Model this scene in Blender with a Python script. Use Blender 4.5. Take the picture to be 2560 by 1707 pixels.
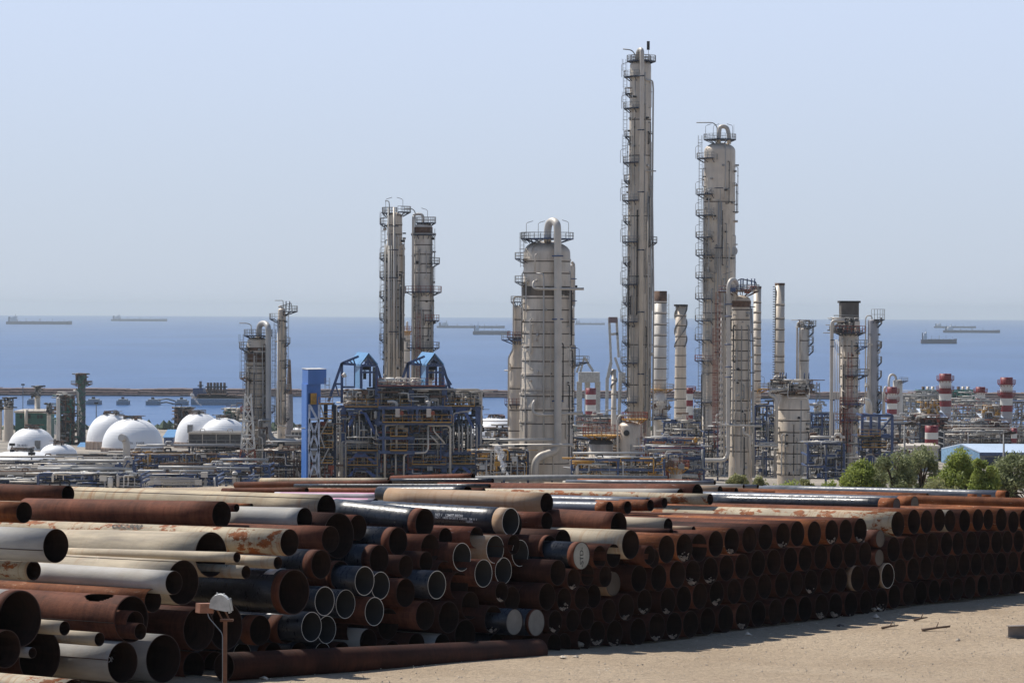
import bpy, math, random
from mathutils import Vector, Matrix, Euler
random.seed(7)
R = math.radians
sc = bpy.context.scene
COL = sc.collection
for o in list(bpy.data.objects): bpy.data.objects.remove(o)

# ---------------------------------------------------------------- camera
F = 7100.0                     # focal length in source pixels (2560 px wide frame)
CAMZ = 11.04
PITCH = math.atan(75.5 / F); ROLL = R(0.27)
cd = bpy.data.cameras.new('camera'); cam = bpy.data.objects.new('camera', cd); COL.objects.link(cam)
cd.sensor_width = 36; cd.lens = F / 2560 * 36; cd.clip_start = 1; cd.clip_end = 80000
cam.location = (0, 0, CAMZ)
CM = (Euler((R(90) - PITCH, 0, 0)).to_matrix() @ Matrix.Rotation(ROLL, 3, 'Z'))
cam.rotation_euler = CM.to_euler()
sc.camera = cam
sc.render.resolution_x = 1024; sc.render.resolution_y = 682

# ---------------------------------------------------------------- light
SUN_AZ, SUN_EL = 51.5, 54.0    # degrees left of the view axis, elevation
SKY_STR = 0.095
w = bpy.data.worlds.new('World'); sc.world = w; w.use_nodes = True
nt = w.node_tree; sky = nt.nodes.new('ShaderNodeTexSky'); sky.sky_type = 'NISHITA'; sky.sun_disc = False
sky.sun_elevation = R(SUN_EL); sky.sun_rotation = R(-SUN_AZ); sky.altitude = 0
sky.air_density = 1.0; sky.dust_density = 0.6; sky.ozone_density = 3.0
bg = nt.nodes['Background']; bg.inputs[1].default_value = SKY_STR
# pale marine haze low in the sky: blends the clear-sky colour towards a veil near the horizon
tc = nt.nodes.new('ShaderNodeTexCoord'); sx = nt.nodes.new('ShaderNodeSeparateXYZ'); nt.links.new(tc.outputs['Generated'], sx.inputs[0])
rc = nt.nodes.new('ShaderNodeValToRGB'); e = rc.color_ramp.elements; k = 1 / SKY_STR
rc.color_ramp.interpolation = 'EASE'
e[0].position = 0.0; e[0].color = (.58 * k, .66 * k, .79 * k, 1); e[1].position = .13; e[1].color = (.66 * k, .76 * k, .97 * k, 1)
rf = nt.nodes.new('ShaderNodeValToRGB'); q = rf.color_ramp.elements; q[0].position = .12; q[0].color = (.9, .9, .9, 1); q[1].position = .30; q[1].color = (0, 0, 0, 1)
nt.links.new(sx.outputs['Z'], rc.inputs[0]); nt.links.new(sx.outputs['Z'], rf.inputs[0])
# the veil is brightest on the sun's side of the sky and dimmer behind the viewer
ry = nt.nodes.new('ShaderNodeMapRange'); ry.inputs[1].default_value = -.5; ry.inputs[2].default_value = .7; ry.inputs[3].default_value = .62; ry.inputs[4].default_value = 1
nt.links.new(sx.outputs['Y'], ry.inputs[0]); mv = nt.nodes.new('ShaderNodeMix'); mv.data_type = 'RGBA'; mv.blend_type = 'MULTIPLY'; mv.inputs[0].default_value = 1
nt.links.new(rc.outputs[0], mv.inputs[6]); nt.links.new(ry.outputs[0], mv.inputs[7])
mx = nt.nodes.new('ShaderNodeMix'); mx.data_type = 'RGBA'; nt.links.new(rf.outputs[0], mx.inputs[0]); nt.links.new(sky.outputs[0], mx.inputs[6]); nt.links.new(mv.outputs[2], mx.inputs[7])
nt.links.new(mx.outputs[2], bg.inputs[0])
sl = bpy.data.lights.new('sun', 'SUN'); sl.energy = 4.8; sl.angle = R(0.5); sl.color = (1, .95, .87)
so = bpy.data.objects.new('sun', sl); COL.objects.link(so)
sd = Vector((-math.sin(R(SUN_AZ)) * math.cos(R(SUN_EL)), math.cos(R(SUN_AZ)) * math.cos(R(SUN_EL)), math.sin(R(SUN_EL))))
so.rotation_euler = sd.to_track_quat('Z', 'Y').to_euler(); so.location = (0, 0, 200)
vs = sc.view_settings; vs.view_transform = 'Standard'; vs.look = 'None'; vs.exposure = 0.0; vs.gamma = 1

# ---------------------------------------------------------------- helpers
def at(x, y, Y):
    """point whose image falls on source pixel (x, y) at world distance Y"""
    d = CM @ Vector(((x - 1280) / F, -(y - 853.5) / F, -1))
    return Vector((0, 0, CAMZ)) + d * (Y / d.y)
def X(x, Y, y=1000): return at(x, y, Y).x
def Z(y, Y, x=1280): return at(x, y, Y).z
def reg(x0, y0, k): return lambda x, y: (x0 + x / k, y0 + y / k)

def tag(o, label=None, cat=None, group=None, kind=None):
    if label: o['label'] = label
    if cat: o['category'] = cat
    if group: o['group'] = group
    if kind: o['kind'] = kind
    return o
def thing(name, loc, label, cat, group=None):
    o = bpy.data.objects.new(name, None); COL.objects.link(o); o.location = loc; o.empty_display_size = .1
    return tag(o, label, cat, group)
def copy_tree(o, parent=None):
    c = o.copy(); COL.objects.link(c); c.parent = parent
    for ch in [k for k in bpy.data.objects if k.parent == o]: copy_tree(ch, c)
    return c
def wloc(o):
    p = Vector(o.location)
    while o.parent: o = o.parent; p += Vector(o.location)
    return p

class MB:
    def __init__(s): s.v = []; s.f = []; s.m = []; s.s = []
    def face(s, idx, m=0, sm=False): s.f.append(idx); s.m.append(m); s.s.append(sm)
    def box(s, x0, x1, y0, y1, z0, z1, m=0):
        n = len(s.v)
        s.v += [(x0, y0, z0), (x1, y0, z0), (x1, y1, z0), (x0, y1, z0), (x0, y0, z1), (x1, y0, z1), (x1, y1, z1), (x0, y1, z1)]
        for q in ((0, 3, 2, 1), (4, 5, 6, 7), (0, 1, 5, 4), (1, 2, 6, 5), (2, 3, 7, 6), (3, 0, 4, 7)): s.face([n + i for i in q], m)
    def bar(s, a, b, w, h=None, m=0):
        a = Vector(a); b = Vector(b); d = b - a
        if d.length < 1e-6: return
        h = h or w; d.normalize(); up = Vector((0, 0, 1)) if abs(d.z) < .95 else Vector((0, 1, 0))
        u = d.cross(up).normalized() * w / 2; t = u.cross(d).normalized() * h / 2; n = len(s.v)
        for p in (a, b):
            for q in (-u - t, u - t, u + t, -u + t): s.v.append(tuple(p + q))
        for q in ((0, 1, 2, 3), (4, 7, 6, 5), (0, 4, 5, 1), (1, 5, 6, 2), (2, 6, 7, 3), (3, 7, 4, 0)): s.face([n + i for i in q], m)
    def tube(s, pts, r, n=8, m=0, cap=True, bend=0, smooth=True):
        pts = [Vector(p) for p in pts]
        if bend: pts = fillet(pts, bend)
        k = len(pts); base = len(s.v); prev = None
        rr = r if isinstance(r, (list, tuple)) else [r] * k
        for i, p in enumerate(pts):
            d = (pts[min(i + 1, k - 1)] - pts[max(i - 1, 0)]).normalized()
            if prev is None: u = d.cross(Vector((0, 0, 1)) if abs(d.z) < .9 else Vector((0, 1, 0))).normalized()
            else: u = (prev - d * prev.dot(d)).normalized()
            prev = u; t = d.cross(u)
            for j in range(n):
                a = 2 * math.pi * j / n; s.v.append(tuple(p + (u * math.cos(a) + t * math.sin(a)) * rr[i]))
        for i in range(k - 1):
            for j in range(n):
                a, b = base + i * n + j, base + i * n + (j + 1) % n; s.face([a, b, b + n, a + n], m, smooth)
        if cap:
            s.face([base + j for j in range(n)][::-1], m); s.face([base + (k - 1) * n + j for j in range(n)], m)
    def lathe(s, c, prof, n=24, m=0, smooth=True, a0=0, a1=360, axis=None):
        """prof: list of (r, z[, mat]) revolved about the vertical through c"""
        c = Vector(c); full = (a1 - a0) >= 359.9; cols = n if full else n + 1; base = len(s.v)
        for p in prof:
            for j in range(cols):
                a = R(a0 + (a1 - a0) * j / n); s.v.append((c.x + p[0] * math.cos(a), c.y + p[0] * math.sin(a), c.z + p[1]))
        for i in range(len(prof) - 1):
            mm = prof[i + 1][2] if len(prof[i + 1]) > 2 else m
            for j in range(n):
                a = base + i * cols + j; b = base + i * cols + (j + 1) % cols; s.face([a, b, b + cols, a + cols], mm, smooth)
    def ring(s, c, r, w, h, n=24, m=0, a0=0, a1=360): s.lathe(c, [(r, 0), (r + w, 0), (r + w, h), (r, h)], n, m, False, a0, a1)
    def build(s, name, mat, parent=None, loc=None, **kw):
        me = bpy.data.meshes.new(name); L = Vector((0, 0, 0))
        if parent is not None: L = wloc(parent)
        elif loc is not None: L = Vector(loc)
        me.from_pydata([(a - L.x, b - L.y, c - L.z) for a, b, c in s.v], [], s.f)
        for mm in (mat if isinstance(mat, (list, tuple)) else [mat]): me.materials.append(mm)
        me.polygons.foreach_set('material_index', s.m); me.polygons.foreach_set('use_smooth', s.s); me.update()
        o = bpy.data.objects.new(name, me); COL.objects.link(o)
        if parent is not None: o.parent = parent
        else: o.location = L
        if kw: tag(o, **kw)
        return o

def fillet(pts, r, n=5):
    out = [pts[0]]
    for i in range(1, len(pts) - 1):
        p = pts[i]; a = pts[i - 1] - p; b = pts[i + 1] - p
        t = min(r, a.length * .49, b.length * .49); A = p + a.normalized() * t; B = p + b.normalized() * t
        for k in range(n + 1):
            q = k / n; out.append(A * (1 - q) ** 2 + p * 2 * q * (1 - q) + B * q * q)
    out.append(pts[-1]); return out

# ---------------------------------------------------------------- materials
def nodes_mat(name):
    m = bpy.data.materials.new(name); m.use_nodes = True; nt = m.node_tree; b = nt.nodes['Principled BSDF']; return m, nt, b
def N(nt, t, **kw):
    n = nt.nodes.new('ShaderNode' + t)
    for k, v in kw.items():
        if k.startswith('i_'): n.inputs[k[2:].replace('_', ' ')].default_value = v
        else: setattr(n, k, v)
    return n
def ramp(nt, fac, stops):
    r = N(nt, 'ValToRGB'); e = r.color_ramp.elements
    while len(e) < len(stops): e.new(.5)
    for i, (p, c) in enumerate(stops):
        e[i].position = p; e[i].color = (*c, 1) if not isinstance(c, (int, float)) else (c, c, c, 1)
    nt.links.new(fac, r.inputs[0]); return r.outputs[0]
def mixc(nt, f, a, b):
    m = N(nt, 'Mix', data_type='RGBA')
    for s, v in ((m.inputs[0], f), (m.inputs[6], a), (m.inputs[7], b)):
        if isinstance(v, bpy.types.NodeSocket): nt.links.new(v, s)
        else: s.default_value = v if isinstance(v, (int, float)) else (*v, 1)
    return m.outputs[2]
def noise(nt, scale, vec=None, detail=4, rough=.55):
    n = N(nt, 'TexNoise'); n.inputs['Scale'].default_value = scale; n.inputs['Detail'].default_value = detail; n.inputs['Roughness'].default_value = rough
    if vec is not None: nt.links.new(vec, n.inputs['Vector'])
    return n.outputs[0]
def objvec(nt, scale=(1, 1, 1), rnd=True, coord='Object'):
    t = N(nt, 'TexCoord'); mp = N(nt, 'Mapping'); mp.inputs['Scale'].default_value = scale
    nt.links.new(t.outputs[coord], mp.inputs['Vector'])
    if rnd:
        oi = N(nt, 'ObjectInfo'); mu = N(nt, 'Math', operation='MULTIPLY'); mu.inputs[1].default_value = 60
        nt.links.new(oi.outputs['Random'], mu.inputs[0]); cx = N(nt, 'CombineXYZ')
        for i in range(3): nt.links.new(mu.outputs[0], cx.inputs[i])
        nt.links.new(cx.outputs[0], mp.inputs['Location'])
    return mp.outputs[0]
def bump(nt, b, h, dist=.01, strength=.6):
    bp = N(nt, 'Bump'); bp.inputs['Distance'].default_value = dist; bp.inputs['Strength'].default_value = strength
    nt.links.new(h, bp.inputs['Height']); nt.links.new(bp.outputs[0], b.inputs['Normal'])
def simple(name, c, rough=.6, metal=0, var=.25, scale=1.5, vec=(1, 1, 1), dirt=None, dscale=.4):
    """painted / bare surface with uneven weathering"""
    m, nt, b = nodes_mat(name); v = objvec(nt, vec)
    c0 = tuple(x * (1 - var) for x in c); c1 = tuple(min(1, x * (1 + var)) for x in c)
    col = ramp(nt, noise(nt, scale, v), [(.3, c0), (.7, c1)])
    if dirt: col = mixc(nt, ramp(nt, noise(nt, dscale, v, 6, .7), [(.5, 0.), (.68, .75)]), col, dirt)
    nt.links.new(col, b.inputs['Base Color']); b.inputs['Roughness'].default_value = rough; b.inputs['Metallic'].default_value = metal
    return m

def interp(t, x):
    if x <= t[0][0]: return t[0][1]
    for (a, b), (c, d) in zip(t, t[1:]):
        if x <= c: return b + (d - b) * (x - a) / (c - a)
    return t[-1][1]
def ground_z(x, y):
    far = interp([(165, 0), (215, -6), (330, -18), (520, -24), (600, -24.5), (900, -35), (1250, -44), (1400, -47.3), (1455, -48.6), (1480, -53), (9000, -60)], y)
    q = .6225 * x + .7826 * y - 77.0; p = -.7826 * x + .6225 * y - 55.1
    near = interp([(-29, 1.15), (-22, 1.0), (-13, .62), (0, 0), (15, -.07), (25, -.3), (60, -1.0)], q) - .02 * max(0, min(p, 14)) + interp([(13, 0), (18, 2.1), (60, 2.1), (75, 0)], p) * interp([(-8, 0), (2, 1), (45, 1), (60, 0)], q)
    return far + near * interp([(150, 1), (200, 0)], y)
def on_ground(x, y):
    """yard point under pixel (x, y)"""
    lo, hi = 60., 160.
    for _ in range(40):
        m = (lo + hi) / 2; P = at(x, y, m)
        if P.z > ground_z(P.x, m): lo = m
        else: hi = m
    P = at(x, y, lo); P.z = ground_z(P.x, lo); return P
# ================================================================ pipe materials (local +X runs along each pipe)
def mat_rust(name, dark, mid, light, pale=None, rough=.78):
    m, nt, b = nodes_mat(name); v = objvec(nt); vs_ = objvec(nt, (7, .9, .9)); vl = objvec(nt, (.25, 2.5, 2.5))
    c = ramp(nt, noise(nt, .9, v, 6, .65), [(.3, dark), (.5, mid), (.72, light)])
    c = mixc(nt, ramp(nt, noise(nt, 1.4, vs_, 4, .6), [(.45, 0.), (.75, .55)]), c, tuple(x * .6 for x in dark))
    c = mixc(nt, ramp(nt, noise(nt, 2.2, vl, 5, .6), [(.5, 0.), (.7, .45)]), c, light)
    if pale: c = mixc(nt, ramp(nt, noise(nt, 3.0, objvec(nt, (.6, 3, 3)), 7, .75), [(.6, 0.), (.66, .8)]), c, pale)
    oi = N(nt, 'ObjectInfo'); hs = N(nt, 'HueSaturation'); mr = N(nt, 'MapRange'); mr.inputs[3].default_value = .7; mr.inputs[4].default_value = 1.3
    nt.links.new(oi.outputs['Random'], mr.inputs[0]); nt.links.new(mr.outputs[0], hs.inputs['Value']); nt.links.new(c, hs.inputs['Color'])
    nt.links.new(hs.outputs[0], b.inputs['Base Color']); b.inputs['Roughness'].default_value = rough; b.inputs['Specular IOR Level'].default_value = .18
    bump(nt, b, noise(nt, 14, v, 6, .7), .02, .5); return m
def mat_paint(name, c, streak=(.32, .13, .04), streak_amt=.5, rust=(.24, .075, .022), rust_cut=.7, rough=.72, grime=(.22, .19, .16)):
    m, nt, b = nodes_mat(name); v = objvec(nt)
    col = ramp(nt, noise(nt, 1.3, objvec(nt, (.5, 1.5, 1.5)), 5), [(.3, tuple(x * .78 for x in c)), (.7, tuple(min(.9, x * 1.18) for x in c))])
    col = mixc(nt, ramp(nt, noise(nt, 1.1, objvec(nt, (.35, 3, 3)), 6, .65), [(.42, 0.), (.72, .75)]), col, grime)
    st = ramp(nt, noise(nt, 1.0, objvec(nt, (5.5, .5, .5)), 4, .62), [(.5, 0.), (.66, streak_amt)])
    band = ramp(nt, noise(nt, .28, v, 2), [(.38, .15), (.6, 1.)])
    mm = N(nt, 'Math', operation='MULTIPLY'); nt.links.new(st, mm.inputs[0]); nt.links.new(band, mm.inputs[1])
    col = mixc(nt, mm.outputs[0], col, streak)
    rn = noise(nt, 1.5, objvec(nt, (.9, 1.6, 1.6)), 9, .72)
    rcol = ramp(nt, noise(nt, 5, v), [(.3, tuple(x * .7 for x in rust)), (.7, tuple(x * 1.5 for x in rust))])
    msk = ramp(nt, rn, [(rust_cut - .02, 0.), (rust_cut + .01, 1.)])
    col = mixc(nt, msk, col, rcol)
    nt.links.new(col, b.inputs['Base Color']); b.inputs['Roughness'].default_value = rough; b.inputs['Specular IOR Level'].default_value = .25
    bump(nt, b, noise(nt, 9, v, 5, .7), .015, .5); return m
def mat_black(name, c=(.012, .014, .02), spec_rough=(.22, .5), dust=(.1, .1, .11), wrap=True, coat=.4):
    m, nt, b = nodes_mat(name); v = objvec(nt)
    col = ramp(nt, noise(nt, 1.2, v), [(.3, tuple(x * .6 for x in c)), (.7, tuple(x * 1.6 for x in c))])
    col = mixc(nt, ramp(nt, noise(nt, 2, objvec(nt, (.8, 2.5, 2.5)), 7, .72), [(.52, 0.), (.72, .5)]), col, dust)
    nt.links.new(col, b.inputs['Base Color'])
    r = ramp(nt, noise(nt, 3.5, objvec(nt, (2.5, 1, 1)), 5, .7), [(.35, spec_rough[0]), (.65, spec_rough[1])]); nt.links.new(r, b.inputs['Roughness'])
    b.inputs['Specular IOR Level'].default_value = .5
    wv = N(nt, 'TexWave', bands_direction='X'); wv.inputs['Scale'].default_value = .9; wv.inputs['Distortion'].default_value = 6; wv.inputs['Detail'].default_value = 4; wv.inputs['Detail Scale'].default_value = 2
    nt.links.new(v, wv.inputs['Vector']); bump(nt, b, wv.outputs['Fac'], .008, .25); return m
PM = {
 'brown': mat_rust('rust_brown', (.05, .018, .012), (.115, .041, .023), (.19, .066, .036)),
 'dkbrown': mat_rust('rust_brown_shade_dark', (.026, .011, .008), (.052, .019, .012), (.095, .034, .02)),  # dark brown rust, lowered further so the pile's shade sits in the colour
 'orange': mat_rust('rust_orange', (.08, .026, .011), (.205, .066, .025), (.35, .125, .045), (.55, .40, .28)),
 'pale': mat_rust('rust_pale_scale', (.11, .035, .02), (.2, .065, .035), (.28, .1, .06), (.5, .38, .34)),
 'cream': mat_paint('cream_paint', (.54, .45, .32), rust_cut=.69),
 'creamrust': mat_paint('cream_paint_rusting', (.54, .45, .31), rust_cut=.555, streak_amt=.8),
 'creamstreak': mat_paint('cream_paint_streaked', (.54, .44, .29), streak_amt=1.0, rust_cut=.78),
 'white': mat_paint('grey_white_paint', (.41, .39, .35), streak_amt=.12, rust_cut=.74, grime=(.27, .27, .28)),
 'bluewhite': mat_paint('bluish_white_paint', (.45, .43, .40), streak_amt=.08, rust_cut=.76, grime=(.42, .38, .3)),
 'tan': mat_paint('tan_primer', (.40, .26, .155), streak=(.3, .14, .06), rust_cut=.66, grime=(.45, .38, .3), rough=.7),
 'pink': mat_paint('pale_coat', (.55, .5, .55), streak_amt=.1, rust_cut=.8),
 'black': mat_black('black_coating'),
 'grey': mat_black('grey_coating', (.09, .10, .125), (.3, .55), (.2, .2, .22)),
}
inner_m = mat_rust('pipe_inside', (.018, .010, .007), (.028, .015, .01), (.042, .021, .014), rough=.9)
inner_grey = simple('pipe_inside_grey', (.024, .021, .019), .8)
rim_white = simple('white_pipe_rim', (.72, .68, .6), .6); rim_rust = simple('rust_rim', (.045, .024, .018), .8)
cap_grey = simple('cap_disc', (.16, .155, .14), .6, var=.2, scale=3); cap_brown = simple('brown_cap_disc', (.10, .08, .06), .7); cap_std = simple('pale_cap_disc', (.30, .30, .26), .6, var=.2, scale=3)
ink = simple('black_ink', (.02, .02, .02), .7, var=0); chalk = simple('white_chalk_ink', (.6, .62, .64), .7, var=0)
magenta = simple('magenta_paint', (.5, .09, .27), .5, var=.3, scale=3, vec=(.3, 2, 2))
silver = simple('silver_band_foil', (.6, .58, .55), .4)

AZ = R(51.5)
def old_plane(x):
    t = [(-200, 79.3), (0, 80.6), (450, 84.7), (1000, 88.6), (1381, 91.5), (1641, 94.6), (2229, 105.2), (2560, 110.7), (2900, 116)]
    for (a, b), (c, d) in zip(t, t[1:]):
        if x <= c: return b + (d - b) * (x - a) / (c - a)
    return t[-1][1]

def face_plane_Y(x):
    # the pipe ends of the whole pile stand on one line square to the pipes
    m = (x - 1280) / F; t = (m * 94.6 - 4.8) / (.6225 - .7826 * m); return 94.6 + .7826 * t

def pipe_mesh(r, L, th, outer, inner, rim, n=48, stations=(), holes=()):
    b = MB(); xs = [0.0] + sorted(stations) + [L]
    ri = r - th
    for rad in (r, ri):
        for x in xs:
            for j in range(n):
                a = 2 * math.pi * j / n; b.v.append((x, rad * math.cos(a), rad * math.sin(a)))
    K = len(xs)
    for i in range(K - 1):
        for j in range(n):
            mid = (xs[i] + xs[i + 1]) / 2; an = 360 * (j + .5) / n; skip = False
            for (hx, ha, hl, hw) in holes:
                if ((mid - hx) / hl) ** 2 + ((an - ha) / hw) ** 2 < 1: skip = True
            if skip: continue
            p = i * n + j; q = i * n + (j + 1) % n; b.face([p, p + n, q + n, q], 0, True)
            p += K * n; q += K * n; b.face([p, q, q + n, p + n], 1, True)
    for j in range(n):
        p, q = j, (j + 1) % n; b.face([p, q, q + K * n, p + K * n], 2)
        p += (K - 1) * n; q += (K - 1) * n; b.face([p, p + K * n, q + K * n, q], 2)
    me = bpy.data.meshes.new('pipe'); me.from_pydata(b.v, [], b.f)
    for mm in (outer, inner, rim): me.materials.append(mm)
    me.polygons.foreach_set('material_index', b.m); me.polygons.foreach_set('use_smooth', b.s); me.update(); return me

def text_on(parent, txt, size, mat, name, bend_r, x, ang, mirror=False, rot90=False, flat=False, extrude=.002):
    """lettering laid on the pipe wall: text runs along the pipe and wraps round the curve"""
    cu = bpy.data.curves.new(name, 'FONT'); cu.body = txt; cu.size = size; cu.offset = size * .012
    tmp = bpy.data.objects.new('tmp', cu); COL.objects.link(tmp)
    dg = bpy.context.evaluated_depsgraph_get(); me = bpy.data.meshes.new_from_object(tmp.evaluated_get(dg)); bpy.data.objects.remove(tmp)
    for v in me.vertices:
        tx, ty = v.co.x, v.co.y
        if flat: v.co = Vector((-.004, *((ty, tx) if rot90 else (-tx, ty)))) + Vector((0, x, ang))
        else:
            a = R(ang) + ty / bend_r; v.co = Vector((x - tx, math.cos(a) * bend_r, math.sin(a) * bend_r))
    me.materials.clear(); me.materials.append(mat)
    o = bpy.data.objects.new(name, me); COL.objects.link(o); o.parent = parent; return o

PIPES = []
def add_pipe(sx, sy, sh, mat, D=None, back=0, x2=None, y2=None, L=12.0, collar=0, rim=None, cap=None, label=None,
             band=None, holes=(), rad_rot=None, rubble=0, group=None, inner=None, th=None, colmat=None, az=None, note=None, seam=None, name='steel_pipe', dip=.024):
    """near end centred on source pixel (sx, sy), sh pixels tall; far end centre optional at pixel (x2, y2)"""
    Y = (D - old_plane(sx) if D else 0) + face_plane_Y(sx) + back
    C = at(sx, sy, Y); r = sh / 2 * Y / F
    A = AZ if az is None else R(az); ax = Vector((-math.sin(A), math.cos(A), 0))
    if x2 is not None:
        # distance along the pipe at which its axis crosses image column x2
        lo, hi = .2, 60.
        for _ in range(40):
            md = (lo + hi) / 2; P = C + ax * md; u = P.x / P.y * F + 1280
            if u > x2: lo = md
            else: hi = md
        L = lo
        if y2 is not None: dip = (C.z - at(x2, y2, (C + ax * L).y).z) / L
    d = (ax * L - Vector((0, 0, dip * L))).normalized()
    L = L / 1.0
    xax = d; yax = Vector((0, 0, 1)).cross(xax).normalized(); zax = xax.cross(yax)
    M = Matrix((xax, yax, zax)).transposed().to_4x4(); M.translation = C
    st = [L * k / 6 for k in range(1, 6)]
    if holes: st = [.06 * k for k in range(1, 60)] + [L * k / 6 for k in range(2, 6)]; st = sorted(set(st))
    th = th or max(.014, r * .035)
    cm = PM[mat]; rm = {'white': rim_white, None: rim_rust}.get(rim, rim_rust)
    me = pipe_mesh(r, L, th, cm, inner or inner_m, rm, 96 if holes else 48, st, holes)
    o = bpy.data.objects.new(name, me); COL.objects.link(o); o.matrix_world = M
    P = dict(o=o, sx=sx, sy=sy, sh=sh, mat=mat, label=label, r=r, L=L, cap=cap, rim=rim, collar=collar, group=group, M=M, rub=rubble)
    if collar:   # bare machined end beyond the coating
        n = 48; b = MB()
        for i, (x, rr) in enumerate(((-.004, r - th), (-.004, r * 1.004), (collar, r * 1.008), (collar, r))):
            for j in range(n): a = 2 * math.pi * j / n; b.v.append((x, rr * math.cos(a), rr * math.sin(a)))
        for i in range(3):
            for j in range(n): p = i * n + j; q = i * n + (j + 1) % n; b.face([p, p + n, q + n, q], 0 if i else 1, i == 1)
        c = b.build('bare_end_collar', [colmat or PM['brown'], rim_white if rim == 'white' else rim_rust]); c.parent = o
    if seam is not None:
        b = MB(); a_ = R(seam); b.tube([(.02, r * math.cos(a_), r * math.sin(a_)), (L - .02, r * math.cos(a_), r * math.sin(a_))], .014, 6)
        c = b.build('weld_seam', rim_rust); c.parent = o
    if band:     # strapping or foil band: (start, width, material, angle range)
        b = MB(); n = 48
        a0, a1 = band[3] if len(band) > 3 else (0, 360)
        for x, rr in ((band[0], r), (band[0], r * 1.012), (band[0] + band[1], r * 1.012), (band[0] + band[1], r)):
            for j in range(n + 1): a = R(a0 + (a1 - a0) * j / n); b.v.append((x, rr * math.cos(a), rr * math.sin(a)))
        for i in range(3):
            for j in range(n): p = i * (n + 1) + j; b.face([p, p + n + 1, p + n + 2, p + 1], 0, i == 1)
        c = b.build('band', band[2]); c.parent = o
    if cap:
        b = MB(); n = 48; rr = r * .985; b.v.append((.0, 0, 0))
        for x, q in ((.0, rr * .93), (.012, rr)):
            for j in range(n): a = 2 * math.pi * j / n; b.v.append((x, q * math.cos(a), q * math.sin(a)))
        for j in range(n):
            b.face([0, 1 + (j + 1) % n, 1 + j]); b.face([1 + j, 1 + (j + 1) % n, 1 + n + (j + 1) % n, 1 + n + j])
        c = b.build('end_cap', {'grey': cap_grey, 'std': cap_std}.get(cap, cap_brown)); c.parent = o
    PIPES.append(P); return P

# ---------------------------------------------------------------- region converters for the notes taken from the photograph
r1 = reg(0, 1160, 2.735); r2 = reg(800, 1160, 2.735); r3 = reg(1600, 1160, 2.45)
def p1(x, y, h, mat, x2=None, y2=None, **k):
    a = r1(x, y); b = r1(x2, y2 if y2 else 0) if x2 is not None else (None, None)
    return add_pipe(a[0], a[1], h / 2.735, mat, x2=b[0], y2=b[1] if y2 else None, **k)
def p2(x, y, h, mat, x2=None, y2=None, **k):
    a = r2(x, y); b = r2(x2, y2 if y2 else 0) if x2 is not None else (None, None)
    return add_pipe(a[0], a[1], h / 2.735, mat, x2=b[0], y2=b[1] if y2 else None, **k)
def p3(x, y, h, mat, x2=None, y2=None, **k):
    a = r3(x, y); b = r3(x2, y2 if y2 else 0) if x2 is not None else (None, None)
    return add_pipe(a[0], a[1], h / 2.45, mat, x2=b[0], y2=b[1] if y2 else None, **k)

# ---- left pile
p1(465, 205, 122, 'brown', back=21, L=11, label='dark brown pipe at the far left of the pile top, meeting the rust-streaked cream pipe')
p1(2232, 303, 196, 'creamstreak', 490, 240, D=95, seam=48, label='long cream pipe with orange rust streaks along the top of the pile, open black end')
p1(1515, 345, 190, 'brown', 185, 318, D=91.2, label='wide plain dark brown pipe on top of the pile, below the rust-streaked cream pipe')
p1(165, 330, 150, 'orange', D=90, back=0, L=9, label='orange rusted pipe with a peeling whitish end at the left edge of the photo')
P_G = p1(1980, 535, 190, 'creamrust', -300, 449, D=86.5, label='long cream pipe with handwritten numbers G52300 and a ragged rust patch near its open end')
p1(1465, 630, 318, 'cream', -100, 588, D=86.3, label='very wide cream pipe whose black mouth is crossed by a thin grey-cream pipe')
p1(1620, 636, 74, 'cream', 462, 604, D=82.6, label='thin grey-cream pipe with small rust scratches lying across the wide cream pipe')
p1(382, 558, 240, 'white', D=80.8, L=12, seam=-12, label='grimy grey-white pipe with a big black mouth at the left edge above the cream pipes')
p1(1250, 808, 316, 'cream', D=83.8, L=12, seam=70, label='wide cream pipe partly shaded by the grimy grey-white pipe above it')
p1(1165, 828, 168, 'bluewhite', 205, 765, D=81.8, label='bluish cream pipe resting in front of the wide half-shaded cream pipe')
p1(230, 727, 138, 'creamrust', D=82.2, L=5, label='cream pipe with a rusted section and black mouth at the left edge')
p1(1070, 915, 166, 'orange', D=82.2, L=12, label='bright orange rusted pipe with whitish scale beneath the bluish cream pipe')
P_M = p1(920, 1050, 328, 'brown', D=81.6, L=12, holes=((1.0, 72, .5, 24),), th=.02, seam=-5, label='wide orange-brown pipe with an oval hole cut in its top wall near the mouth')
p1(925, 1085, 172, 'brown', D=81.3, L=9, label='brown pipe nested inside the mouth of the pipe with the oval hole')
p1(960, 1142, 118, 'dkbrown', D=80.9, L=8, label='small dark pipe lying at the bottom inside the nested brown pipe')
p1(135, 1057, 402, 'brown', D=78.9, L=10, collar=.35, label='huge dark pipe mouth with a brown rim at the left edge')
PIPES[-1]['o'].data.materials[0] = PM['bluewhite']
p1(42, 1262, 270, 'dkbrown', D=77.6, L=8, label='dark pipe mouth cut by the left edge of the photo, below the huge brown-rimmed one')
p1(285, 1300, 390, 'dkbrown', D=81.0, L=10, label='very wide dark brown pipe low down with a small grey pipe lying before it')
p1(442, 1120, 102, 'cream', D=79.4, L=6, label='short thin cream pipe leaning out beneath the orange-brown pipe, nearer the left edge')
p1(668, 1207, 98, 'cream', D=80.4, L=7, label='thin cream pipe half in shade above the grey-white pipe with white letters inside')
p1(222, 1288, 76, 'white', D=79.0, L=6, label='small grey pipe with a dark mouth at the lower left')
P_U = p1(842, 1345, 290, 'white', D=81.2, L=9, seam=12, label='wide grey-white pipe low in the pile with two white letters inside its dark mouth')
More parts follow.
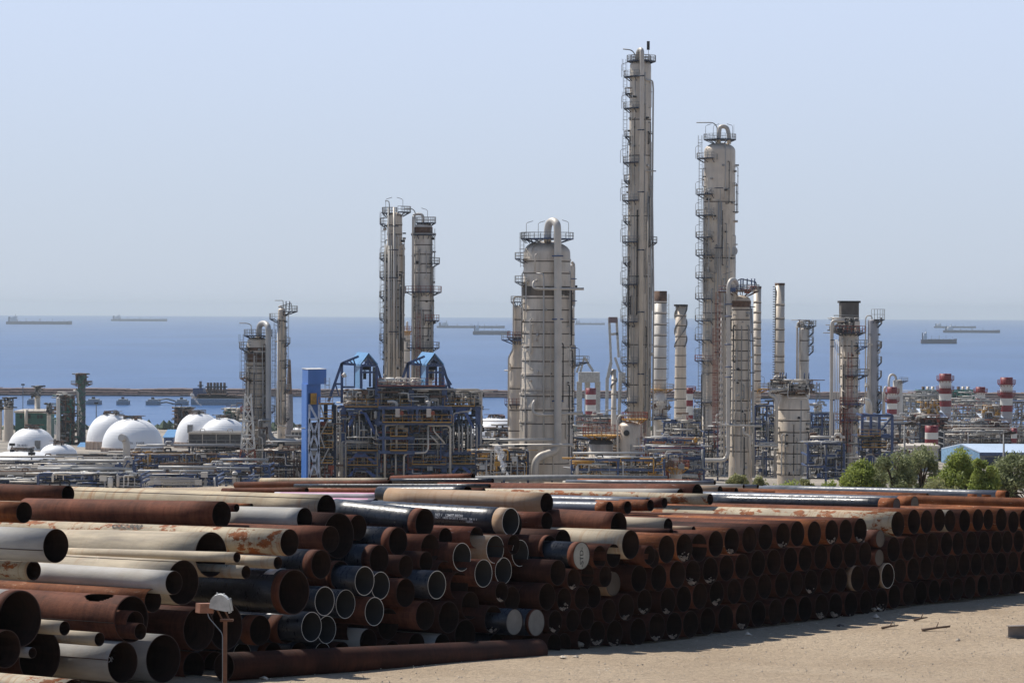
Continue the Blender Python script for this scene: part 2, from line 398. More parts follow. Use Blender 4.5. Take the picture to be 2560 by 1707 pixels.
p1(1117, 1328, 340, 'white', D=83.2, L=10, label='widest white pipe low in the pile, right of the one with white letters inside')
p1(1325, 1385, 212, 'brown', D=85.2, L=9, label='small brown pipe on the ground between the widest white pipe and the long ground pipe')
p1(1360, 1125, 308, 'dkbrown', D=84.6, L=10, label='wide dark rusty pipe behind and left of the floodlight post')
p1(1545, 1110, 332, 'dkbrown', D=85.6, L=12, label='wide dark pipe whose mouth is directly behind the floodlight head')
P_Z = p1(2010, 873, 318, 'black', D=86.6, L=12, collar=.3, band=(.42, .38, silver, (52, 115)), label='widest black-coated pipe with a brown end and a silver strip near its mouth')
p1(1660, 725, 94, 'cream', D=85.6, L=5, label='small cream pipe with a black handwritten mark, shaded under the thin pipe')
p1(1900, 674, 90, 'cream', D=86.2, L=8, label='thin cream pipe directly under the ragged rust patch of the numbered pipe')
p1(2195, 684, 204, 'black', D=88.8, L=12, collar=.35, label='black-coated pipe with a rusty end under the cream numbered pipe and grey-white pipe')
p1(2063, 390, 162, 'white', 1590, 378, D=91.5, label='short grey-white pipe with a black mouth right of the wide plain brown pipe')
p1(2280, 496, 184, 'brown', D=90.2, L=10, label='orange-brown pipe partly shaded by the short grey-white pipe')
p1(1618, 298, 58, 'pale', D=93.5, L=5, label='thin stub of pipe peeping out above the wide plain brown pipe')
p1(1720, 286, 36, 'orange', D=95.5, L=3, label='smallest rusty pipe stub beside the streaked cream pipe')
p1(1778, 1135, 212, 'black', D=87.6, L=12, collar=.42)
p1(1965, 1122, 212, 'black', D=88.4, L=12, collar=.42)
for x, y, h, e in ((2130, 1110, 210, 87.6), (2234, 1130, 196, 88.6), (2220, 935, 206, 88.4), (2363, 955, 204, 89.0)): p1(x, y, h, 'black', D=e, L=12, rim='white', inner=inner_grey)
for x, y, h, c in ((1655, 1308, 186, 'black'), (1875, 1303, 180, 'grey'), (2050, 1303, 180, 'black'), (2190, 1300, 170, 'black')): p1(x, y, h, c, D=89.2, L=12, rim='white' if x in (1655, 2190) else None, collar=.3 if x == 1875 else 0)
p1(1465, 1388, 226, 'black', D=86.6, L=9, collar=.4, label='dark-coated pipe with rusty end lying behind the left end of the long ground pipe')
p1(500, 1590, 250, 'creamrust', D=73.5, L=8, label='cream pipe with rusty edges just showing at the bottom edge of the photo')

# ---- middle pile
p2(255, 435, 180, 'brown', D=92.0, L=9)
p2(142, 500, 322, 'dkbrown', D=91.4, L=12, label='wide dark pipe mouth behind the orange-brown and streaked cream pipes')
p2(697, 416, 204, 'black', 95, 345, D=92.4, collar=.32, colmat=PM['brown'], label='black-coated pipe with a rusty end, left of the lettered black pipe')
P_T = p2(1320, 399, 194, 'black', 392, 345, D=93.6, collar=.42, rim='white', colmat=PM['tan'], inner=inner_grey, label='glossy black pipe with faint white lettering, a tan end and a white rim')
p2(1338, 425, 196, 'black', D=94.6, L=10)
p2(1563, 278, 148, 'tan', 495, 240, D=97, label='pale tan pipe resting on top of the black pipes')
p2(1010, 198, 104, 'black', 408, 200, D=103, label='black pipe with both ends showing, behind the pale tan pipe')
p2(534, 530, 202, 'black', D=91.6, L=12, collar=.32)
p2(400, 636, 204, 'black', D=90.8, L=12, collar=.34)
p2(772, 585, 200, 'brown', D=91.8, L=12)
p2(840, 520, 148, 'pale', D=92.6, L=10)
p2(1088, 511, 152, 'pale', D=92.6, L=10, label='pale-scaled brown pipe right under the lettered black pipe')
p2(975, 640, 200, 'brown', D=91.4, L=12, rim='white', inner=inner_grey)
p2(1180, 583, 197, 'tan', D=92.2, L=12, rim='white', inner=inner_grey)
p2(1100, 751, 197, 'brown', D=91.2, L=12, rim='white', inner=inner_grey)
p2(1237, 717, 188, 'brown', D=92.2, L=12, rim='white', inner=inner_grey)
p2(1353, 622, 188, 'brown', D=92.8, L=12, rim='white', inner=inner_grey)
p2(1342, 560, 140, 'dkbrown', D=92.4, L=12)
p2(787, 812, 200, 'black', D=90.0, L=12, rim='white', inner=inner_grey)
p2(305, 797, 206, 'black', D=89.0, L=12, rim='white', inner=inner_grey)
p2(413, 829, 196, 'black', D=89.8, L=12, rim='white', inner=inner_grey)
p2(392, 1017, 202, 'brown', D=89.0, L=12, rim='white', inner=inner_grey)
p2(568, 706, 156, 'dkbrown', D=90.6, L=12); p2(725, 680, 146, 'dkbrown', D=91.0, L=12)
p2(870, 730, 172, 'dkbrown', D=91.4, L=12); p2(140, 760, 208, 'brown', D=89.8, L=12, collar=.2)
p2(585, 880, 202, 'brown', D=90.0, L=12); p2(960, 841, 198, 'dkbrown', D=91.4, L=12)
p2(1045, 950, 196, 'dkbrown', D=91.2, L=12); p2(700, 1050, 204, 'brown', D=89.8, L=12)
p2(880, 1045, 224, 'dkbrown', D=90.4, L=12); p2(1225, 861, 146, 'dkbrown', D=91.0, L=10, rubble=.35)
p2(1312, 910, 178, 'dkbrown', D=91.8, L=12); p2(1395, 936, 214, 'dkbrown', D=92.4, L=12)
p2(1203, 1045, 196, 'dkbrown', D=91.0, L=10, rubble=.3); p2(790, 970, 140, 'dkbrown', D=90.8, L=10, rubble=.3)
p2(1312, 1092, 186, 'black', D=90.8, L=10, cap='grey', label='left of two pipes closed by plain grey discs above the long ground pipe')
p2(1497, 1067, 190, 'black', D=91.2, L=12, cap='grey', collar=.12, label='right of two pipes closed by plain grey discs above the long ground pipe')
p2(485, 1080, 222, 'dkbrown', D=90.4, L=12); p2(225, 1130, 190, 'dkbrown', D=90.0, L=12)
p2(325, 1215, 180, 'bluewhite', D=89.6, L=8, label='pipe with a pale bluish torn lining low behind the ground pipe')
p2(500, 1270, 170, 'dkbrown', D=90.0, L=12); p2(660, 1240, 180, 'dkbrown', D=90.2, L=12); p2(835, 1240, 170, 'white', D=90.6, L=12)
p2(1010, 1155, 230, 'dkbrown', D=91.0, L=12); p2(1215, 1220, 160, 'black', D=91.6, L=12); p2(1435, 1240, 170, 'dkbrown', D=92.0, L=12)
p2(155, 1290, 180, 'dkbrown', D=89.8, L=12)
p2(1535, 405, 132, 'pale', D=94.8, L=8, label='scaly brown pipe between the lettered black pipe and the wide brown pipe')
p2(2027, 435, 194, 'brown', 1570, 408, D=94.6, label='wide dark brown pipe on the pile top, half shaded by the tan pipe')
p2(1665, 550, 190, 'dkbrown', D=93.8, L=10); p2(1555, 560, 176, 'dkbrown', D=93.2, L=10, collar=.15)
P_STD = p2(1805, 611, 194, 'black', D=92.3, L=10, cap='std', collar=.25, label='black pipe closed by a pale disc with the letters STD written on it')
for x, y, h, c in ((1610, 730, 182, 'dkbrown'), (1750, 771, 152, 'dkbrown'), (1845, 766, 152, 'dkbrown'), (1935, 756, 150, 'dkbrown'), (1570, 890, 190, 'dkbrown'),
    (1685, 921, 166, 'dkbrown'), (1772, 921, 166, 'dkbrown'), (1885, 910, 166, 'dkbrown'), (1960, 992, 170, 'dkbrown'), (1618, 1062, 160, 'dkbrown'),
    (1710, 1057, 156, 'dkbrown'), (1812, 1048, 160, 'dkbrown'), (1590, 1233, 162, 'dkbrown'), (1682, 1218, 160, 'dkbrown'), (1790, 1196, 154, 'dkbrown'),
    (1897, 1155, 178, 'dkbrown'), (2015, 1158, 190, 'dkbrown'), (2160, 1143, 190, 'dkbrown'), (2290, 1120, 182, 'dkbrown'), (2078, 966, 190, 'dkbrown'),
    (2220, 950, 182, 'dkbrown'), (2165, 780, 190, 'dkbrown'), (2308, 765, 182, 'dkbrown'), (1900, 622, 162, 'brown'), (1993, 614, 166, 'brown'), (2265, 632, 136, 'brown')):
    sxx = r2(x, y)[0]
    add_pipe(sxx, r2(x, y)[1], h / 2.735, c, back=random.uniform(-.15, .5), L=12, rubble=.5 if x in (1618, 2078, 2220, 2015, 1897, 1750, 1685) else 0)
p2(2022, 828, 172, 'tan', back=.6, L=10, cap='brown', label='pale tan pipe closed by a brown disc in the shade below the pipe marked STD')
p2(2100, 640, 120, 'dkbrown', back=1.0, L=12)
p2(2140, 535, 206, 'cream', back=-.3, L=10, label='pipe with a cream upper side and dark mouth right of the wide dark brown pipe')

# ---- right stack: four regular rows, rusty end faces
rows = [
 [(160, 522, 176, 'orange'), (275, 515, 180), (375, 500, 178), (468, 476, 166), (562, 471, 168), (670, 460, 168), (768, 446, 165), (878, 436, 162), (962, 426, 162), (1068, 424, 157), (1175, 416, 156), (1260, 411, 155), (1350, 409, 157)],
 [(112, 688, 170), (215, 677, 172), (315, 660, 165), (430, 648, 172), (530, 635, 165), (627, 624, 162), (722, 607, 165), (820, 597, 162), (922, 586, 162), (1012, 578, 157), (1112, 567, 157), (1197, 563, 155), (1288, 556, 155), (1378, 546, 152)],
 [(28, 842, 158), (165, 838, 168), (268, 824, 164), (367, 806, 165), (470, 790, 160), (577, 778, 158), (672, 766, 157), (762, 747, 158), (868, 738, 158), (958, 728, 154), (1048, 720, 153), (1140, 714, 150), (1230, 706, 152), (1335, 698, 160), (1427, 694, 158)],
 [(-12, 1025, 176), (90, 1010, 178), (205, 990, 174), (310, 978, 170), (415, 960, 172), (525, 947, 172), (630, 932, 166), (725, 915, 166), (835, 902, 164), (917, 893, 162), (1012, 885, 160), (1113, 872, 162), (1200, 866, 158), (1290, 858, 156), (1385, 846, 152), (1480, 832, 150), (1562, 810, 150), (1642, 797, 148), (1725, 786, 146), (1800, 777, 142), (1872, 769, 142), (1945, 762, 142), (2020, 754, 140), (2100, 746, 138), (2175, 738, 136), (2247, 733, 134), (2315, 728, 132), (2385, 722, 130)],
 [(1523, 676, 158), (1592, 652, 152), (1668, 641, 150), (1750, 633, 148), (1828, 631, 146), (1908, 622, 144), (1985, 616, 142), (2060, 612, 142), (2137, 610, 140), (2212, 606, 138), (2285, 600, 136), (2358, 594, 134)],
 [(1545, 516, 158), (1633, 506, 154), (1722, 498, 152), (1798, 490, 148), (1870, 487, 146), (1948, 487, 146), (2030, 480, 144), (2108, 478, 142), (2185, 476, 142), (2250, 474, 140), (2320, 470, 138), (2390, 466, 136)],
 [(1590, 376, 160, 'creamrust'), (1682, 361, 156), (1745, 352, 150), (1830, 342, 142), (1898, 346, 138, 'cream'), (1988, 346, 142), (2070, 342, 142), (2138, 338, 130), (2208, 341, 146), (2288, 353, 140), (2355, 343, 136)],
]
RN = ['top row of the right stack', 'second row of the right stack', 'third row of the right stack', 'bottom row of the right stack',
      'third row of the far right stack', 'second row of the far right stack', 'top row of the far right stack']
ORD = ['first', 'second', 'third', 'fourth', 'fifth', 'sixth', 'seventh', 'eighth', 'ninth', 'tenth', 'eleventh', 'twelfth', 'thirteenth', 'fourteenth', 'fifteenth',
       'sixteenth', 'seventeenth', 'eighteenth', 'nineteenth', 'twentieth', 'twenty-first', 'twenty-second', 'twenty-third', 'twenty-fourth', 'twenty-fifth', 'twenty-sixth', 'twenty-seventh', 'twenty-eighth', 'twenty-ninth', 'thirtieth',
       'thirty-first', 'thirty-second', 'thirty-third', 'thirty-fourth', 'thirty-fifth', 'thirty-sixth', 'thirty-seventh', 'thirty-eighth', 'thirty-ninth', 'fortieth']
rub = {(0, 1), (0, 4), (0, 7), (0, 10), (0, 12), (1, 3), (2, 0), (2, 1), (2, 4), (2, 10), (3, 1), (3, 2), (3, 6), (3, 11), (3, 12), (3, 15), (1, 2)}
for ri, row in enumerate(rows):
    for k, e in enumerate(row):
        x, y, h = e[:3]; mt = e[3] if len(e) > 3 else random.choice(['orange', 'orange', 'brown', 'brown', 'dkbrown'] if ri in (0, 6) else ['brown', 'dkbrown', 'dkbrown', 'dkbrown'])  # rows under the top mostly get the darker rust: shade painted into their colour
        sx, sy = r3(x, y); extra = {}
        if (ri, k) in ((2, 13), (4, 0)): extra = dict(rim='white' if ri == 4 else None, collar=.3, colmat=PM['tan'])
        add_pipe(sx, sy, h / 2.45, mt, back=random.uniform(-.12, .12), L=12, rubble=(.9 if (ri, k) in ((0, 1), (1, 2), (3, 11), (3, 12), (3, 6)) else .5) if (ri, k) in rub else 0,
                 label=('%s pipe from the left in the %s' % (ORD[k], RN[ri])), group='rusty pipes stacked in rows at the right', dip=.024, **extra)
p3(1478, 462, 110, 'bluewhite', back=.3, L=8, collar=.5, cap='brown', label='upper of two short capped pipes filling the gap between the right stacks')
p3(1470, 574, 108, 'dkbrown', back=.3, L=8, collar=.5, cap='brown', label='lower of two short capped pipes filling the gap between the right stacks')
p3(1510, 410, 66, 'brown', back=1.5, L=12, label='thin brown pipe right of the upper capped pipe in the gap')
p3(174, 383, 97, 'cream', D=98, L=9, label='cream pipe with a black mouth resting on the left top of the right stack')
p3(315, 413, 44, 'tan', D=98, L=6, label='thin tan pipe beside the cream pipe on top of the right stack')
p3(205, 428, 50, 'dkbrown', D=97, L=6)
p3(72, 566, 122, 'brown', back=-.5, L=8)
# pipes lying over the right stacks
p3(1572, 250, 88, 'black', 395, 225, D=112, collar=.7, cap='brown', colmat=PM['orange'], label='long black pipe with a rusty collar and brown cap on top of the right stack')
p3(1683, 243, 97, 'grey', D=118, L=12, collar=.75, cap='brown', colmat=PM['orange'], label='grey coated pipe with an orange collar and brown cap behind the long black capped pipe')
# rows behind the faces on top of the stack
for k, (x, y, h, mt) in enumerate(((2700, 246, 62, 'orange'), (2620, 290, 40, 'orange'))):
    p3(x, y, h, mt, D=120 - k * 3, L=16, dip=.02, label=['upper', 'lower'][k] + ' of two long orange pipes running out of the right edge behind the stack')
for k, x in enumerate((1735, 1822, 1905, 1993, 2078, 2165, 2250)):
    p3(x, 196 - k * 1.0, 56 + k * .6, 'grey', D=146 - k * .8, L=14, collar=.55, th=.02, colmat=PM['orange'], dip=.022,
       label='%s from the left in the far row of grey coated pipes with orange ends' % ORD[k], group='grey coated pipes in the far row')
p3(362, 171, 122, 'pale', -1215, 158, D=122, label='long brown pipe with whitish scale and wide black mouth behind the stack')
p3(247, 188, 80, 'white', -960, 185, D=117, label='long grey-white pipe in front of the long scaly brown pipe')
p3(490, 160, 56, 'tan', D=128, L=10, label='tan pipe with a dark mouth right of the long scaly brown pipe')
p3(590, 165, 44, 'orange', D=128, L=10, label='short orange pipe right of the tan pipe behind the stack')
p3(635, 136, 26, 'bluewhite', D=150, L=12); p3(722, 137, 26, 'grey', D=150, L=12)
p3(1760, 200, 46, 'orange', D=138, L=16, dip=.02)
p3(45, 238, 64, 'grey', D=108, L=12); p3(150, 236, 64, 'grey', D=109, L=12, collar=.6)
p3(430, 215, 70, 'creamrust', D=112, L=12)
p2(1980, 300, 92, 'grey', 1560, 292, D=104, collar=.5, colmat=PM['orange'], label='grey-blue coated pipe with an orange collar behind the tan pipe')
p2(2105, 296, 92, 'orange', 1900, 288, D=105); p2(2260, 282, 84, 'orange', 2060, 280, D=107, label='orange rusted pipe with white blotches behind the wide brown pipe')
# far small pipes on the pile top
p2(1048, 84, 46, 'pale', 492, 100, D=135, label='short brown pipe with pale marks, highest in the middle of the pile')
p2(1170, 122, 34, 'black', 480, 122, D=132, label='thin black pipe below the highest brown pipe')
p2(1160, 148, 30, 'black', -170, 148, D=130, label='long thin black pipe across the middle top of the pile')
p2(470, 112, 38, 'cream', -400, 112, D=140, label='long cream pipe at the far top of the pile with a rusty left end')
p2(480, 130, 46, 'brown', -575, 142, D=137, label='long brown pipe under the far cream pipe')
p2(1120, 182, 40, 'pale', -130, 182, D=118, label='scaly brown pipe just behind the black pipe with both ends showing')
p2(-90, 180, 42, 'brown', -660, 182, D=122, label='reddish brown pipe behind the streaked cream pipe')
p2(430, 222, 56, 'pink', -300, 216, D=110, label='upper pale pipe with magenta stripes behind the streaked cream pipe')
p2(380, 262, 60, 'pink', -320, 254, D=106, label='lower pale pipe with magenta stripes behind the streaked cream pipe')
for P in PIPES[-2:]:
    b = MB(); r = P['r']
    for a in ((52, 66), (74, 82), (92, 97)):
        n0 = len(b.v)
        for xx in (.3, P['L'] - .3):
            for q in range(5): an = R(a[0] + (a[1] - a[0]) * q / 4); b.v.append((xx, r * 1.006 * math.cos(an), r * 1.006 * math.sin(an)))
        for q in range(4): b.face([n0 + q, n0 + q + 5, n0 + q + 6, n0 + q + 1], 0, True)
    s = b.build('painted_stripe', magenta); s.parent = P['o']
p2(140, 330, 90, 'black', -20, 326, D=101); p2(300, 300, 90, 'grey', -100, 290, D=104); p2(470, 285, 80, 'grey', 60, 280, D=106)
p2(2600, 118, 30, 'orange', 1770, 112, D=140, label='orange brown pipe behind the long scaly brown pipe')
p2(2700, 126, 30, 'grey', 1690, 120, D=135, label='grey-blue coated pipe directly behind the long scaly brown pipe')
# front pipe on the ground, left end towards the camera
Cl = at(*r1(1532, 1382), 76.8); Cr = at(*r2(1492, 1275), 88.4); rr = 96 / 2.735 * 76.8 / F
d = (Cr - Cl); Lg = d.length; d = d.normalized()
yax = Vector((0, 0, 1)).cross(d).normalized(); Mx = Matrix((d, yax, d.cross(yax))).transposed().to_4x4(); Mx.translation = Cl
gp = bpy.data.objects.new('steel_pipe', pipe_mesh(rr, Lg, .03, PM['dkbrown'], inner_m, rim_rust, 48, [Lg / 2])); COL.objects.link(gp); gp.matrix_world = Mx
tag(gp, 'long dark brown pipe lying alone on the ground in front of the pile', 'pipe')

# settle the pile: push apart pipes whose cross-sections overlap, seen along their common axis
nest = ('nested', 'at the bottom inside', 'oval hole')
ps = []
for P in PIPES:
    c = P['M'].translation; P['u'] = .6225 * c.x + .7826 * c.y; P['v'] = c.z; P['p'] = -.7826 * c.x + .6225 * c.y; P['u0'], P['v0'] = P['u'], P['v']
    P['rr'] = P['r'] * .985; P['nest'] = bool(P['label']) and any(w_ in P['label'] for w_ in nest)
for it in range(60):
    for i, A in enumerate(PIPES):
        for B in PIPES[i + 1:]:
            if A['nest'] and B['nest']: continue
            du = B['u'] - A['u']
            if abs(du) > 2.2: continue
            dp = B['p'] - A['p']
            if dp > A['L'] or -dp > B['L']: continue
            # compare heights at the nearer of the two mouths
            zA = A['v'] - .024 * max(0, dp); zB = B['v'] - .024 * max(0, -dp)
            dv = zB - zA; d_ = math.hypot(du, dv); m_ = A['rr'] + B['rr']
            if d_ < m_ and d_ > .45 * m_:
                k_ = (m_ - d_) / d_ * .25
                A['u'] -= du * k_; B['u'] += du * k_; A['v'] -= dv * k_; B['v'] += dv * k_
    for P in PIPES:
        lim = .13
        P['u'] = max(P['u0'] - lim, min(P['u0'] + lim, P['u'])); P['v'] = max(P['v0'] - .06, min(P['v0'] + .06, P['v']))
for P in PIPES:
    du, dv = P['u'] - P['u0'], P['v'] - P['v0']; o = P['o']
    o.matrix_world = Matrix.Translation((du * .6225, du * .7826, dv)) @ P['M'] @ Matrix.Diagonal((1, .97, .97, 1)); P['M'] = o.matrix_world.copy()

# lettering
def on(P, txt, size, mat, x, ang): return text_on(P['o'], txt, size, mat, 'lettering', P['r'] * 1.035, x, ang)
tg = text_on(P_G['o'], 'G52300', .30, ink, 'lettering', P_G['r'] * 1.06, 0, 42)
for v in tg.data.vertices: v.co.x = 7.0 + v.co.x * 1.3
on(P_T, 'NO 1   12MET 80ON', .13, chalk, 2.8, 12); on(P_T, 'NO 1   14250 561201 0  2-26225   3M 11 1', .1, chalk, 2.8, 2); on(P_T, '122026', .1, chalk, 1.5, -8)
text_on(P_STD['o'], '-STD-', .27, ink, 'lettering', 1, -.09, -.38, rot90=True, flat=True)
mkp = PIPES[[i for i, p in enumerate(PIPES) if p['label'] and 'handwritten mark' in p['label']][0]]; on(mkp, 'H1', .2, ink, .75, 45)
t = text_on(P_U['o'], 'DN', .2, chalk, 'lettering', 1, -.05, .02, flat=True)
for v in t.data.vertices: v.co.x += .9; v.co.y -= .25; v.co.z -= .1

# rubble lying in pipe mouths
rub_m = simple('pale_rubble', (.42, .33, .25), .9, var=.5, scale=6)
def stones(b, c, sx, sy, sz, n, smin, smax, rnd):
    for _ in range(n):
        p = Vector(c) + Vector((rnd.gauss(0, sx), rnd.gauss(0, sy), abs(rnd.gauss(0, sz)))); s = rnd.uniform(smin, smax)
        base = len(b.v)
        for k in ((1, 0, 0), (-1, 0, 0), (0, 1, 0), (0, -1, 0), (0, 0, 1), (0, 0, -1)):
            b.v.append(tuple(p + Vector(k) * s * rnd.uniform(.6, 1.3)))
        for q in ((0, 2, 4), (2, 1, 4), (1, 3, 4), (3, 0, 4), (2, 0, 5), (1, 2, 5), (3, 1, 5), (0, 3, 5)): b.face([base + i for i in q])
rnd = random.Random(3)
# ---------------------------------------------------------------- labels for the remaining pipes, by tier and order in the tier
auto = [P for P in PIPES if not P['label']]
tiers = {}
for P in auto: tiers.setdefault((('left', 'middle')[P['sx'] > 800], int((P['sy'] - 1150) // 60)), []).append(P)
names = {'brown': 'rusty brown', 'dkbrown': 'dark rusty', 'orange': 'orange rusted', 'pale': 'scaly brown', 'cream': 'cream', 'creamrust': 'rusting cream', 'white': 'grey-white', 'bluewhite': 'bluish white',
         'tan': 'tan', 'black': 'black-coated', 'grey': 'grey-coated', 'creamstreak': 'streaked cream', 'pink': 'pale'}
for (side, t), L_ in tiers.items():
    L_.sort(key=lambda p: p['sx'])
    for i, P in enumerate(L_):
        ht = ['topmost', 'high', 'upper', 'middle', 'low', 'lower', 'bottom', 'lowest', 'ground'][min(8, t)]
        rim = ' with a white rim' if P['rim'] == 'white' else (' with a rusty collar' if P['collar'] else '')
        P['label'] = '%s pipe%s, %s from left on the %s level, %s pile' % (names[P['mat']], rim, ORD[i], ht, side)
seen = set()
for P in PIPES:
    assert P['label'] not in seen, P['label']
    seen.add(P['label'])
    tag(P['o'], P['label'], 'pipe', P['group'] or 'steel pipes heaped in the storage pile')
    if P['rub']:
        b = MB(); M = P['M']; r = P['r']; a = P['rub']
        stones(b, (0, 0, 0), .14, r * .28, r * .16 * a, int(90 * a), .018, .05, rnd)
        hh = [v for v in b.v]; b.v = []
        for x, y, z in hh:
            y = max(-r * .75, min(r * .75, y)); zz = -math.sqrt(max(0, (r * .955) ** 2 - y * y)) + .02 + z
            b.v.append(tuple(M @ Vector((abs(x) * 1.6 + .02, y, zz))))
        b.build('rubble', rub_m, loc=M @ Vector((0, 0, -r)), label='pale rubble in the ' + (P['label'].split(' in ')[0] + ', ' + P['label'].split(' in ')[-1] if 'stack' in P['label'] else P['label'].replace('the ', '')).replace('from the left', 'from left'), cat='rubble', group='heaps of rubble in pipe mouths')
# ================================================================ terrain, sea, ships
rg = random.Random(11)
gm, nt, b = nodes_mat('dusty_ground'); v = objvec(nt, rnd=False)
c = ramp(nt, noise(nt, .12, v, 8, .6), [(.3, (.45, .335, .22)), (.55, (.58, .45, .31)), (.8, (.67, .54, .39))])
c = mixc(nt, ramp(nt, noise(nt, 9, v, 6, .8), [(.5, 0.), (.64, .6)]), c, (.20, .145, .105))
c = mixc(nt, ramp(nt, noise(nt, 2.2, v, 9, .85), [(.47, 0.), (.6, .35)]), c, (.30, .22, .15))
c = mixc(nt, ramp(nt, noise(nt, 22, v, 4, .8), [(.66, 0.), (.70, .9)]), c, (.62, .56, .48))
sxy = N(nt, 'SeparateXYZ'); nt.links.new(v, sxy.inputs[0]); fy = N(nt, 'MapRange'); fy.inputs[1].default_value = 340; fy.inputs[2].default_value = 420; nt.links.new(sxy.outputs['Y'], fy.inputs[0])
pl = ramp(nt, noise(nt, .03, v, 8, .7), [(.35, (.16, .14, .12)), (.5, (.32, .28, .23)), (.68, (.46, .40, .33))]); c = mixc(nt, fy.outputs[0], c, pl)
nt.links.new(c, b.inputs['Base Color']); b.inputs['Roughness'].default_value = .95
n1 = noise(nt, 3, v, 9, .7); bump(nt, b, n1, .25, 1.0)
g = MB(); ys = [-60, 20, 50] + list(range(60, 180, 3)) + [190, 215, 260, 330, 420, 520, 600, 750, 900, 1100, 1250, 1400, 1455, 1480, 1700]
xs = [-900, -500, -250, -120, -60] + list(range(-40, 61, 4)) + [80, 130, 250, 500, 900]
for yy in ys:
    for xx in xs: g.v.append((xx, yy, ground_z(xx, yy) + (rg.uniform(-.03, .03) if 58 < yy < 178 and abs(xx) < 62 else 0)))
W = len(xs)
for i in range(len(ys) - 1):
    for j in range(W - 1): g.face([i * W + j, i * W + j + 1, (i + 1) * W + j + 1, (i + 1) * W + j], 0, True)
g.build('ground', gm, kind='structure')
SEA = -49.0
sm_, nt, b = nodes_mat('sea_water'); b.inputs['Base Color'].default_value = (.014, .055, .14, 1); b.inputs['Roughness'].default_value = .28; b.inputs['IOR'].default_value = 1.33
v = objvec(nt, (.02, .02, .02), rnd=False); n1 = noise(nt, 1, v, 8, .65); v2 = objvec(nt, (.003, .0012, 1), rnd=False)
c = ramp(nt, noise(nt, 1.1, v2, 9, .7), [(.38, (.02, .08, .22)), (.62, (.05, .13, .31))]); nt.links.new(c, b.inputs['Base Color']); bump(nt, b, n1, 4, .9)
s = MB(); n = 96; RAD = 26500.0; s.v.append((0, 0, SEA)); 
for rr_ in (1200, 2500, 6000, 14000, RAD):
    for j in range(n): a = 2 * math.pi * j / n; s.v.append((rr_ * math.cos(a), rr_ * math.sin(a), SEA))
for j in range(n): s.face([0, 1 + j, 1 + (j + 1) % n])
for k in range(4):
    for j in range(n): p = 1 + k * n + j; q = 1 + k * n + (j + 1) % n; s.face([p, p + n, q + n, q])
s.build('sea', sm_, kind='structure')

# loose things on the yard
st_m = simple('pale_stones', (.6, .52, .42), .9, var=.4, scale=4)
b = MB(); rs = random.Random(5)
for _ in range(3500):
    yy = rs.uniform(76, 112); xx = rs.uniform(-12, 26)
    if (xx - .6 * (yy - 88) > -2) or rs.random() < .15: stones(b, (xx, yy, ground_z(xx, yy) + .015), .02, .02, .0, 1, .008, .034, rs)
b.build('gravel', st_m, label=None, kind='stuff')
for k, (x, y, sz, lab) in enumerate(((1405, 1646, .14, 'pale rock on the ground off the right end of the long ground pipe'), (1441, 1644, .1, 'smaller pale rock next to the one off the end of the ground pipe'),
        (1447, 1618, .26, 'whitish round boulder at the foot of the pile'), (660, 1698, .12, 'small white block in front of the long ground pipe'), (1868, 1588, .12, 'pale lump below the fourth column of the right stack'),
        (2190, 1546, .16, 'flat white scrap on the ground before the right stack'), (2185, 1527, .22, 'pale crumpled lump leaning at the foot of the right stack'), (2100, 1566, .12, 'dark clod on the shaded ground before the stack'),
        (2395, 1602, .1, 'white scrap on the sunlit ground under the broken sticks'))):
    p = on_ground(x, y); p.z += sz * .4; b = MB(); stones(b, (0, 0, 0), 0, 0, 0, 1, sz, sz, rs); 
    n0 = len(b.v); stones(b, (sz * .5, 0, -sz * .3), .05, .05, 0, 3, sz * .3, sz * .5, rs)
    b.v = [(p.x + vx, p.y + vy, p.z + vz * .6) for vx, vy, vz in b.v]
    b.build('rock', st_m if k != 7 else simple('dark_clod', (.08, .06, .05)), loc=p, label=lab, cat='rock')
wood = simple('dry_wood', (.16, .11, .08), .9)
for k, (x, y, l, lab) in enumerate(((2340, 1577, 1.0, 'pair of broken sticks on the sunlit ground at the right'), (2225, 1573, .6, 'thin dark twig lying on the shaded ground'), (2302, 1553, .5, 'short dark stick standing out of the shaded ground'))):
    p = on_ground(x, y); p.z += .05; b = MB()
    for q in range(2 if k == 0 else 1): b.tube([p + Vector((-l / 2, -.12 * q, 0)), p + Vector((0, .05, .06)), p + Vector((l / 2, .05 - .1 * q, .1 + .05 * q))], [.05, .04, .02], 6)
    b.tube([p + Vector((0, 0, .05)), p + Vector((.1, .1, .25))], .02, 5); b.build('stick', wood, loc=p, label=lab, cat='stick')
# steel beam at the right edge
p = on_ground(2520, 1594); L_ = 6.0; bm_ = simple('beam_steel', (.22, .19, .17), .7); b = MB(); hgt = .42; d = Vector((1, .25, 0)).normalized(); nrm = Vector((-d.y, d.x, 0))
gz = p.z
def plank(b, p, d, L, u, w, z0, z1):
    q = [p + u * (-w / 2), p + d * L + u * (-w / 2), p + d * L + u * (w / 2), p + u * (w / 2)]; n0 = len(b.v)
    for z in (z0, z1):
        for a in q: b.v.append((a.x, a.y, z + gz))
    for f in ((0, 3, 2, 1), (4, 5, 6, 7), (0, 1, 5, 4), (1, 2, 6, 5), (2, 3, 7, 6), (3, 0, 4, 7)): b.face([n0 + i for i in f])
plank(b, p, d, L_, nrm, .30, .02, .045); plank(b, p, d, L_, nrm, .022, .045, .395); plank(b, p, d, L_, nrm, .30, .395, .42)
b.build('steel_beam', bm_, loc=p, label='steel I-beam lying on the sunlit ground at the right edge', cat='beam')

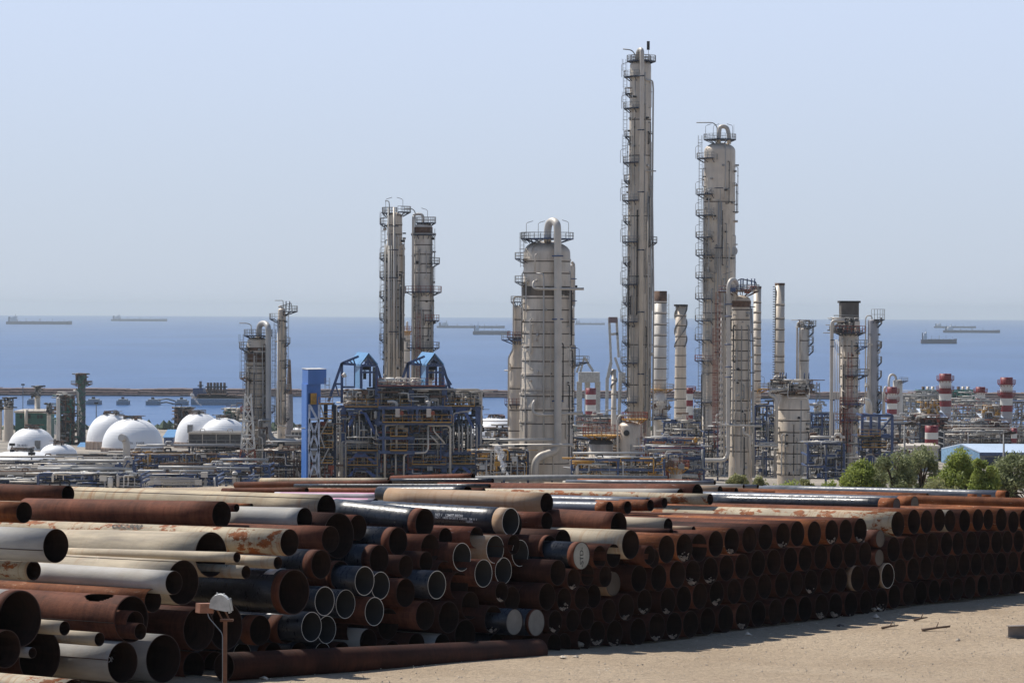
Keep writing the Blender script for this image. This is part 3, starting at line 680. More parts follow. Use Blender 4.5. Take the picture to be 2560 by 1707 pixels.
# floodlight on a rusty post
p = at(563, 1710, 71.0); top = at(563, 1552, 71.0); base = Vector((top.x, 71.0, ground_z(top.x, 71))); k = 71.0 / F
rt = thing('floodlight', base, 'grey floodlight with brown gear box on a thin rusty post before the pipes', 'floodlight')
rp = simple('post_rust', (.20, .095, .055), .85, scale=5); gl = simple('floodlight_grey', (.52, .52, .49), .5, scale=4); gx = simple('gear_box_rust', (.30, .14, .085), .7, scale=5)
b = MB(); b.box(base.x - .045, base.x + .045, 70.955, 71.045, base.z - .1, top.z, 0); b.build('post', rp, rt)
b = MB(); b.box(base.x - .12, base.x + .2, 70.9, 71.1, top.z, top.z + .05); b.build('cross_arm', rp, rt)
hc = at(548, 1508, 71.0)
b = MB()
for sxx in (-.08, .1): b.bar((base.x + sxx, 71, top.z + .05), (hc.x + sxx, 71, hc.z - .1), .035)
b.build('bracket', rp, rt)
# lamp housing: curved shell opening to the lower right
b = MB(); prof = []
for i in range(9):
    a = R(150 - i * 15); prof.append((hc.x + .02 + .27 * math.cos(a), hc.z - .06 + .30 * math.sin(a)))
prof = [(hc.x - .24, hc.z - .10)] + prof + [(hc.x + .30, hc.z - .16), (hc.x + .20, hc.z - .18), (hc.x - .06, hc.z - .14)]
n0 = len(prof)
for yy in (70.82, 71.18):
    for q in prof: b.v.append((q[0], yy + (q[0] - hc.x) * -.25, q[1]))
for i in range(n0): b.face([i, (i + 1) % n0, n0 + (i + 1) % n0, n0 + i])
b.face(list(range(n0))[::-1]); b.face([n0 + i for i in range(n0)])
hd = b.build('lamp_housing', gl, rt)
b = MB(); b.bar((hc.x + .25, 70.78, hc.z + .12), (hc.x + .31, 70.78, hc.z - .2), .05, .04); b.bar((hc.x + .25, 71.2, hc.z + .12), (hc.x + .31, 71.2, hc.z - .2), .05, .04); b.bar((hc.x + .27, 70.78, hc.z - .2), (hc.x + .27, 71.2, hc.z - .2), .04)
b.build('front_rim', gl, rt)
b = MB(); b.bar((hc.x - .52, 70.86, hc.z - .10), (hc.x - .2, 71.06, hc.z - .12), .26, .24); b.build('gear_box', gx, rt)
b = MB(); b.tube([(hc.x - .05, 71, hc.z + .2), (hc.x - .05, 71, hc.z + .28)], .015, 6); b.tube([(hc.x + .12, 71, hc.z + .2), (hc.x + .12, 71, hc.z + .26)], .015, 6); b.build('clip', gl, rt)
b = MB(); b.tube([(hc.x - .28, 70.9, hc.z - .22), (hc.x - .25, 70.9, hc.z - .34), (base.x - .06, 70.94, top.z - .3), (base.x - .055, 70.94, base.z + .2)], .012, 5, bend=.1); b.build('cable', simple('grey_cable', (.25, .28, .32)), rt)

# ships at anchor
sh_h = simple('ship_hull_red_grey', (.10, .07, .08), .6); sh_w = simple('ship_white', (.7, .7, .68), .5); sh_g = simple('ship_deck', (.16, .14, .13), .7); sh_b = simple('ship_funnel', (.07, .09, .16), .6)
def ship(x0, x1, yw, hh, house='left', label='', kind='tanker', Y=None):
    """waterline at pixel row yw between pixel columns x0, x1; hull hh pixels high"""
    yh = 778 + (x0 + x1) / 2 * .0047 - 6; Y = (CAMZ - SEA) * F / (yw - yh); k = Y / F
    a = at(x0, yw, Y).x; bb = at(x1, yw, Y).x; L = bb - a; H = hh * k; W_ = L * .15
    rt = thing('ship', ((a + bb) / 2, Y, SEA), label, 'ship', 'ships at anchor on the sea')
    b = MB(); st = [(0, .55, .25), (.03, .9, 0), (.1, 1, 0), (.85, 1, 0), (.95, .7, -.2), (1, .06, -.6)]
    pr = []
    for t, ww, ov in st:
        x = a + t * L if house == 'left' else bb - t * L; top = H * (1.25 if t > .93 else 1)
        pr.append([(x, Y - W_ / 2 * ww, SEA + top), (x, Y - W_ / 2 * ww * .8, SEA - 1), (x, Y + W_ / 2 * ww * .8, SEA - 1), (x, Y + W_ / 2 * ww, SEA + top)])
    for p in pr: b.v += p
    for i in range(len(pr) - 1):
        for j in range(4): p = i * 4 + j; q = i * 4 + (j + 1) % 4; b.face([p, q, q + 4, p + 4])
    b.face([0, 1, 2, 3]); e = len(b.v) - 4; b.face([e + 3, e + 2, e + 1, e]); b.build('hull', sh_h, rt)
    sgn = 1 if house == 'left' else -1; xa = a if house == 'left' else bb; U = H
    b = MB(); z = SEA + H
    def bx(t0, t1, w, z0, z1, m=0): 
        q = sorted((xa + sgn * t0 * L, xa + sgn * t1 * L)); b.box(q[0], q[1], Y - W_ * w / 2, Y + W_ * w / 2, z0, z1, m)
    bx(.06, .17, .8, z, z + U * .9); bx(.08, .155, .7, z + U * .9, z + U * 1.6); bx(.125, .15, 1.0, z + U * 1.6, z + U * 1.95); b.build('deckhouse', sh_w, rt)
    b = MB(); bx(.03, .06, .25, z, z + U * 1.7); b.build('funnel', sh_b, rt)
    b = MB(); bx(.19, .93, .1, z, z + U * .12); 
    for t in (.3, .5, .52, .7, .88): b.tube([(xa + sgn * t * L, Y, z), (xa + sgn * t * L, Y, z + U * (1.1 if t < .8 else .8))], L * .003, 6)
    for t in (.3, .4, .62, .8): bx(t, t + .012, .7, z, z + U * .2)
    b.tube([(xa + sgn * .14 * L, Y, z + U * 1.9), (xa + sgn * .14 * L, Y, z + U * 2.7)], L * .003, 6)
    b.build('deck_gear', sh_g, rt)
ship(16, 180, 811, 7, 'left', 'long tanker at the far left of the sea with white deckhouse aft')
ship(278, 418, 803, 5, 'left', 'hazy tanker right of the leftmost one, nearer the horizon')
ship(1092, 1262, 820, 5, 'left', 'faint long ship in the middle, behind the darker one')
ship(1182, 1276, 837, 9, 'left', 'darker tanker partly hidden by the big round column')
ship(1438, 1512, 812, 4, 'left', 'faintest ship low on the horizon just left of the tallest tower')
ship(2302, 2392, 859, 10, 'left', 'nearest dark cargo ship on the right sea')
ship(2358, 2500, 832, 6, 'left', 'long ship behind the nearest dark one on the right sea')
ship(2335, 2440, 820, 4, 'left', 'faint ship on the horizon above the others at the right')
# ================================================================ refinery materials and builders
def mat_clad(name, c, dark=.62, streak=(.26, .18, .115), amt=.62, rough=.5):
    m, nt, b = nodes_mat(name)
    col = ramp(nt, noise(nt, .22, objvec(nt, (1, 1, 1.2)), 4), [(.3, tuple(x * .86 for x in c)), (.7, tuple(x * 1.1 for x in c))])
    col = mixc(nt, ramp(nt, noise(nt, .8, objvec(nt, (1, 1, .06)), 6, .65), [(.48, 0.), (.72, amt)]), col, tuple(x * dark for x in c))
    col = mixc(nt, ramp(nt, noise(nt, .35, objvec(nt, (1, 1, .35)), 6, .7), [(.56, 0.), (.72, amt)]), col, streak)
    nt.links.new(col, b.inputs['Base Color']); b.inputs['Roughness'].default_value = rough; b.inputs['Metallic'].default_value = .15
    bump(nt, b, noise(nt, 1.2, objvec(nt, (1, 1, .5)), 3), .08, .4); return m
M_clad = mat_clad('weathered_cladding', (.70, .61, .50)); M_clad2 = mat_clad('beige_cladding', (.72, .62, .50)); M_cladg = mat_clad('grey_cladding', (.66, .61, .54))
M_pipe = mat_clad('pipe_cladding', (.62, .57, .50), amt=.3); M_pipeg = mat_clad('grey_pipe_cladding', (.48, .47, .45), amt=.3)
M_seam = simple('dark_seam', (.10, .085, .07), .8); M_blue = simple('blue_steel', (.05, .082, .18), .5, var=.35); M_blued = simple('dark_blue_steel', (.018, .028, .06), .6); M_bluel = simple('light_blue_sheet', (.12, .29, .52), .45, var=.15)
M_rail = simple('galvanised_rail', (.30, .29, .27), .6); M_dark = simple('dark_machinery', (.035, .033, .032), .8); M_yel = simple('yellow_rail', (.48, .25, .04), .6)
M_red = simple('rusty_red_steel', (.26, .06, .03), .7); M_rust = simple('burnt_rust_plate', (.14, .08, .05), .85, var=.5); M_white = simple('white_tank_paint', (.93, .93, .93), .5, var=.04, scale=.1)
M_conc = simple('pinkish_concrete', (.50, .40, .33), .8, dirt=(.34, .17, .09), dscale=.12, vec=(1, 1, .25)); M_grey = simple('grey_steel', (.2, .2, .2), .6); M_green = simple('green_cladding', (.03, .12, .09), .6)
M_redp = simple('stack_red_paint', (.22, .014, .02), .5, var=.1); M_whp = simple('stack_white_paint', (.72, .70, .64), .5, var=.05); M_stone = simple('breakwater_rock', (.20, .14, .12), .95, var=.4, scale=.3)

def rpx(D): return D / F
def cyl_at(cx, y, D): p = at(cx, y, D); return p
class Unit:
    """one free-standing thing of the plant, laid out at distance D"""
    def __init__(s, name, label, cat, D, cx, ybase, group=None, R_=None):
        s.D = D; s.k = D / F; s.cx = cx; p = at(cx, 1000, D); s.x = p.x
        s.zb = ground_z(p.x, D); s.root = thing(name, (p.x, D, s.zb), label, cat, group)
    def z(s, y): return at(s.cx, y, s.D).z
    def P(s, x, y, dy=0): return at(x, y, s.D + dy)
    def part(s, name, b, mat, parent=None, **kw): return b.build(name, mat, parent or s.root, **kw) if b.v else None
    def shell(s, prof, mat, seams=(), name='shell', dome=.55, n=28, base=True, seam_h=.3, seam_w=.09, cx=None, dy=0):
        x0 = s.x if cx is None else at(cx, 1000, s.D + dy).x; b = MB(); pr = []
        pts = [(hw * s.k, s.z(y)) for y, hw in prof]
        if dome:
            r0, z0 = pts[0]; hgt = r0 * dome
            for i in range(6, 0, -1):
                a = math.pi / 2 * i / 6; pr.append((max(.01, r0 * math.cos(a)), z0 + hgt * math.sin(a)))
        else: pr.append((.01, pts[0][1]))
        pr += pts
        if base: pr.append((pts[-1][0], s.zb - .5))
        b.lathe((x0, s.D + dy, 0), pr, n)
        for y in seams:
            z = s.z(y); rr = interp([(a, c) for c, a in [(h, zz) for h, zz in pts]][::-1] if pts[0][1] > pts[-1][1] else pts, z) if False else None
            for (ra, za), (rb, zb) in zip(pts, pts[1:] + [(pts[-1][0], -100)]):
                if zb <= z <= za: rr = ra + (rb - ra) * (za - z) / max(1e-6, za - zb); break
            if rr: b.ring((x0, s.D + dy, z), rr - .02, seam_w, seam_h, n); b.ring((x0, s.D + dy, z - .22), rr - .02, .05, .22, n, 1)
        b.f = [f[::-1] if i < (len(pr) - 1) * n else f for i, f in enumerate(b.f)]
        return s.part(name, b, [mat, M_seam])
    def tube(s, pts, rp, mat, name='riser_pipe', dy=0, bend=None, n=10, b=None, clamps=None):
        """pts: (x, y[, dy]) in pixels"""
        w = [at(p[0], p[1], s.D + (p[2] if len(p) > 2 else dy)) for p in pts]; bb = b or MB()
        bb.tube(w, rp * s.k, n, bend=(bend if bend is not None else rp * 3) * s.k)
        return s.part(name, bb, mat) if b is None else None
    def platform(s, y, r_, a0=0, a1=360, wd=1.3, cx=None, dy=0, deck=None, rail=None, rh=1.25, extra=None):
        x0 = s.x if cx is None else at(cx, 1000, s.D + dy).x; z = s.z(y); r0 = r_ * s.k; c = Vector((x0, s.D + dy, z)); n = max(6, int((a1 - a0) / 15))
        b = MB(); b.ring((c.x, c.y, z - .12), r0, wd, .22, n, 0, a0, a1)
        for q in range(0, n + 1, 2):
            a = R(a0 + (a1 - a0) * q / n); b.bar((c.x + math.cos(a) * (r0 + wd * .9), c.y + math.sin(a) * (r0 + wd * .9), z - .1), (c.x + math.cos(a) * r0, c.y + math.sin(a) * r0, z - .9), .12)
        o = s.part('platform', b, deck or M_blued); b = MB()
        rr = r0 + wd; pts = []
        for q in range(n + 1):
            a = R(a0 + (a1 - a0) * q / n); p = Vector((c.x + rr * math.cos(a), c.y + rr * math.sin(a), z)); pts.append(p)
            b.bar(p, p + Vector((0, 0, rh)), .08)
        for hz_ in (rh * .5, rh):
            for p, q in zip(pts, pts[1:]): b.bar(p + Vector((0, 0, hz_)), q + Vector((0, 0, hz_)), .08)
        if a1 - a0 < 350:
            for a, p in ((a0, pts[0]), (a1, pts[-1])):
                q = Vector((c.x + r0 * math.cos(R(a)), c.y + r0 * math.sin(R(a)), z))
                for hz_ in (rh * .5, rh): b.bar(p + Vector((0, 0, hz_)), q + Vector((0, 0, hz_)), .08)
        s.part('railing', b, rail or M_rail, o); return o
    def ladder(s, x, y0, y1, dy=0, wd=.6, cage=True, mat=None, parent=None):
        p0 = at(x, y0, s.D + dy); p1 = at(x, y1, s.D + dy); z0, z1 = sorted((p0.z, p1.z)); b = MB(); xx = (p0.x + p1.x) / 2; yy = s.D + dy
        for sx in (-wd / 2, wd / 2): b.bar((xx + sx, yy, z0), (xx + sx, yy, z1), .08)
        n = int((z1 - z0) / .8)
        for i in range(n): b.bar((xx - wd / 2, yy, z0 + i * .8 + .3), (xx + wd / 2, yy, z0 + i * .8 + .3), .06)
        if cage:
            for i in range(int((z1 - z0) / 2.2)):
                zz = z0 + 1.4 + i * 2.2
                for q in ((-.55, 0), (-.4, -.7), (.4, -.7), (.55, 0)): pass
                ps = [Vector((xx + q[0], yy + q[1], zz)) for q in ((-.5, 0), (-.5, -.6), (.5, -.6), (.5, 0))]
                for a, c in zip(ps, ps[1:]): b.bar(a, c, .07)
            for q in (-.5, .5): b.bar((xx + q, yy - .6, z0 + 1.4), (xx + q, yy - .6, z1), .05)
        return s.part('ladder', b, mat or M_rail)
    def lampost(s, x, y, side=-1, h=2.6, dy=0, mat=None):
        p = at(x, y, s.D + dy); b = MB(); t = p + Vector((0, 0, h))
        b.tube([p, t, t + Vector((-side * .3, 0, .25))], .05, 5); b.bar(t + Vector((-side * .2, 0, .2)), t + Vector((-side * 1.3, 0, .55)), .18, .1)
        s.part('lamp', b, mat or M_grey)
    def frame(s, xs, ys, dep=(0, 10), w=.45, mat=None, name='frame', braces=()):
        """rectangular steelwork: posts at pixel columns xs, beams at pixel rows ys, at two depths"""
        b = MB()
        for dy in dep:
            for x in xs:
                p = at(x, min(ys), s.D + dy); b.bar((p.x, p.y, p.z), (p.x, p.y, s.zb), w)
            for y in ys:
                a = at(min(xs), y, s.D + dy); c = at(max(xs), y, s.D + dy); b.bar((a.x, a.y, c.z / 2 + a.z / 2), (c.x, c.y, c.z / 2 + a.z / 2), w * .8, w)
            for (xa, ya, xb, yb) in braces: b.bar(at(xa, ya, s.D + dy), at(xb, yb, s.D + dy), w * .6)
        for x in xs:
            for y in ys: a = at(x, y, s.D + dep[0]); c = Vector((a.x, s.D + dep[-1], a.z)); b.bar(a, c, w * .7)
        return s.part(name, b, mat or M_blue)
    def deck(s, x0, x1, y, dep=(-1, 9), mat=None, rail=None, name='walkway', rh=1.2, th=.2, step=1.8):
        a = at(x0, y, s.D + dep[0]); c = at(x1, y, s.D + dep[0]); z = (a.z + c.z) / 2; b = MB()
        b.box(a.x, c.x, s.D + dep[0], s.D + dep[1], z - th, z); o = s.part(name, b, mat or M_blued)
        b = MB(); n = max(1, int((c.x - a.x) / step))
        for i in range(n + 1):
            xx = a.x + (c.x - a.x) * i / n; b.bar((xx, s.D + dep[0], z), (xx, s.D + dep[0], z + rh), .08)
        for q in (.5, 1): b.bar((a.x, s.D + dep[0], z + rh * q), (c.x, s.D + dep[0], z + rh * q), .08)
        b.bar((a.x, s.D + dep[0], z + .1), (c.x, s.D + dep[0], z + .1), .05, .2)
        s.part('railing', b, rail or M_yel, o); return o
    def clutter(s, x0, x1, y0, y1, n, dep=(0, 8), rs=(.08, .3), mats=None, seed=1, name='pipework', valves=True):
        """small-bore pipes, valves and cable trays filling a unit; one mesh per colour"""
        rn = random.Random(seed); mats = mats or [M_pipe, M_pipeg, M_rail, M_rust]; bs = [MB() for _ in mats]
        for _ in range(int(n * 1.7)):
            b = bs[rn.randrange(len(mats))]; dy = rn.uniform(*dep); r = rn.uniform(rs[0], rs[1]) * (.45 + .55 * rn.random())
            x = rn.uniform(x0, x1); y = rn.uniform(y0, y1); p = at(x, y, s.D + dy); t = rn.random(); lo = at(x, y1, s.D + dy).z; hi = at(x, y0, s.D + dy).z
            xl = at(x0, y, s.D + dy).x; xr = at(x1, y, s.D + dy).x
            if t < .42:
                q = max(xl, min(xr, p.x + rn.choice((-1, 1)) * rn.uniform(2, 14))); h = rn.choice((0, 0, -1.2, 1.5, -2.5)); mid = (p.x + q) / 2
                z2 = max(lo, min(hi, p.z + h)); b.tube([p, (mid, p.y, p.z), (mid, p.y, z2), (q, p.y, z2)] if h else [p, (q, p.y, p.z)], r, 6, bend=r * 2.5)
            elif t < .74:
                z2 = max(lo, min(hi, p.z + rn.choice((-1, 1)) * rn.uniform(2, 9))); e = rn.choice((-1, 1)) * rn.uniform(.8, 2.5)
                b.tube([p, (p.x, p.y, z2), (p.x + e, p.y, z2)], r, 6, bend=r * 2.5)
            elif t < .86: b.tube([p, p + Vector((rn.uniform(-2, 2), rn.uniform(2, 6), 0))], r, 6)
            elif t < .93: z2 = max(lo, p.z - rn.uniform(.5, 1.6)); b.lathe((p.x, p.y, 0), [(.01, p.z + .3), (r * 2.5, p.z), (r * 2.5, z2), (.01, z2 - .3)], 8)
            elif valves: b.box(p.x - .5, p.x + .5, p.y - .4, p.y + .4, p.z - .4, p.z + .4)
        for b, m in zip(bs, mats): s.part(name, b, m, kind='stuff')

def dress(u, r, y0, y1, seed, n=16, cx=None, dy=0, mats=None):
    # small-bore lines, nozzles, clips and cable runs clinging to a column's visible side
    rn = random.Random(seed); x0 = u.x if cx is None else at(cx, 1000, u.D + dy).x; yc = u.D + dy; mats = mats or [M_pipe, M_pipeg, M_dark, M_rail]; bs = [MB() for _ in mats]
    zt, zb_ = u.z(y0), u.z(y1); rr = r * u.k
    P_ = lambda a, q, z: Vector((x0 + q * math.cos(a), yc + q * math.sin(a), z))
    for i in range(n):
        b = bs[rn.randrange(len(mats))]; a = R(rn.uniform(195, 345)); z0 = rn.uniform(zb_, zt); L = rn.uniform(2, 16) if rn.random() < .7 else rn.uniform(12, 30); z1 = max(zb_, z0 - L); q = rr + rn.uniform(.25, .6); t = rn.uniform(.05, .14)
        b.tube([P_(a, rr - .1, z0), P_(a, q, z0), P_(a, q, z1), P_(a + rn.choice((0, .12, -.15)), rr - .1, z1)], t, 6, bend=t * 3)
        for k in range(int(L / 4)): p = P_(a, q, z0 - 2 - k * 4); b.box(p.x - .16, p.x + .16, p.y - .1, p.y + .25, p.z - .08, p.z + .08)
        a = R(rn.uniform(185, 355)); z0 = rn.uniform(zb_, zt); b.tube([P_(a, rr - .1, z0), P_(a, rr + rn.uniform(.35, .8), z0)], rn.uniform(.1, .28), 8)
    for b, m in zip(bs, mats): u.part('small_piping', b, m, kind='stuff')
# ---------------------------------------------------------------- region converters
T1 = reg(1500, 90, 3.92); T2 = reg(1500, 450, 3.92); T3 = reg(900, 480, 3.733); T4 = reg(1240, 540, 4.354)
Q1 = reg(580, 740, 3.136); Q2 = reg(1180, 740, 3.136); Q3 = reg(1700, 740, 3.136); Q4 = reg(2060, 740, 3.136); LL = reg(0, 740, 3.136); QB = reg(820, 880, 4.751)
def mp(rg_, pts): return [rg_(p[0], p[1]) + tuple(p[2:]) for p in pts]

# ================================================================ the tallest tower
u = Unit('distillation_column', 'tallest slender grey-brown tower with a thick riser pipe down its front', 'column', 600, 1597, 1195)
hw = 27
u.shell([(165, 26.5), (300, 27), (460, 28.5), (1195, 30)], M_clad, [T1(0, 820)[1], T1(0, 1170)[1], T2(0, 350)[1], T2(0, 940)[1], 860, 960], dome=.6, n=32)
dress(u, 27.5, 180, 1080, 301, 60)
r0 = u.x
u.tube(mp(T1, [(372, 290, 0), (372, 160, -1.6), (388, 136, -2.2), (410, 136, -3.2), (412, 190, -3.4)]) + [(1602, 1080, -3.4)], 5.6, M_pipe, bend=9)
for yy in (190, 325, 480, 625, 780, 935): u.tube([(1594, yy, -3.6), (1611, yy, -3.9)], 1.6, M_blued, 'pipe_clamp')
u.tube(mp(T1, [(440, 360, -2.6), (445, 430, -2.6), (515, 440, -1), (522, 520, -.6)]) + [(1631, 500, -.6), (1634, 730, -.5), (1632, 1110, -.5)], 2.1, M_pipeg)
u.tube([(1627, 430, -1.6), (1627, 900, -1.8), (1625, 1120, -1.8)], 1.3, M_pipe); u.tube([(1620, 480, -2.2), (1620, 1120, -2.4)], 1.1, M_pipe)
u.tube([(1588, 200, -2.4), (1586, 600, -2.6), (1583, 1130, -2.8)], .9, M_rail, 'conduit'); u.tube([(1579, 260, -2), (1577, 1130, -2.2)], .7, M_rail, 'conduit')
u.tube(mp(T1, [(432, 1180, -2.8), (432, 1322, -2.8), (548, 1325, -1.5)]), 1.6, M_pipe)
u.tube(mp(T1, [(225, 130), (310, 140), (343, 180), (346, 270)]), 1.5, M_rail, 'davit_arm', bend=8); u.tube(mp(T1, [(475, 80), (475, 250)]), .6, M_rail, 'mast')
b = MB(); p = u.P(*T1(473, 96)); b.box(p.x - .3, p.x + .3, p.y - .3, p.y + .3, p.z - .9, p.z + .9); u.part('beacon', b, M_dark)
u.platform(T1(0, 252)[1], 10, wd=1.6 + .6, cx=T1(388, 0)[0]); u.platform(T1(0, 252)[1] , 15, wd=.9)
ys_ = [T1(0, v)[1] for v in (405, 570, 715, 990, 1245, 1425)] + [T2(0, v)[1] for v in (205, 410, 610, 815, 1025, 1205, 1390)] + [Q2(0, v)[1] for v in (365, 525, 680, 830)]
for i, yy in enumerate(ys_):
    u.platform(yy, 26.5 + min(3, i * .3), 150, 262 if i % 2 == 0 else 215, wd=1.25 if i % 2 == 0 else 1.0)
    if i % 2 == 0: u.lampost(1554 - (i > 3) * 3, yy, -1)
for a, c, xx in zip([T1(0, 250)[1]] + ys_, ys_, [1561, 1563] * 12): u.ladder(xx - (a > 450) * 2, a - 5, c, dy=-.5)
u.platform(T2(0, 615)[1], 29.5, -40, 15, wd=1.2); u.ladder(1614, T1(0, 1600)[1], 600, dy=-3.2, cage=False)

# ================================================================ second tall tower
u = Unit('distillation_column', 'second tallest tower, thicker, with a looped pipe and blue-decked platforms on its left', 'column', 640, 1796, 1195)
u.shell([(378, 39), (500, 39.5), (760, 40), (960, 41.5), (1098, 43), (1104, 52), (1150, 56)], M_clad2, [T2(0, 212)[1], T2(0, 760)[1], T2(0, 1300)[1], T2(0, 1360)[1], 930, 1100, 1150], dome=.55, n=36)
dress(u, 40.5, 400, 1090, 302, 60)
u.tube(mp(T1, [(1155, 1080, -1), (1165, 960, -1), (1175, 895, -1), (1210, 885, -1), (1245, 900, -1), (1262, 960, -1), (1265, 1060, -1)]), 5.2, M_pipe, bend=10)
u.tube(mp(T1, [(945, 850), (1110, 850), (1148, 890), (1148, 1210, -4)]), 1.3, M_rail, 'davit_arm', bend=9)
for x in (1795, 1799, 1803): u.tube([(x + 1, 505, -3.9), (x - 1, 700, -3.9), (x - 3, 1120, -4.2)], 1.2, M_pipeg if x != 1799 else M_pipe)
u.tube(mp(T1, [(1228, 1000, -3.2), (1228, 1560, -3.6)]) + [(1812, 500, -3.7)], 1.1, M_pipe); u.tube(mp(T2, [(1220, 500, -3), (1222, 600, -3.4), (1240, 630, -3), (1345, 632, -.5)]), 1.7, M_pipe)
b = MB(); p = u.P(T2(1292, 0)[0], T2(0, 697)[1], -1.2); b.tube([p, p + Vector((.5, -.8, 0))], .95, 14); u.part('manhole', b, M_pipeg)
for yy in (470, 620, 760, 880, 1000): u.tube([(1786, yy, -4.3), (1808, yy, -4.3)], 1.0, M_blued, 'pipe_clamp')
u.platform(T1(0, 1018)[1], 18, wd=2.0); u.tube(mp(T1, [(1312, 870), (1312, 1010)]), .4, M_rail, 'mast')
for i in (1035, 1110, 1300): u.lampost(*T1(i, 1000), -1 if i < 1200 else 1)
ys_ = [T1(0, 1205)[1], T2(0, 145)[1], T2(0, 350)[1], T2(0, 565)[1], T2(0, 740)[1], T2(0, 960)[1], T2(0, 1165)[1], T2(0, 1380)[1], Q2(0, 345)[1], Q2(0, 508)[1], Q2(0, 830)[1]]
for i, yy in enumerate(ys_):
    u.platform(yy, 39.5 + min(2.5, i * .3), 165, 245, wd=1.6, deck=M_blued, rail=M_red if i in (9,) else M_rail); u.lampost(1739 - (i > 6), yy, -1)
for a, c, xx in zip([T1(0, 1000)[1]] + ys_, ys_, [1750, 1752] * 12): u.ladder(xx, a - 6, c, dy=-.5)
u.ladder(1786, 820, 1100, dy=-5, mat=M_red); u.ladder(1768, 560, 1090, dy=-4.2)
b = MB(); 
for q in range(22):
    a = R(180 + q * 8.2); rr = 56 * u.k; b.bar((u.x + rr * math.cos(a), u.D + rr * math.sin(a), u.z(1150)), (u.x + rr * 1.07 * math.cos(a), u.D + rr * 1.07 * math.sin(a), u.z(1128)), .5)
u.part('torn_insulation', b, simple('torn_orange_lagging', (.45, .28, .14), .9, var=.5))

# ================================================================ big round column with the giant looped pipe
u = Unit('distillation_column', 'widest ribbed grey column with a giant U-shaped pipe over its dome', 'column', 560, 1366, 1195)
seams = [T4(0, v)[1] for v in (490, 620, 890)] + [Q2(0, v)[1] for v in (105, 200, 290, 395, 505, 620, 740, 885, 990, 1300)] + [Q2(0, 775)[1]]
u.shell([(T4(0, 400)[1], 58), (700, 59), (T4(0, 755)[1], 60), (745, 60), (975, 62), (985, 66), (1195, 67)], M_clad, seams, dome=.5, n=48, seam_h=.4, seam_w=.16)
dress(u, 61, 660, 1190, 303, 34)
b = MB(); b.lathe((u.x, u.D, 0), [(59.8 * u.k + .05, u.z(T4(0, 885)[1])), (59.8 * u.k + .05, u.z(T4(0, 765)[1]))], 48); b.f = [f for f in b.f]; u.part('stained_band', b, simple('stained_lagging', (.16, .13, .10), .9, var=.6, scale=.5, vec=(1, 1, .3)))
u.tube([(1369, 605, -2), (1369, 575, -2), (1373, 556, -2.5), (1384, 552, -3.5), (1393, 560, -4.8), (1394, 590, -5), (1395, 900, -6.0), (1394, 1115, -6.5), (1388, 1128, -6.8), (1350, 1140, -7.5), (1338, 1155, -7.8), (1337, 1230, -8)], 9.4, M_pipe, n=20, bend=10, name='giant_loop_pipe')
for yy in (640, 798, 1002): u.tube([(1380, yy, -6.5), (1408, yy, -6)], 1.8, M_blue, 'pipe_clamp')
u.tube(mp(T4, [(445, 700, -5), (405, 720, -6), (405, 780, -6.4), (450, 793, -6.6), (955, 793, -5)]), 3.2, M_pipe, bend=8, n=12)
u.tube(mp(T4, [(455, 415, -5), (425, 420, -5.2), (425, 610, -5.3)]), 1.6, M_pipe); u.tube(mp(T4, [(440, 625, -5.2), (520, 630, -5.6), (520, 900, -5.6)]) + [(1359, 1160, -6)], 2.0, M_pipeg)
u.tube(mp(Q2, [(490, 820, -5.4), (475, 850, -5.8), (478, 915, -6), (530, 932, -6.2), (870, 915, -5)]), 3.4, M_pipe, bend=9, n=12)
u.tube(mp(Q2, [(640, 1125, -8), (60, 1128, -8)]), 3.6, M_pipeg, n=12); u.tube(mp(Q2, [(60, 1172, -9), (780, 1165, -9), (800, 1190, -9)]), 3.4, M_pipe, n=12)
u.tube(mp(Q2, [(1160, 1290), (1100, 1300)]), 2, M_pipe)
u.platform(T4(0, 250)[1], 30, wd=2.8, cx=T4(550, 0)[0], deck=M_blue); u.platform(T4(0, 250)[1], 54, 190, 230, wd=1)
for q in (330, 460): u.lampost(*T4(q, 250), -1, 3)
u.lampost(*T4(790, 240), 1, 3); u.ladder(T4(283, 0)[0], T4(0, 180)[1], 668, dy=-1)
for yy in (T4(0, 470)[1], T4(0, 722)[1]): u.platform(yy, 60, 172, 215, wd=1.6)
b = MB()
for q in range(10):
    a = R(190 + q * 10); pr = [(58 * u.k * math.cos(t * .16), u.z(632) + 29 * u.k * math.sin(t * .16) * 1.04) for t in range(9)]
    pts = [Vector((u.x + (r + .15) * math.cos(a), u.D + (r + .15) * math.sin(a), z + .1)) for r, z in pr]
    if q in (1, 2, 4): b.tube(pts, .09, 5)
u.part('dome_railing', b, M_rail)
# companion vessel hugging its right side
u = Unit('process_column', 'narrower grey column hugging the right side of the widest ribbed column', 'column', 566, 1420, 1195)
u.shell([(668, 14), (700, 15), (1195, 17)], M_clad2, [Q2(0, v)[1] for v in (200, 300, 400, 505, 620, 740, 885, 990)], dome=.5, seam_h=.3)
dress(u, 16, 690, 1190, 304, 14)
u.tube(mp(T4, [(820, 500, 0), (845, 520, 0), (848, 560, 0), (848, 980, -1), (820, 1010, -3), (745, 1020, -5), (738, 1080, -5)]) + [(1410, 1000, -5), (1410, 1195, -5)], 3.6, M_pipe, bend=7, n=12)
for yy in (697, 752, 798, 870, 1010): u.tube([(1424, yy, -2.4), (1441, yy, -1)], 1.3, M_blue, 'pipe_clamp')
u.platform(Q2(0, 520)[1], 15, -60, 40, wd=3, deck=M_blued); u.platform(Q2(0, 1110)[1], 17, -60, 40, wd=5, deck=M_blued, rail=M_rail); u.lampost(Q2(840, 0)[0], Q2(0, 520)[1], 1)
u.ladder(1432, 870, 1090, dy=-3)

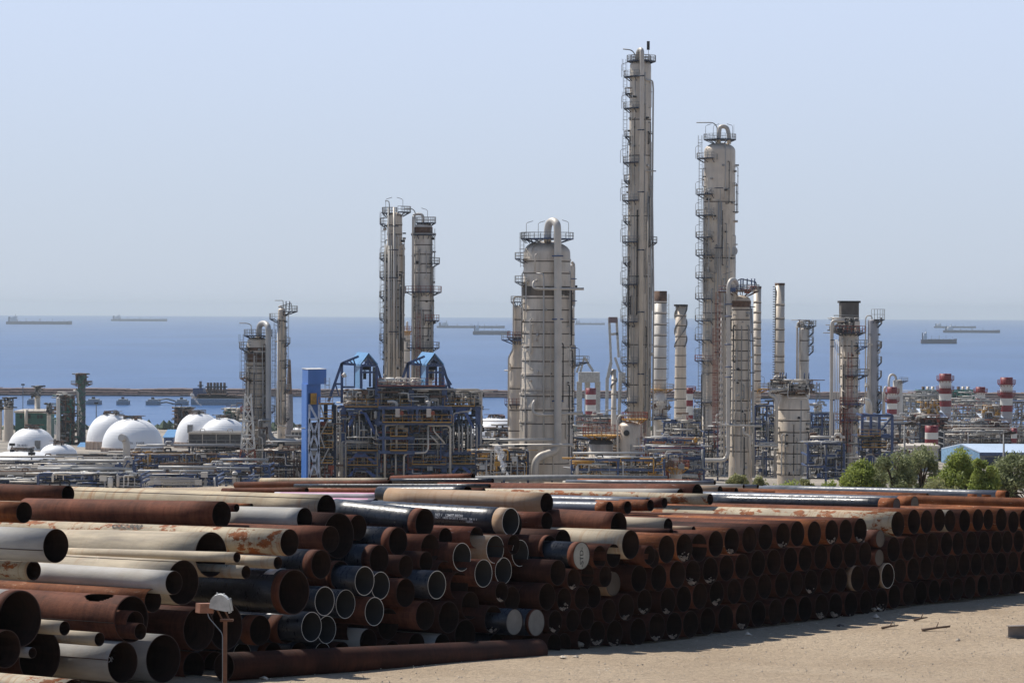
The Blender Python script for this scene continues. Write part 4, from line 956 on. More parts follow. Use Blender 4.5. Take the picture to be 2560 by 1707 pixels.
# small column left of the widest
u = Unit('process_column', 'bottle-shaped column with a thin side pipe just left of the widest ribbed column', 'column', 590, 1293, 1195)
u.shell([(772, 10.5), (875, 11), (893, 20), (1195, 22)], M_clad2, [Q2(0, v)[1] for v in (180, 300, 560, 720, 890, 1050)], dome=.8, seam_h=.3)
u.tube(mp(Q2, [(395, 8, -1), (335, 5, -1), (326, 30, -1), (324, 380, -1), (322, 420, -1), (288, 480, -2), (285, 1020, -2)]), 2.4, M_pipe, bend=7, n=10)
u.tube(mp(Q2, [(255, 583, 0), (300, 585, -1), (303, 535, -1.5), (290, 530, -2), (286, 560, -2)]), 1.6, M_pipe)
u.platform(Q2(0, 330)[1], 11, wd=1.2, rail=M_red); u.platform(Q2(0, 345)[1], 11, 180, 360, wd=2.4, deck=M_blue); u.platform(Q2(0, 848)[1], 21, 200, 300, wd=1, rail=M_red); u.platform(Q2(0, 48)[1], 6, wd=.9)

# pair of columns left of centre
u = Unit('distillation_column', 'left column of the tall pair behind the blue structure, stepped narrower at the top', 'column', 600, 985, 960)
sm = [T3(0, v)[1] for v in (305, 392, 588, 742, 825, 908, 988, 1068, 1195, 1322, 1540)]
u.shell([(540, 18.5), (608, 19), (622, 22.5), (960, 23.5)], M_clad2, sm, dome=.5)
dress(u, 22, 560, 950, 305, 50)
for x, t, r_ in ((971, 520, 1.6), (985.5, 518, 2.9), (973.5, 612, 3.0), (963.5, 610, 1.6), (979, 600, 1.0)):
    u.tube([(x, t, -2.4), (x - 1, 960, -2.8)], r_, M_pipe if r_ > 2 else M_pipeg)
u.tube(mp(T3, [(235, 85), (270, 85), (274, 130), (274, 200)]), 1.2, M_rail, 'davit_arm'); u.tube(mp(T3, [(340, 1370, -3), (346, 1385, -3), (346, 1560, -3)]), 2.4, M_pipe)
u.platform(T3(0, 190)[1], 12, -90, 60, wd=1.6, cx=994); u.platform(T3(0, 200)[1], 8, wd=.9, cx=972)
ys_ = [T3(0, v)[1] for v in (302, 625, 800, 980, 1188, 1380)]
for yy in ys_: u.platform(yy, 22, 165, 225, wd=1.3); u.lampost(950, yy, -1, 2.2)
u.lampost(*T3(400, 190), 1); u.lampost(*T3(240, 190), -1)
for a, c, xx in zip([T3(0, 200)[1]] + ys_, ys_ + [900], [956, 958] * 12): u.ladder(xx - (a > 590) * 2, a - 4, c, dy=-.5)
for yy in ([T3(0, v)[1] for v in (320, 540, 800, 1305)]): u.tube([(972, yy, -3.2), (996, yy, -3)], 1.2, M_blued, 'pipe_clamp')
u = Unit('distillation_column', 'right column of the tall pair, domed and banded, with a stained top', 'column', 600, 1057, 960)
u.shell([(568, 22), (590, 22.5), (960, 24)], M_cladg, [T3(0, v)[1] for v in (400, 490, 578, 665, 750, 1010, 1100, 1265, 1340)], dome=.55)
dress(u, 23, 590, 950, 306, 34)
b = MB(); b.lathe((u.x, u.D, 0), [(22.9 * u.k, u.z(585)), (22.8 * u.k, u.z(568))], 28); u.part('stained_band', b, M_rust)
u.tube(mp(T3, [(590, 290, 0), (592, 240, 0), (580, 212, 0), (545, 206, 0), (505, 212, 0), (498, 240, -1), (497, 300, -1.2), (492, 1400, -1.5)]) + [(1031, 950, -1.5)], 3.4, M_pipe, bend=6, n=12)
u.tube([(1039, 590, -2.8), (1037, 950, -3)], .9, M_rail, 'conduit')
u.tube(mp(T3, [(412, 155), (490, 158), (515, 185), (516, 330)]), 1.2, M_rail, 'davit_arm', bend=8)
u.platform(T3(0, 290)[1], 8, wd=1.4, cx=1063); u.platform(T3(0, 400)[1], 22.8, 180, 360, wd=.7, deck=M_blued, rh=.3)
for v, a0, a1 in ((668, -50, 30), (935, 170, 390), (1200, 280, 350), (1455, 170, 390)): u.platform(T3(0, v)[1], 23, a0, a1, wd=1.5 if v != 935 else 1.9, rail=M_red if v in (935, 1200) else M_rail)
u.ladder(1082, 572, 740, dy=-1); u.ladder(1046, 780, 940, dy=-3.6, mat=M_red); u.lampost(*T3(697, 668), 1, 2.4); u.lampost(*T3(630, 290), 1)
u = Unit('process_column', 'small hazy vessel with a white tip between the tall pair of columns', 'column', 720, 1017, 960)
u.shell([(828, 8.5), (960, 8.5)], M_clad2, [850, 875, 905], dome=.2); u.shell([(805, 3), (826, 3.6)], M_whp, dome=.7, base=False, name='relief_vessel'); u.platform(828, 8.5, wd=1.3, deck=M_yel, rail=M_red)

# ---------------------------------------------------------------- left column with looped pipe, thin column, red and white mast
u = Unit('distillation_column', 'stained column with a hooked thick pipe and caged ladders at the left', 'column', 560, 642, 1195)
u.shell([(852, 24.5), (1050, 26), (1195, 27)], M_clad, [Q1(0, v)[1] for v in (440, 540, 600, 660, 780, 870, 1190, 1290)], dome=.4)
dress(u, 25.5, 860, 1180, 307, 34)
u.tube(mp(Q1, [(212, 330, 0), (212, 250, 0), (225, 218, -.5), (262, 212, -1.5), (284, 240, -3), (285, 300, -3), (286, 1080, -3.4), (330, 1138, -3.6), (480, 1143, -3.6)]) + [(760, 1104, -3)], 7.2, M_pipeg, bend=12, n=16, name='hooked_pipe')
b = MB(); b.lathe((u.x, u.D, 0), [(25.2 * u.k, u.z(905)), (24.9 * u.k, u.z(868))], 28); u.part('stained_band', b, M_rust)
for i in range(15):
    yy = Q1(0, 450 + i * 40)[1]; b = MB(); b.ring((u.x, u.D, u.z(yy)), 26.5 * u.k, .5, .09, 24, 0, 175, 365); u.part('ladder_hoop', b, M_rail)
u.tube(mp(Q1, [(58, 212), (125, 214), (150, 228), (153, 300, -2)]), 1.2, M_rail, 'davit_arm', bend=6)
u.platform(Q1(0, 312)[1], 10, wd=2, cx=645); u.platform(Q1(0, 410)[1], 25, 160, 240, wd=1.5); u.platform(Q1(0, 645)[1], 25, 160, 240, wd=1.4, deck=M_rust); u.platform(Q1(0, 915)[1], 25.5, 160, 250, wd=1.2, rail=M_red)
u.platform(Q1(0, 905)[1], 28, -60, 20, wd=1.3, deck=M_blue)
for a, c, xx in ((300, 420, 75), (420, 650, 85), (650, 930, 105)): u.ladder(Q1(xx, 0)[0], Q1(0, a)[1], Q1(0, c)[1], dy=-1)
u.ladder(Q1(327, 0)[0], Q1(0, 260)[1], Q1(0, 1000)[1], dy=-2); u.ladder(Q1(180, 0)[0], Q1(0, 440)[1], Q1(0, 1000)[1], dy=-4, cage=False)
u.tube(mp(Q1, [(238, 380, -3.6), (238, 1100, -3.8)]), .8, M_rail, 'conduit'); u.tube(mp(Q1, [(170, 1090, -5), (205, 1040, -5), (200, 1100, -5), (240, 1110, -5), (240, 1430, -5)]), 2.2, M_pipe)
u.clutter(612, 672, 1050, 1150, 26, (-6, -3), seed=4)
u = Unit('process_column', 'thin pale column with a crown of relief pipes right of the hooked-pipe column', 'column', 620, 703.5, 1100)
u.shell([(776, 9.4), (1080, 10)], M_clad2, [800, 850, 900, 950, 1000], dome=.6)
dress(u, 9.8, 790, 1060, 308, 14)
u.tube(mp(Q1, [(362, 180, -1.2), (360, 1010, -1.4), (430, 1030, -1.5)]), 2.2, M_pipe); u.tube(mp(Q1, [(420, 140, 0), (422, 1000, 0)]), .9, M_rail, 'conduit')
u.tube(mp(Q1, [(335, 35), (400, 35), (404, 110)]), .9, M_rail, 'davit_arm'); u.platform(Q1(0, 122)[1], 4, -90, 90, wd=2.6, cx=709); u.platform(Q1(0, 182)[1], 9.6, 160, 240, wd=1.8)
u.tube(mp(Q1, [(365, 90), (380, 75), (395, 100), (395, 140)]), 2.4, M_pipe, bend=4)
for x in (424, 452): u.tube(mp(Q1, [(x, 40), (x, 115)]), 1.3, M_blued, 'relief_valve')
u.tube(mp(Q1, [(375, 80), (465, 55), (470, 120)]), 1.0, M_rail)
for v in (370, 540, 735, 960): u.platform(Q1(0, v)[1], 10, -50, 20, wd=1.0)
u.ladder(Q1(428, 0)[0], Q1(0, 130)[1], Q1(0, 1000)[1], dy=-.6); u.ladder(Q1(345, 0)[0], Q1(0, 180)[1], Q1(0, 990)[1], dy=-.6)
u = Unit('chimney', 'hazy dark flue with soot behind the thin pale column', 'chimney', 1150, 723, 1100)
u.shell([(985, 9), (1100, 11)], simple('hazy_flue', (.28, .24, .22), .8), dome=0); b = MB(); b.lathe((u.x, u.D, 0), [(7 * u.k, u.z(985)), (3.5 * u.k, u.z(900))], 14); u.part('soot_blackened_top', b, M_rust)
# lattice mast
u = Unit('lattice_mast', 'thin lattice mast painted red below and white above, before the hooked-pipe column', 'mast', 540, 620, 1195)
zt, zb = u.z(985), u.zb; 
for nm, za, zc, mt in (('white_section', u.z(1121), zt, M_whp), ('red_section', zb, u.z(1121), M_red)):
    b = MB(); n = max(3, int((zc - za) / 2.2))
    wz = lambda z: .55 + 1.15 * (zt - z) / (zt - u.z(1200))
    for i in range(n):
        z0 = za + (zc - za) * i / n; z1 = za + (zc - za) * (i + 1) / n; w0, w1 = wz(z0), wz(z1)
        C0 = [Vector((u.x + sx * w0, u.D + sy * w0, z0)) for sx, sy in ((-1, -1), (1, -1), (1, 1), (-1, 1))]; C1 = [Vector((u.x + sx * w1, u.D + sy * w1, z1)) for sx, sy in ((-1, -1), (1, -1), (1, 1), (-1, 1))]
        for j in range(4): b.bar(C0[j], C1[j], .16); b.bar(C0[j], C1[(j + 1) % 4], .1); b.bar(C0[(j + 1) % 4], C1[j], .1); b.bar(C0[j], C0[(j + 1) % 4], .1)
    u.part(nm, b, mt)
# ================================================================ right half of the plant
def stack(label, D, cx, prof, mat, seams=(), name='chimney', cat='chimney', dark_top=None, **k):
    u = Unit(name, label, cat, D, cx, 1195, **k); u.shell(prof, mat, seams, dome=0)
    if dark_top:
        b = MB(); b.lathe((u.x, u.D, 0), [(prof[0][1] * u.k + .06, u.z(dark_top)), (prof[0][1] * u.k + .06, u.z(prof[0][0] - .5)), (prof[0][1] * u.k - .3, u.z(prof[0][0] - .5)), (prof[0][1] * u.k - .3, u.z(prof[0][0] + 6))], 28); u.part('sooty_top', b, M_rust)
    return u
u = stack('plain banded chimney with a sooty top just right of the tallest tower', 680, 1650, [(728, 15.5), (968, 16)], M_cladg, [T2(0, v)[1] for v in (1200, 1305, 1415, 1520)] + [865, 893, 921, 949], dark_top=T2(0, 1200)[1])
u.shell([(968, 16), (985, 11), (995, 15)], M_cladg, dome=0, base=False, name='cone'); u.platform(973, 16, wd=1.8, deck=M_yel, rail=M_rail); u.ladder(1667, 735, 960, dy=0)
b = MB(); pts = []
for i in range(8): a = R(180 - i * 180 / 7 * .55); pts.append((1658 + 14 * math.cos(a) * 1, 1015 - 20 * math.sin(a)))
u.tube([(1650, 985, -2), (1652, 1000, -3), (1656, 1020, -3), (1657, 1050, -3)], 12, M_cladg, name='flue_duct', n=14, bend=8); u.clutter(1632, 1674, 1000, 1050, 20, (-6, -2), seed=8)
u.deck(1630, 1676, 1047, (-8, 6), rail=M_blue)
u = stack('chimney wrapped with spiral strakes, ringed every few metres', 700, 1701, [(763, 13.5), (880, 13.8), (1052, 15.5)], M_clad2, [Q2(0, v)[1] for v in (155, 230, 315, 385, 550, 640, 725, 800, 870)] + [Q2(0, 462)[1]])
b = MB(); b.ring((u.x, u.D, u.z(766)), 13.4 * u.k, .4, .5, 24); u.part('rim', b, M_dark); z0, z1 = u.z(868), u.z(768)
for ph in (0, 120, 240):
    b = MB(); m = 40
    for i in range(m + 1):
        a = R(ph + i / m * 300 + 60); rr = 13.6 * u.k; zz = z0 + (z1 - z0) * i / m
        for q in (rr - .1, rr + .32): b.v.append((u.x + q * math.cos(a), u.D + q * math.sin(a), zz)); b.v.append((u.x + q * math.cos(a), u.D + q * math.sin(a), zz + .2))
    for i in range(m):
        p = i * 4
        for A_, B_ in ((0, 1), (1, 3), (3, 2), (2, 0)): b.face([p + A_, p + B_, p + 4 + B_, p + 4 + A_])
    u.part('strake', b, M_grey)
u = stack('thin spiral-straked chimney in the haze left of the tallest tower', 780, 1534.5, [(923, 5.8), (1080, 7)], M_clad2, [950, 985, 1020])
b = MB()
for i in range(40):
    a = R(i * 16); rr = 6 * u.k + .1; zz = u.z(985) + (u.z(926) - u.z(985)) * i / 40; b.box(u.x + rr * math.cos(a) - .2, u.x + rr * math.cos(a) + .2, u.D + rr * math.sin(a) - .2, u.D + rr * math.sin(a) + .2, zz, zz + .5)
u.part('strake', b, M_grey)
u = stack('tall slim chimney with serrated left edge behind the squat banded vessel', 640, 1948, [(708, 12), (938, 12.6), (1040, 13)], M_clad, [Q3(0, v)[1] for v in (70, 178, 262, 355, 470, 515, 600)], dark_top=713)
b = MB()
for i in range(46):
    zz = u.z(1000) + (u.z(712) - u.z(1000)) * i / 46; b.box(u.x - 12.6 * u.k - .45, u.x - 11.5 * u.k, u.D - .5, u.D + .1, zz, zz + .2)
u.part('step_irons', b, M_rail)
u = stack('ringed flue just right of the banded column with the side riser', 660, 1892, [(716, 9.5), (1010, 10)], M_clad, [Q3(0, v)[1] for v in (50, 130, 205, 260, 330, 385, 460, 530, 585, 660, 740)], dark_top=722)
u.platform(Q3(0, 728)[1], 10, -90, 90, wd=2.6, deck=M_yel); u.lampost(Q3(660, 0)[0], Q3(0, 728)[1], 1)

# banded column with side riser (C8)
u = Unit('distillation_column', 'beige banded column with tall hooked riser at left, blue relief valves on top', 'column', 540, 1852, 1195)
bands = [T2(0, 1265)[1]] + [Q3(0, v)[1] for v in (100, 180, 260, 340, 425, 500, 575, 655, 815, 890, 970, 1085, 1210)]
u.shell([(752, 23.5), (1060, 24), (1075, 27), (1195, 30)], M_clad2, bands, dome=.6)
dress(u, 24, 780, 1190, 309, 26)
b = MB(); b.lathe((u.x, u.D, 0), [(23.8 * u.k + .04, u.z(771)), (23.6 * u.k + .04, u.z(752))], 28); u.part('stained_band', b, M_rust)
u.tube([(1836, 752, -1), (1843, 710, -1), (1836, 698, -1.5), (1826, 700, -2.5), (1821, 715, -3), (1821, 900, -3.2), (1820, 1135, -3.6), (1812, 1150, -3.8), (1712, 1150, -4), (1704, 1162, -4)], 5.2, M_pipe, bend=9, n=14, name='hooked_riser')
u.tube([(1879, 770, -2), (1883, 900, -2), (1884, 1190, -2)], 2.6, M_pipeg); u.tube([(1876, 760, -2.6), (1877, 1195, -2.6)], 1.2, M_pipeg)
u.tube(mp(Q3, [(325, 60, -2), (308, 75, -2), (320, 95, -2), (345, 95, -2), (345, 1300, -2)]), 1.8, M_pipe); u.tube(mp(Q3, [(325, 140, -2), (322, 1400, -2)]), 2.2, M_pipeg)
u.tube(mp(Q3, [(325, 925, -4), (285, 930, -4), (285, 990, -4), (330, 1010, -4), (640, 1018, -4)]), 2.6, M_pipe, bend=7); u.tube(mp(Q3, [(500, 1025, -4.4), (498, 1080, -4.4), (550, 1095, -4.4), (550, 1400, -4.4)]), 2.4, M_pipe, bend=6)
b = MB()
for i in range(28): p = u.P(1802.5, 760 + i * 15, -2); b.box(p.x - .4, p.x + .4, p.y - .3, p.y + .3, p.z - .25, p.z + .25)
u.part('bracket', b, M_pipe)
for v in (65, 160, 380, 555, 635, 1000, 1185): u.tube([Q3(350, v) + (-3.6,), Q3(410, v) + (-3.6,)], 1.4, M_blue, 'pipe_clamp'); 
for v in (85, 350, 600, 1000): u.tube([Q3(545, v) + (-3,), Q3(590, v) + (-3,)], 1.3, M_blued, 'pipe_clamp')
u.platform(T2(0, 1090)[1], 18, wd=2.0, deck=M_rust, rail=M_rail); b = MB(); a = u.P(*T2(1150, 1095)); c = u.P(*T2(1250, 1095)); b.box(a.x, c.x, u.D - 3, u.D, a.z - .2, a.z); u.part('walkway', b, M_rust)
for x in (1380, 1402, 1442, 1485, 1515): u.tube(mp(T2, [(x, 965, 0), (x, 1075, 0)]), 1.7, M_blue, 'relief_valve')
u.tube(mp(T2, [(1350, 985), (1380, 968), (1530, 1000), (1530, 1060)]), 1.5, M_blued); u.clutter(1796, 1895, 716, 728, 24, (-3, 3), (.06, .14), seed=2, mats=[M_rail, M_blue, M_red])
u.ladder(1794, 730, 900, dy=-3, mat=M_red); u.ladder(1790, 900, 1120, dy=-4, mat=M_red); u.lampost(*T2(1190, 1070), -1); u.lampost(*T2(1225, 1060), -1)

# squat banded vessel (C9)
u = Unit('process_vessel', 'squat banded vessel topped by a crowded platform with three looped pipes', 'vessel', 540, 1985, 1195)
u.shell([(993, 33), (1010, 39), (1120, 39.5), (1125, 41), (1195, 41)], M_clad2, [Q3(0, v)[1] for v in (885, 970, 1060, 1140, 1225, 1305, 1390)], dome=.35, n=36, seam_w=.13)
dress(u, 40, 1015, 1185, 310, 18)
u.platform(Q3(0, 745)[1], 20, wd=2.6, deck=M_rust, cx=1985); u.platform(Q3(0, 730)[1], 10, wd=1.6, deck=M_rust, cx=1950)
for i, x in enumerate((740, 770, 800)): u.tube(mp(Q3, [(x - 15, 715, i), (x, 640, i), (x + 15, 628, i), (x + 30, 640, i)]), 3.0, M_pipe, bend=5, n=12)
u.tube(mp(Q3, [(850, 732, -3), (705, 738, -4), (700, 775, -4), (752, 790, -4), (758, 840, -4), (756, 1150, -4)]), 3.6, M_pipe, bend=8, n=12)
u.tube(mp(Q3, [(770, 1172, -4), (620, 1172, -4)]), 3.4, M_pipe, n=12); u.tube(mp(Q3, [(770, 1152, -4), (620, 1150, -4)]), 2.4, M_pipeg)
for i in (785, 806, 832, 975, 1010): u.tube(mp(Q3, [(i, 600, 0), (i, 650, 0)]), 1.4, M_blue, 'relief_valve')
u.clutter(1932, 2032, 950, 982, 60, (-4, 3), (.08, .2), seed=12, mats=[M_rail, M_pipe, M_rust, M_dark]); u.tube(mp(Q3, [(950, 820, -5.4), (948, 1400, -5.6)]), 1.0, M_grey, 'conduit')
u.tube(mp(Q3, [(845, 740, -5), (845, 798, -5), (1015, 800, -5), (1015, 760, -5)]), 1.2, M_pipe)
# C10
u = Unit('process_column', 'short violet-grey column with side pipe behind the squat banded vessel', 'column', 640, 2009, 1195)
u.shell([(823, 12.5), (1100, 13)], M_cladg, [850, 900], dome=.4); u.tube(mp(Q3, [(965, 240, 0), (968, 200, 0), (925, 205, 0), (919, 240, 0), (917, 680, -1)]), 2.4, M_pipe, bend=6); u.tube(mp(Q3, [(940, 245, -2), (935, 290, -2), (932, 680, -2)]), 1.6, M_pipe)
u.platform(Q3(0, 235)[1], 8, -90, 90, wd=2); 
for v in (290, 365, 435): u.platform(Q3(0, v)[1], 13, -40, 20, wd=1)
u.clutter(1996, 2028, 800, 818, 14, (-2, 2), (.06, .14), seed=21); u.ladder(2027, 815, 880, dy=-.5)
# C11
u = Unit('distillation_column', 'stained ladder-hung column before a flat-topped dark duct at the right', 'column', 550, 2123, 1195)
u.shell([(838, 22), (1195, 23)], M_clad2, [Q3(0, v)[1] for v in (385, 480, 545, 630, 700, 815, 880, 985, 1075, 1165)], dome=.15)
dress(u, 22.6, 845, 1185, 311, 40)
b = MB(); p0 = u.P(2103.5, 757, 5); p1 = u.P(2147.5, 757, 5); b.box(p0.x, p1.x, 555, 559, u.z(960), p0.z); u.part('dark_duct', b, simple('sooty_duct', (.13, .115, .10), .8, var=.4, scale=.4)); b = MB(); b.box(p0.x - .3, p1.x + .3, 554.8, 559.2, p0.z, p0.z + .4); u.part('duct_rim', b, M_dark)
u.tube(mp(Q3, [(1290, 192, -3), (1200, 195, -3), (1190, 225, -3), (1190, 300, -3), (1185, 1290, -3.4), (1165, 1338, -3.6), (980, 1325, -3.6), (960, 1345, -3.6), (958, 1440, -3.6)]), 4.4, M_pipe, bend=10, n=14, name='hooked_riser')
for x in (1208, 1220, 1233, 1246): u.tube(mp(Q3, [(x, 340, -2.8), (x + 4, 1420, -3)]), 1.1, M_pipe if x != 1220 else M_pipeg)
u.tube(mp(Q3, [(1205, 152), (1400, 153)]), 1.2, M_grey, 'lifting_beam'); u.tube(mp(Q3, [(1165, 182), (1215, 190)]), 1.0, M_grey, 'davit_arm')
u.platform(Q3(0, 285)[1], 15, wd=2, rail=M_red); u.platform(Q3(0, 395)[1], 23, -60, 30, wd=1.8, deck=M_blue); u.platform(Q3(0, 620)[1], 23, 250, 380, wd=1.9, deck=M_blued); u.platform(Q3(0, 845)[1], 23, 230, 330, wd=1.4, deck=M_blue, rail=M_red); u.platform(Q3(0, 970)[1], 23, 200, 360, wd=1.4, deck=M_blue, rail=M_red)
for v in (345, 395, 815, 1090): u.tube([Q3(1178, v) + (-3.4,), Q3(1212, v) + (-3.4,)], 1.3, M_blued, 'pipe_clamp')
u.ladder(Q3(1330, 0)[0], 880, 1130, dy=-3.4, mat=M_red); u.ladder(Q3(1275, 0)[0], 990, 1130, dy=-3.6, mat=M_red); u.clutter(2080, 2148, 795, 832, 60, (-3, 3), (.08, .2), seed=31, mats=[M_rail, M_grey, M_pipe, M_dark])
for i, (x, y) in enumerate(((1280, 745), (1285, 870))): u.tube([Q3(x - 15, y - 8) + (-4,), Q3(x + 18, y + 8) + (-4.6,)], 1.2, M_pipe, 'lamp')
b = MB(); p = u.P(*Q3(1350, 915), -1.8); b.tube([p, p + Vector((0, -.8, 0))], 1.1, 16); u.part('manhole', b, M_pipeg)
# C12
u = Unit('process_column', 'plain smooth grey column, rightmost of the tall ones', 'column', 600, 2181, 1195)
u.shell([(802, 13), (1033, 14)], simple('smooth_grey_paint', (.36, .35, .36), .5, var=.08, scale=.3), dome=.3)
dress(u, 13.6, 810, 1030, 312, 8)
u.tube(mp(Q4, [(378, 178, 0), (370, 152, 0), (335, 155, 0), (326, 180, 0), (324, 820, 0)]), 1.5, M_pipe, bend=5); u.platform(Q4(0, 185)[1], 8, -90, 90, wd=1.8, rh=2.2)
for v in (215, 400, 520, 630, 750, 825, 890): u.platform(Q4(0, v)[1], 13.4, -40, 20, wd=.8)
u.tube(mp(Q4, [(428, 190), (424, 890)]), .6, M_rail, 'conduit')
u = Unit('duct_elbow', 'ribbed arched duct left of the foot of the smooth grey column', 'duct', 590, 2160, 1195)
u.tube([(2149, 1050, -2), (2150, 1012, -2), (2158, 1000, -2), (2172, 1004, -1), (2174, 1050, -1)], 8, M_cladg, 'duct', n=14, bend=9)
b = MB()
for i in range(6): p = u.P(2148 + i * 4, 1008 - 5 * math.sin(i * .6), -3.2); b.box(p.x - .06, p.x + .06, p.y, p.y + .2, p.z - 3, p.z + 1)
u.part('rib', b, M_whp)
u = Unit('module_tower', 'blue steel frame with boxed modules at the foot of the smooth grey column', 'module tower', 500, 2190, 1195)
u.frame([Q4(300, 0)[0], Q4(368, 0)[0], Q4(434, 0)[0], Q4(535, 0)[0]], [Q4(0, 935)[1], Q4(0, 1100)[1], Q4(0, 1240)[1]], (0, 8), mat=M_blue, braces=[Q4(440, 1060) + Q4(530, 950)])
for v in (985, 1022, 1060, 1118, 1150): b = MB(); a = u.P(*Q4(310, v + 30), 1); c = u.P(*Q4(425, v), 1); b.box(a.x, c.x, u.D + 1, u.D + 7, a.z, c.z); u.part('cabinet', b, M_pipeg)
u.deck(Q4(265, 0)[0], Q4(440, 0)[0], Q4(0, 1100)[1], (-2, 8)); u.deck(Q4(300, 0)[0], Q4(490, 0)[0], Q4(0, 1188)[1], (-2, 8))
u.clutter(Q4(265, 0)[0], Q4(450, 0)[0], Q4(0, 1090)[1], 1200, 40, (-3, 4), seed=41, mats=[M_dark, M_pipe, M_blue, M_rust])
# flare
u = Unit('flare_stack', 'far small lattice flare tower with a reddish tip, between two columns', 'flare', 1100, 2045, 1030)
b = MB(); z0, z1 = u.zb, u.z(957)
for i in range(14):
    a0 = z0 + (z1 - z0) * i / 14; a1 = z0 + (z1 - z0) * (i + 1) / 14; w0 = 1.6 - .08 * i
    for sx in (-1, 1): b.bar((u.x + sx * w0, u.D, a0), (u.x + sx * (w0 - .08), u.D, a1), .3); b.bar((u.x - sx * w0, u.D, a0), (u.x + sx * w0, u.D, a1), .22)
u.part('lattice', b, M_grey); u.tube([(2042, 955), (2042, 962)], 1.2, M_red, 'tip'); u.clutter(2036, 2054, 1010, 1035, 20, (-2, 2), (.2, .5), seed=6)

# tanks between the tall towers
u = Unit('process_vessel', 'upright round-topped beige tank before the tallest tower', 'vessel', 520, 1577, 1195)
u.shell([(1066, 30), (1195, 30.5)], M_clad2, [Q2(0, 1325)[1]], dome=.45, n=32); u.tube(mp(Q2, [(1250, 932, -2), (1160, 935, -3), (1140, 965, -3), (1143, 1400, -3)]), 2.4, M_pipe, bend=7)
dress(u, 30.4, 1080, 1190, 313, 10)
b = MB(); p = u.P(1566, 1082, -2); b.tube([p, p + Vector((0, -.4, 0))], .55, 12); u.part('manhole', b, M_dark); u.ladder(1608, 1050, 1195, dy=-2.2, mat=M_red); u.platform(Q2(0, 965)[1], 12, wd=1.5, deck=M_yel, rail=M_red, cx=1587)
u.tube(mp(Q2, [(1285, 1200, -2.6), (1282, 1400, -2.6)]), 1.3, M_pipe); u.platform(Q2(0, 1245)[1], 30, 290, 360, wd=2, deck=M_blue, rail=M_red)
for v in (1055, 1225): u.tube([Q2(1130, v) + (-3,), Q2(1165, v) + (-3,)], 1.3, M_blue, 'pipe_clamp')
u = Unit('process_vessel', 'squat tank with a dark lid and yellow railing left of the round-topped beige tank', 'vessel', 520, 1502.5, 1195)
u.shell([(1105, 29.5), (1195, 31.5)], M_clad2, [Q2(0, 1225)[1], Q2(0, 1308)[1]], dome=0, n=32); b = MB(); b.lathe((u.x, u.D, 0), [(.01, u.z(1091)), (18 * u.k, u.z(1094)), (30.5 * u.k, u.z(1106)), (30.6 * u.k, u.z(1109))], 32); b.f = [f[::-1] for f in b.f]; u.part('lid', b, M_dark)
u.platform(Q2(0, 1092)[1], 14, wd=2.4, deck=M_yel, rail=M_red, cx=1504, rh=1.9); u.ladder(1474, 1108, 1195, dy=-1); u.tube(mp(Q2, [(790, 1010, -2), (830, 1020, -2), (1015, 1020, -2), (1015, 1085, -2)]), 1.8, M_pipe)
# small vessel with looped pipes before the second tower
u = Unit('process_vessel', 'little tank with four looped pipes and yellow deck before the second tallest tower', 'vessel', 470, 1692, 1195)
u.shell([(1172, 14), (1200, 14)], M_pipe, dome=.1); u.platform(1170, 14, wd=1.2, deck=M_yel, rail=M_red)
for i, x in enumerate((1490, 1512, 1560, 1590)): u.tube(mp(Q2, [(x - 12, 1380 if i < 2 else 1330, -1), (x - 8, 1290, -1), (x, 1250, -1), (x + 22, 1250, -1), (x + 28, 1320, -1)]), 2.0, M_pipe, bend=5)
u.tube(mp(Q2, [(1525, 1320, 1), (1525, 1215, 1), (1645, 1213, 1), (1648, 1300, 1)]), 1.2, M_pipe, 'goalpost'); u.clutter(1650, 1712, 1135, 1172, 30, (-2, 3), (.06, .14), seed=14, mats=[M_pipe, M_rail, M_rust, M_blue])
u = Unit('horizontal_vessel', 'short white horizontal drum lying beside the little looped-pipe tank', 'vessel', 480, 1725, 1195)
u.tube(mp(Q2, [(1640, 1402), (1770, 1412)]), 5.5, simple('pale_drum', (.6, .56, .5), .5), 'drum', n=18); b = MB(); 
for x in (1665, 1745): p = u.P(*Q2(x, 1425)); b.box(p.x - .2, p.x + .2, p.y - .5, p.y + .5, u.zb, p.z)
u.part('saddle', b, M_grey)
# long grey pipe along the near edge of the plant
u = Unit('pipeline', 'long dark grey pipeline running level in front of the widest ribbed column', 'pipeline', 420, 1430, 1195)
u.tube([(1160, 1197, 1), (1420, 1194, 0), (1668, 1197, -1)], 8.2, M_grey, 'pipe', n=18); b = MB()
for x in (1440, 1480, 1520): p = u.P(x, 1194, 0); b.lathe((0, 0, 0), [], 4) if False else None
for x in range(1200, 1660, 60): p = u.P(x, 1200); b.bar((p.x, p.y, u.zb), (p.x, p.y, p.z), .3)
u.part('support', b, M_blued)

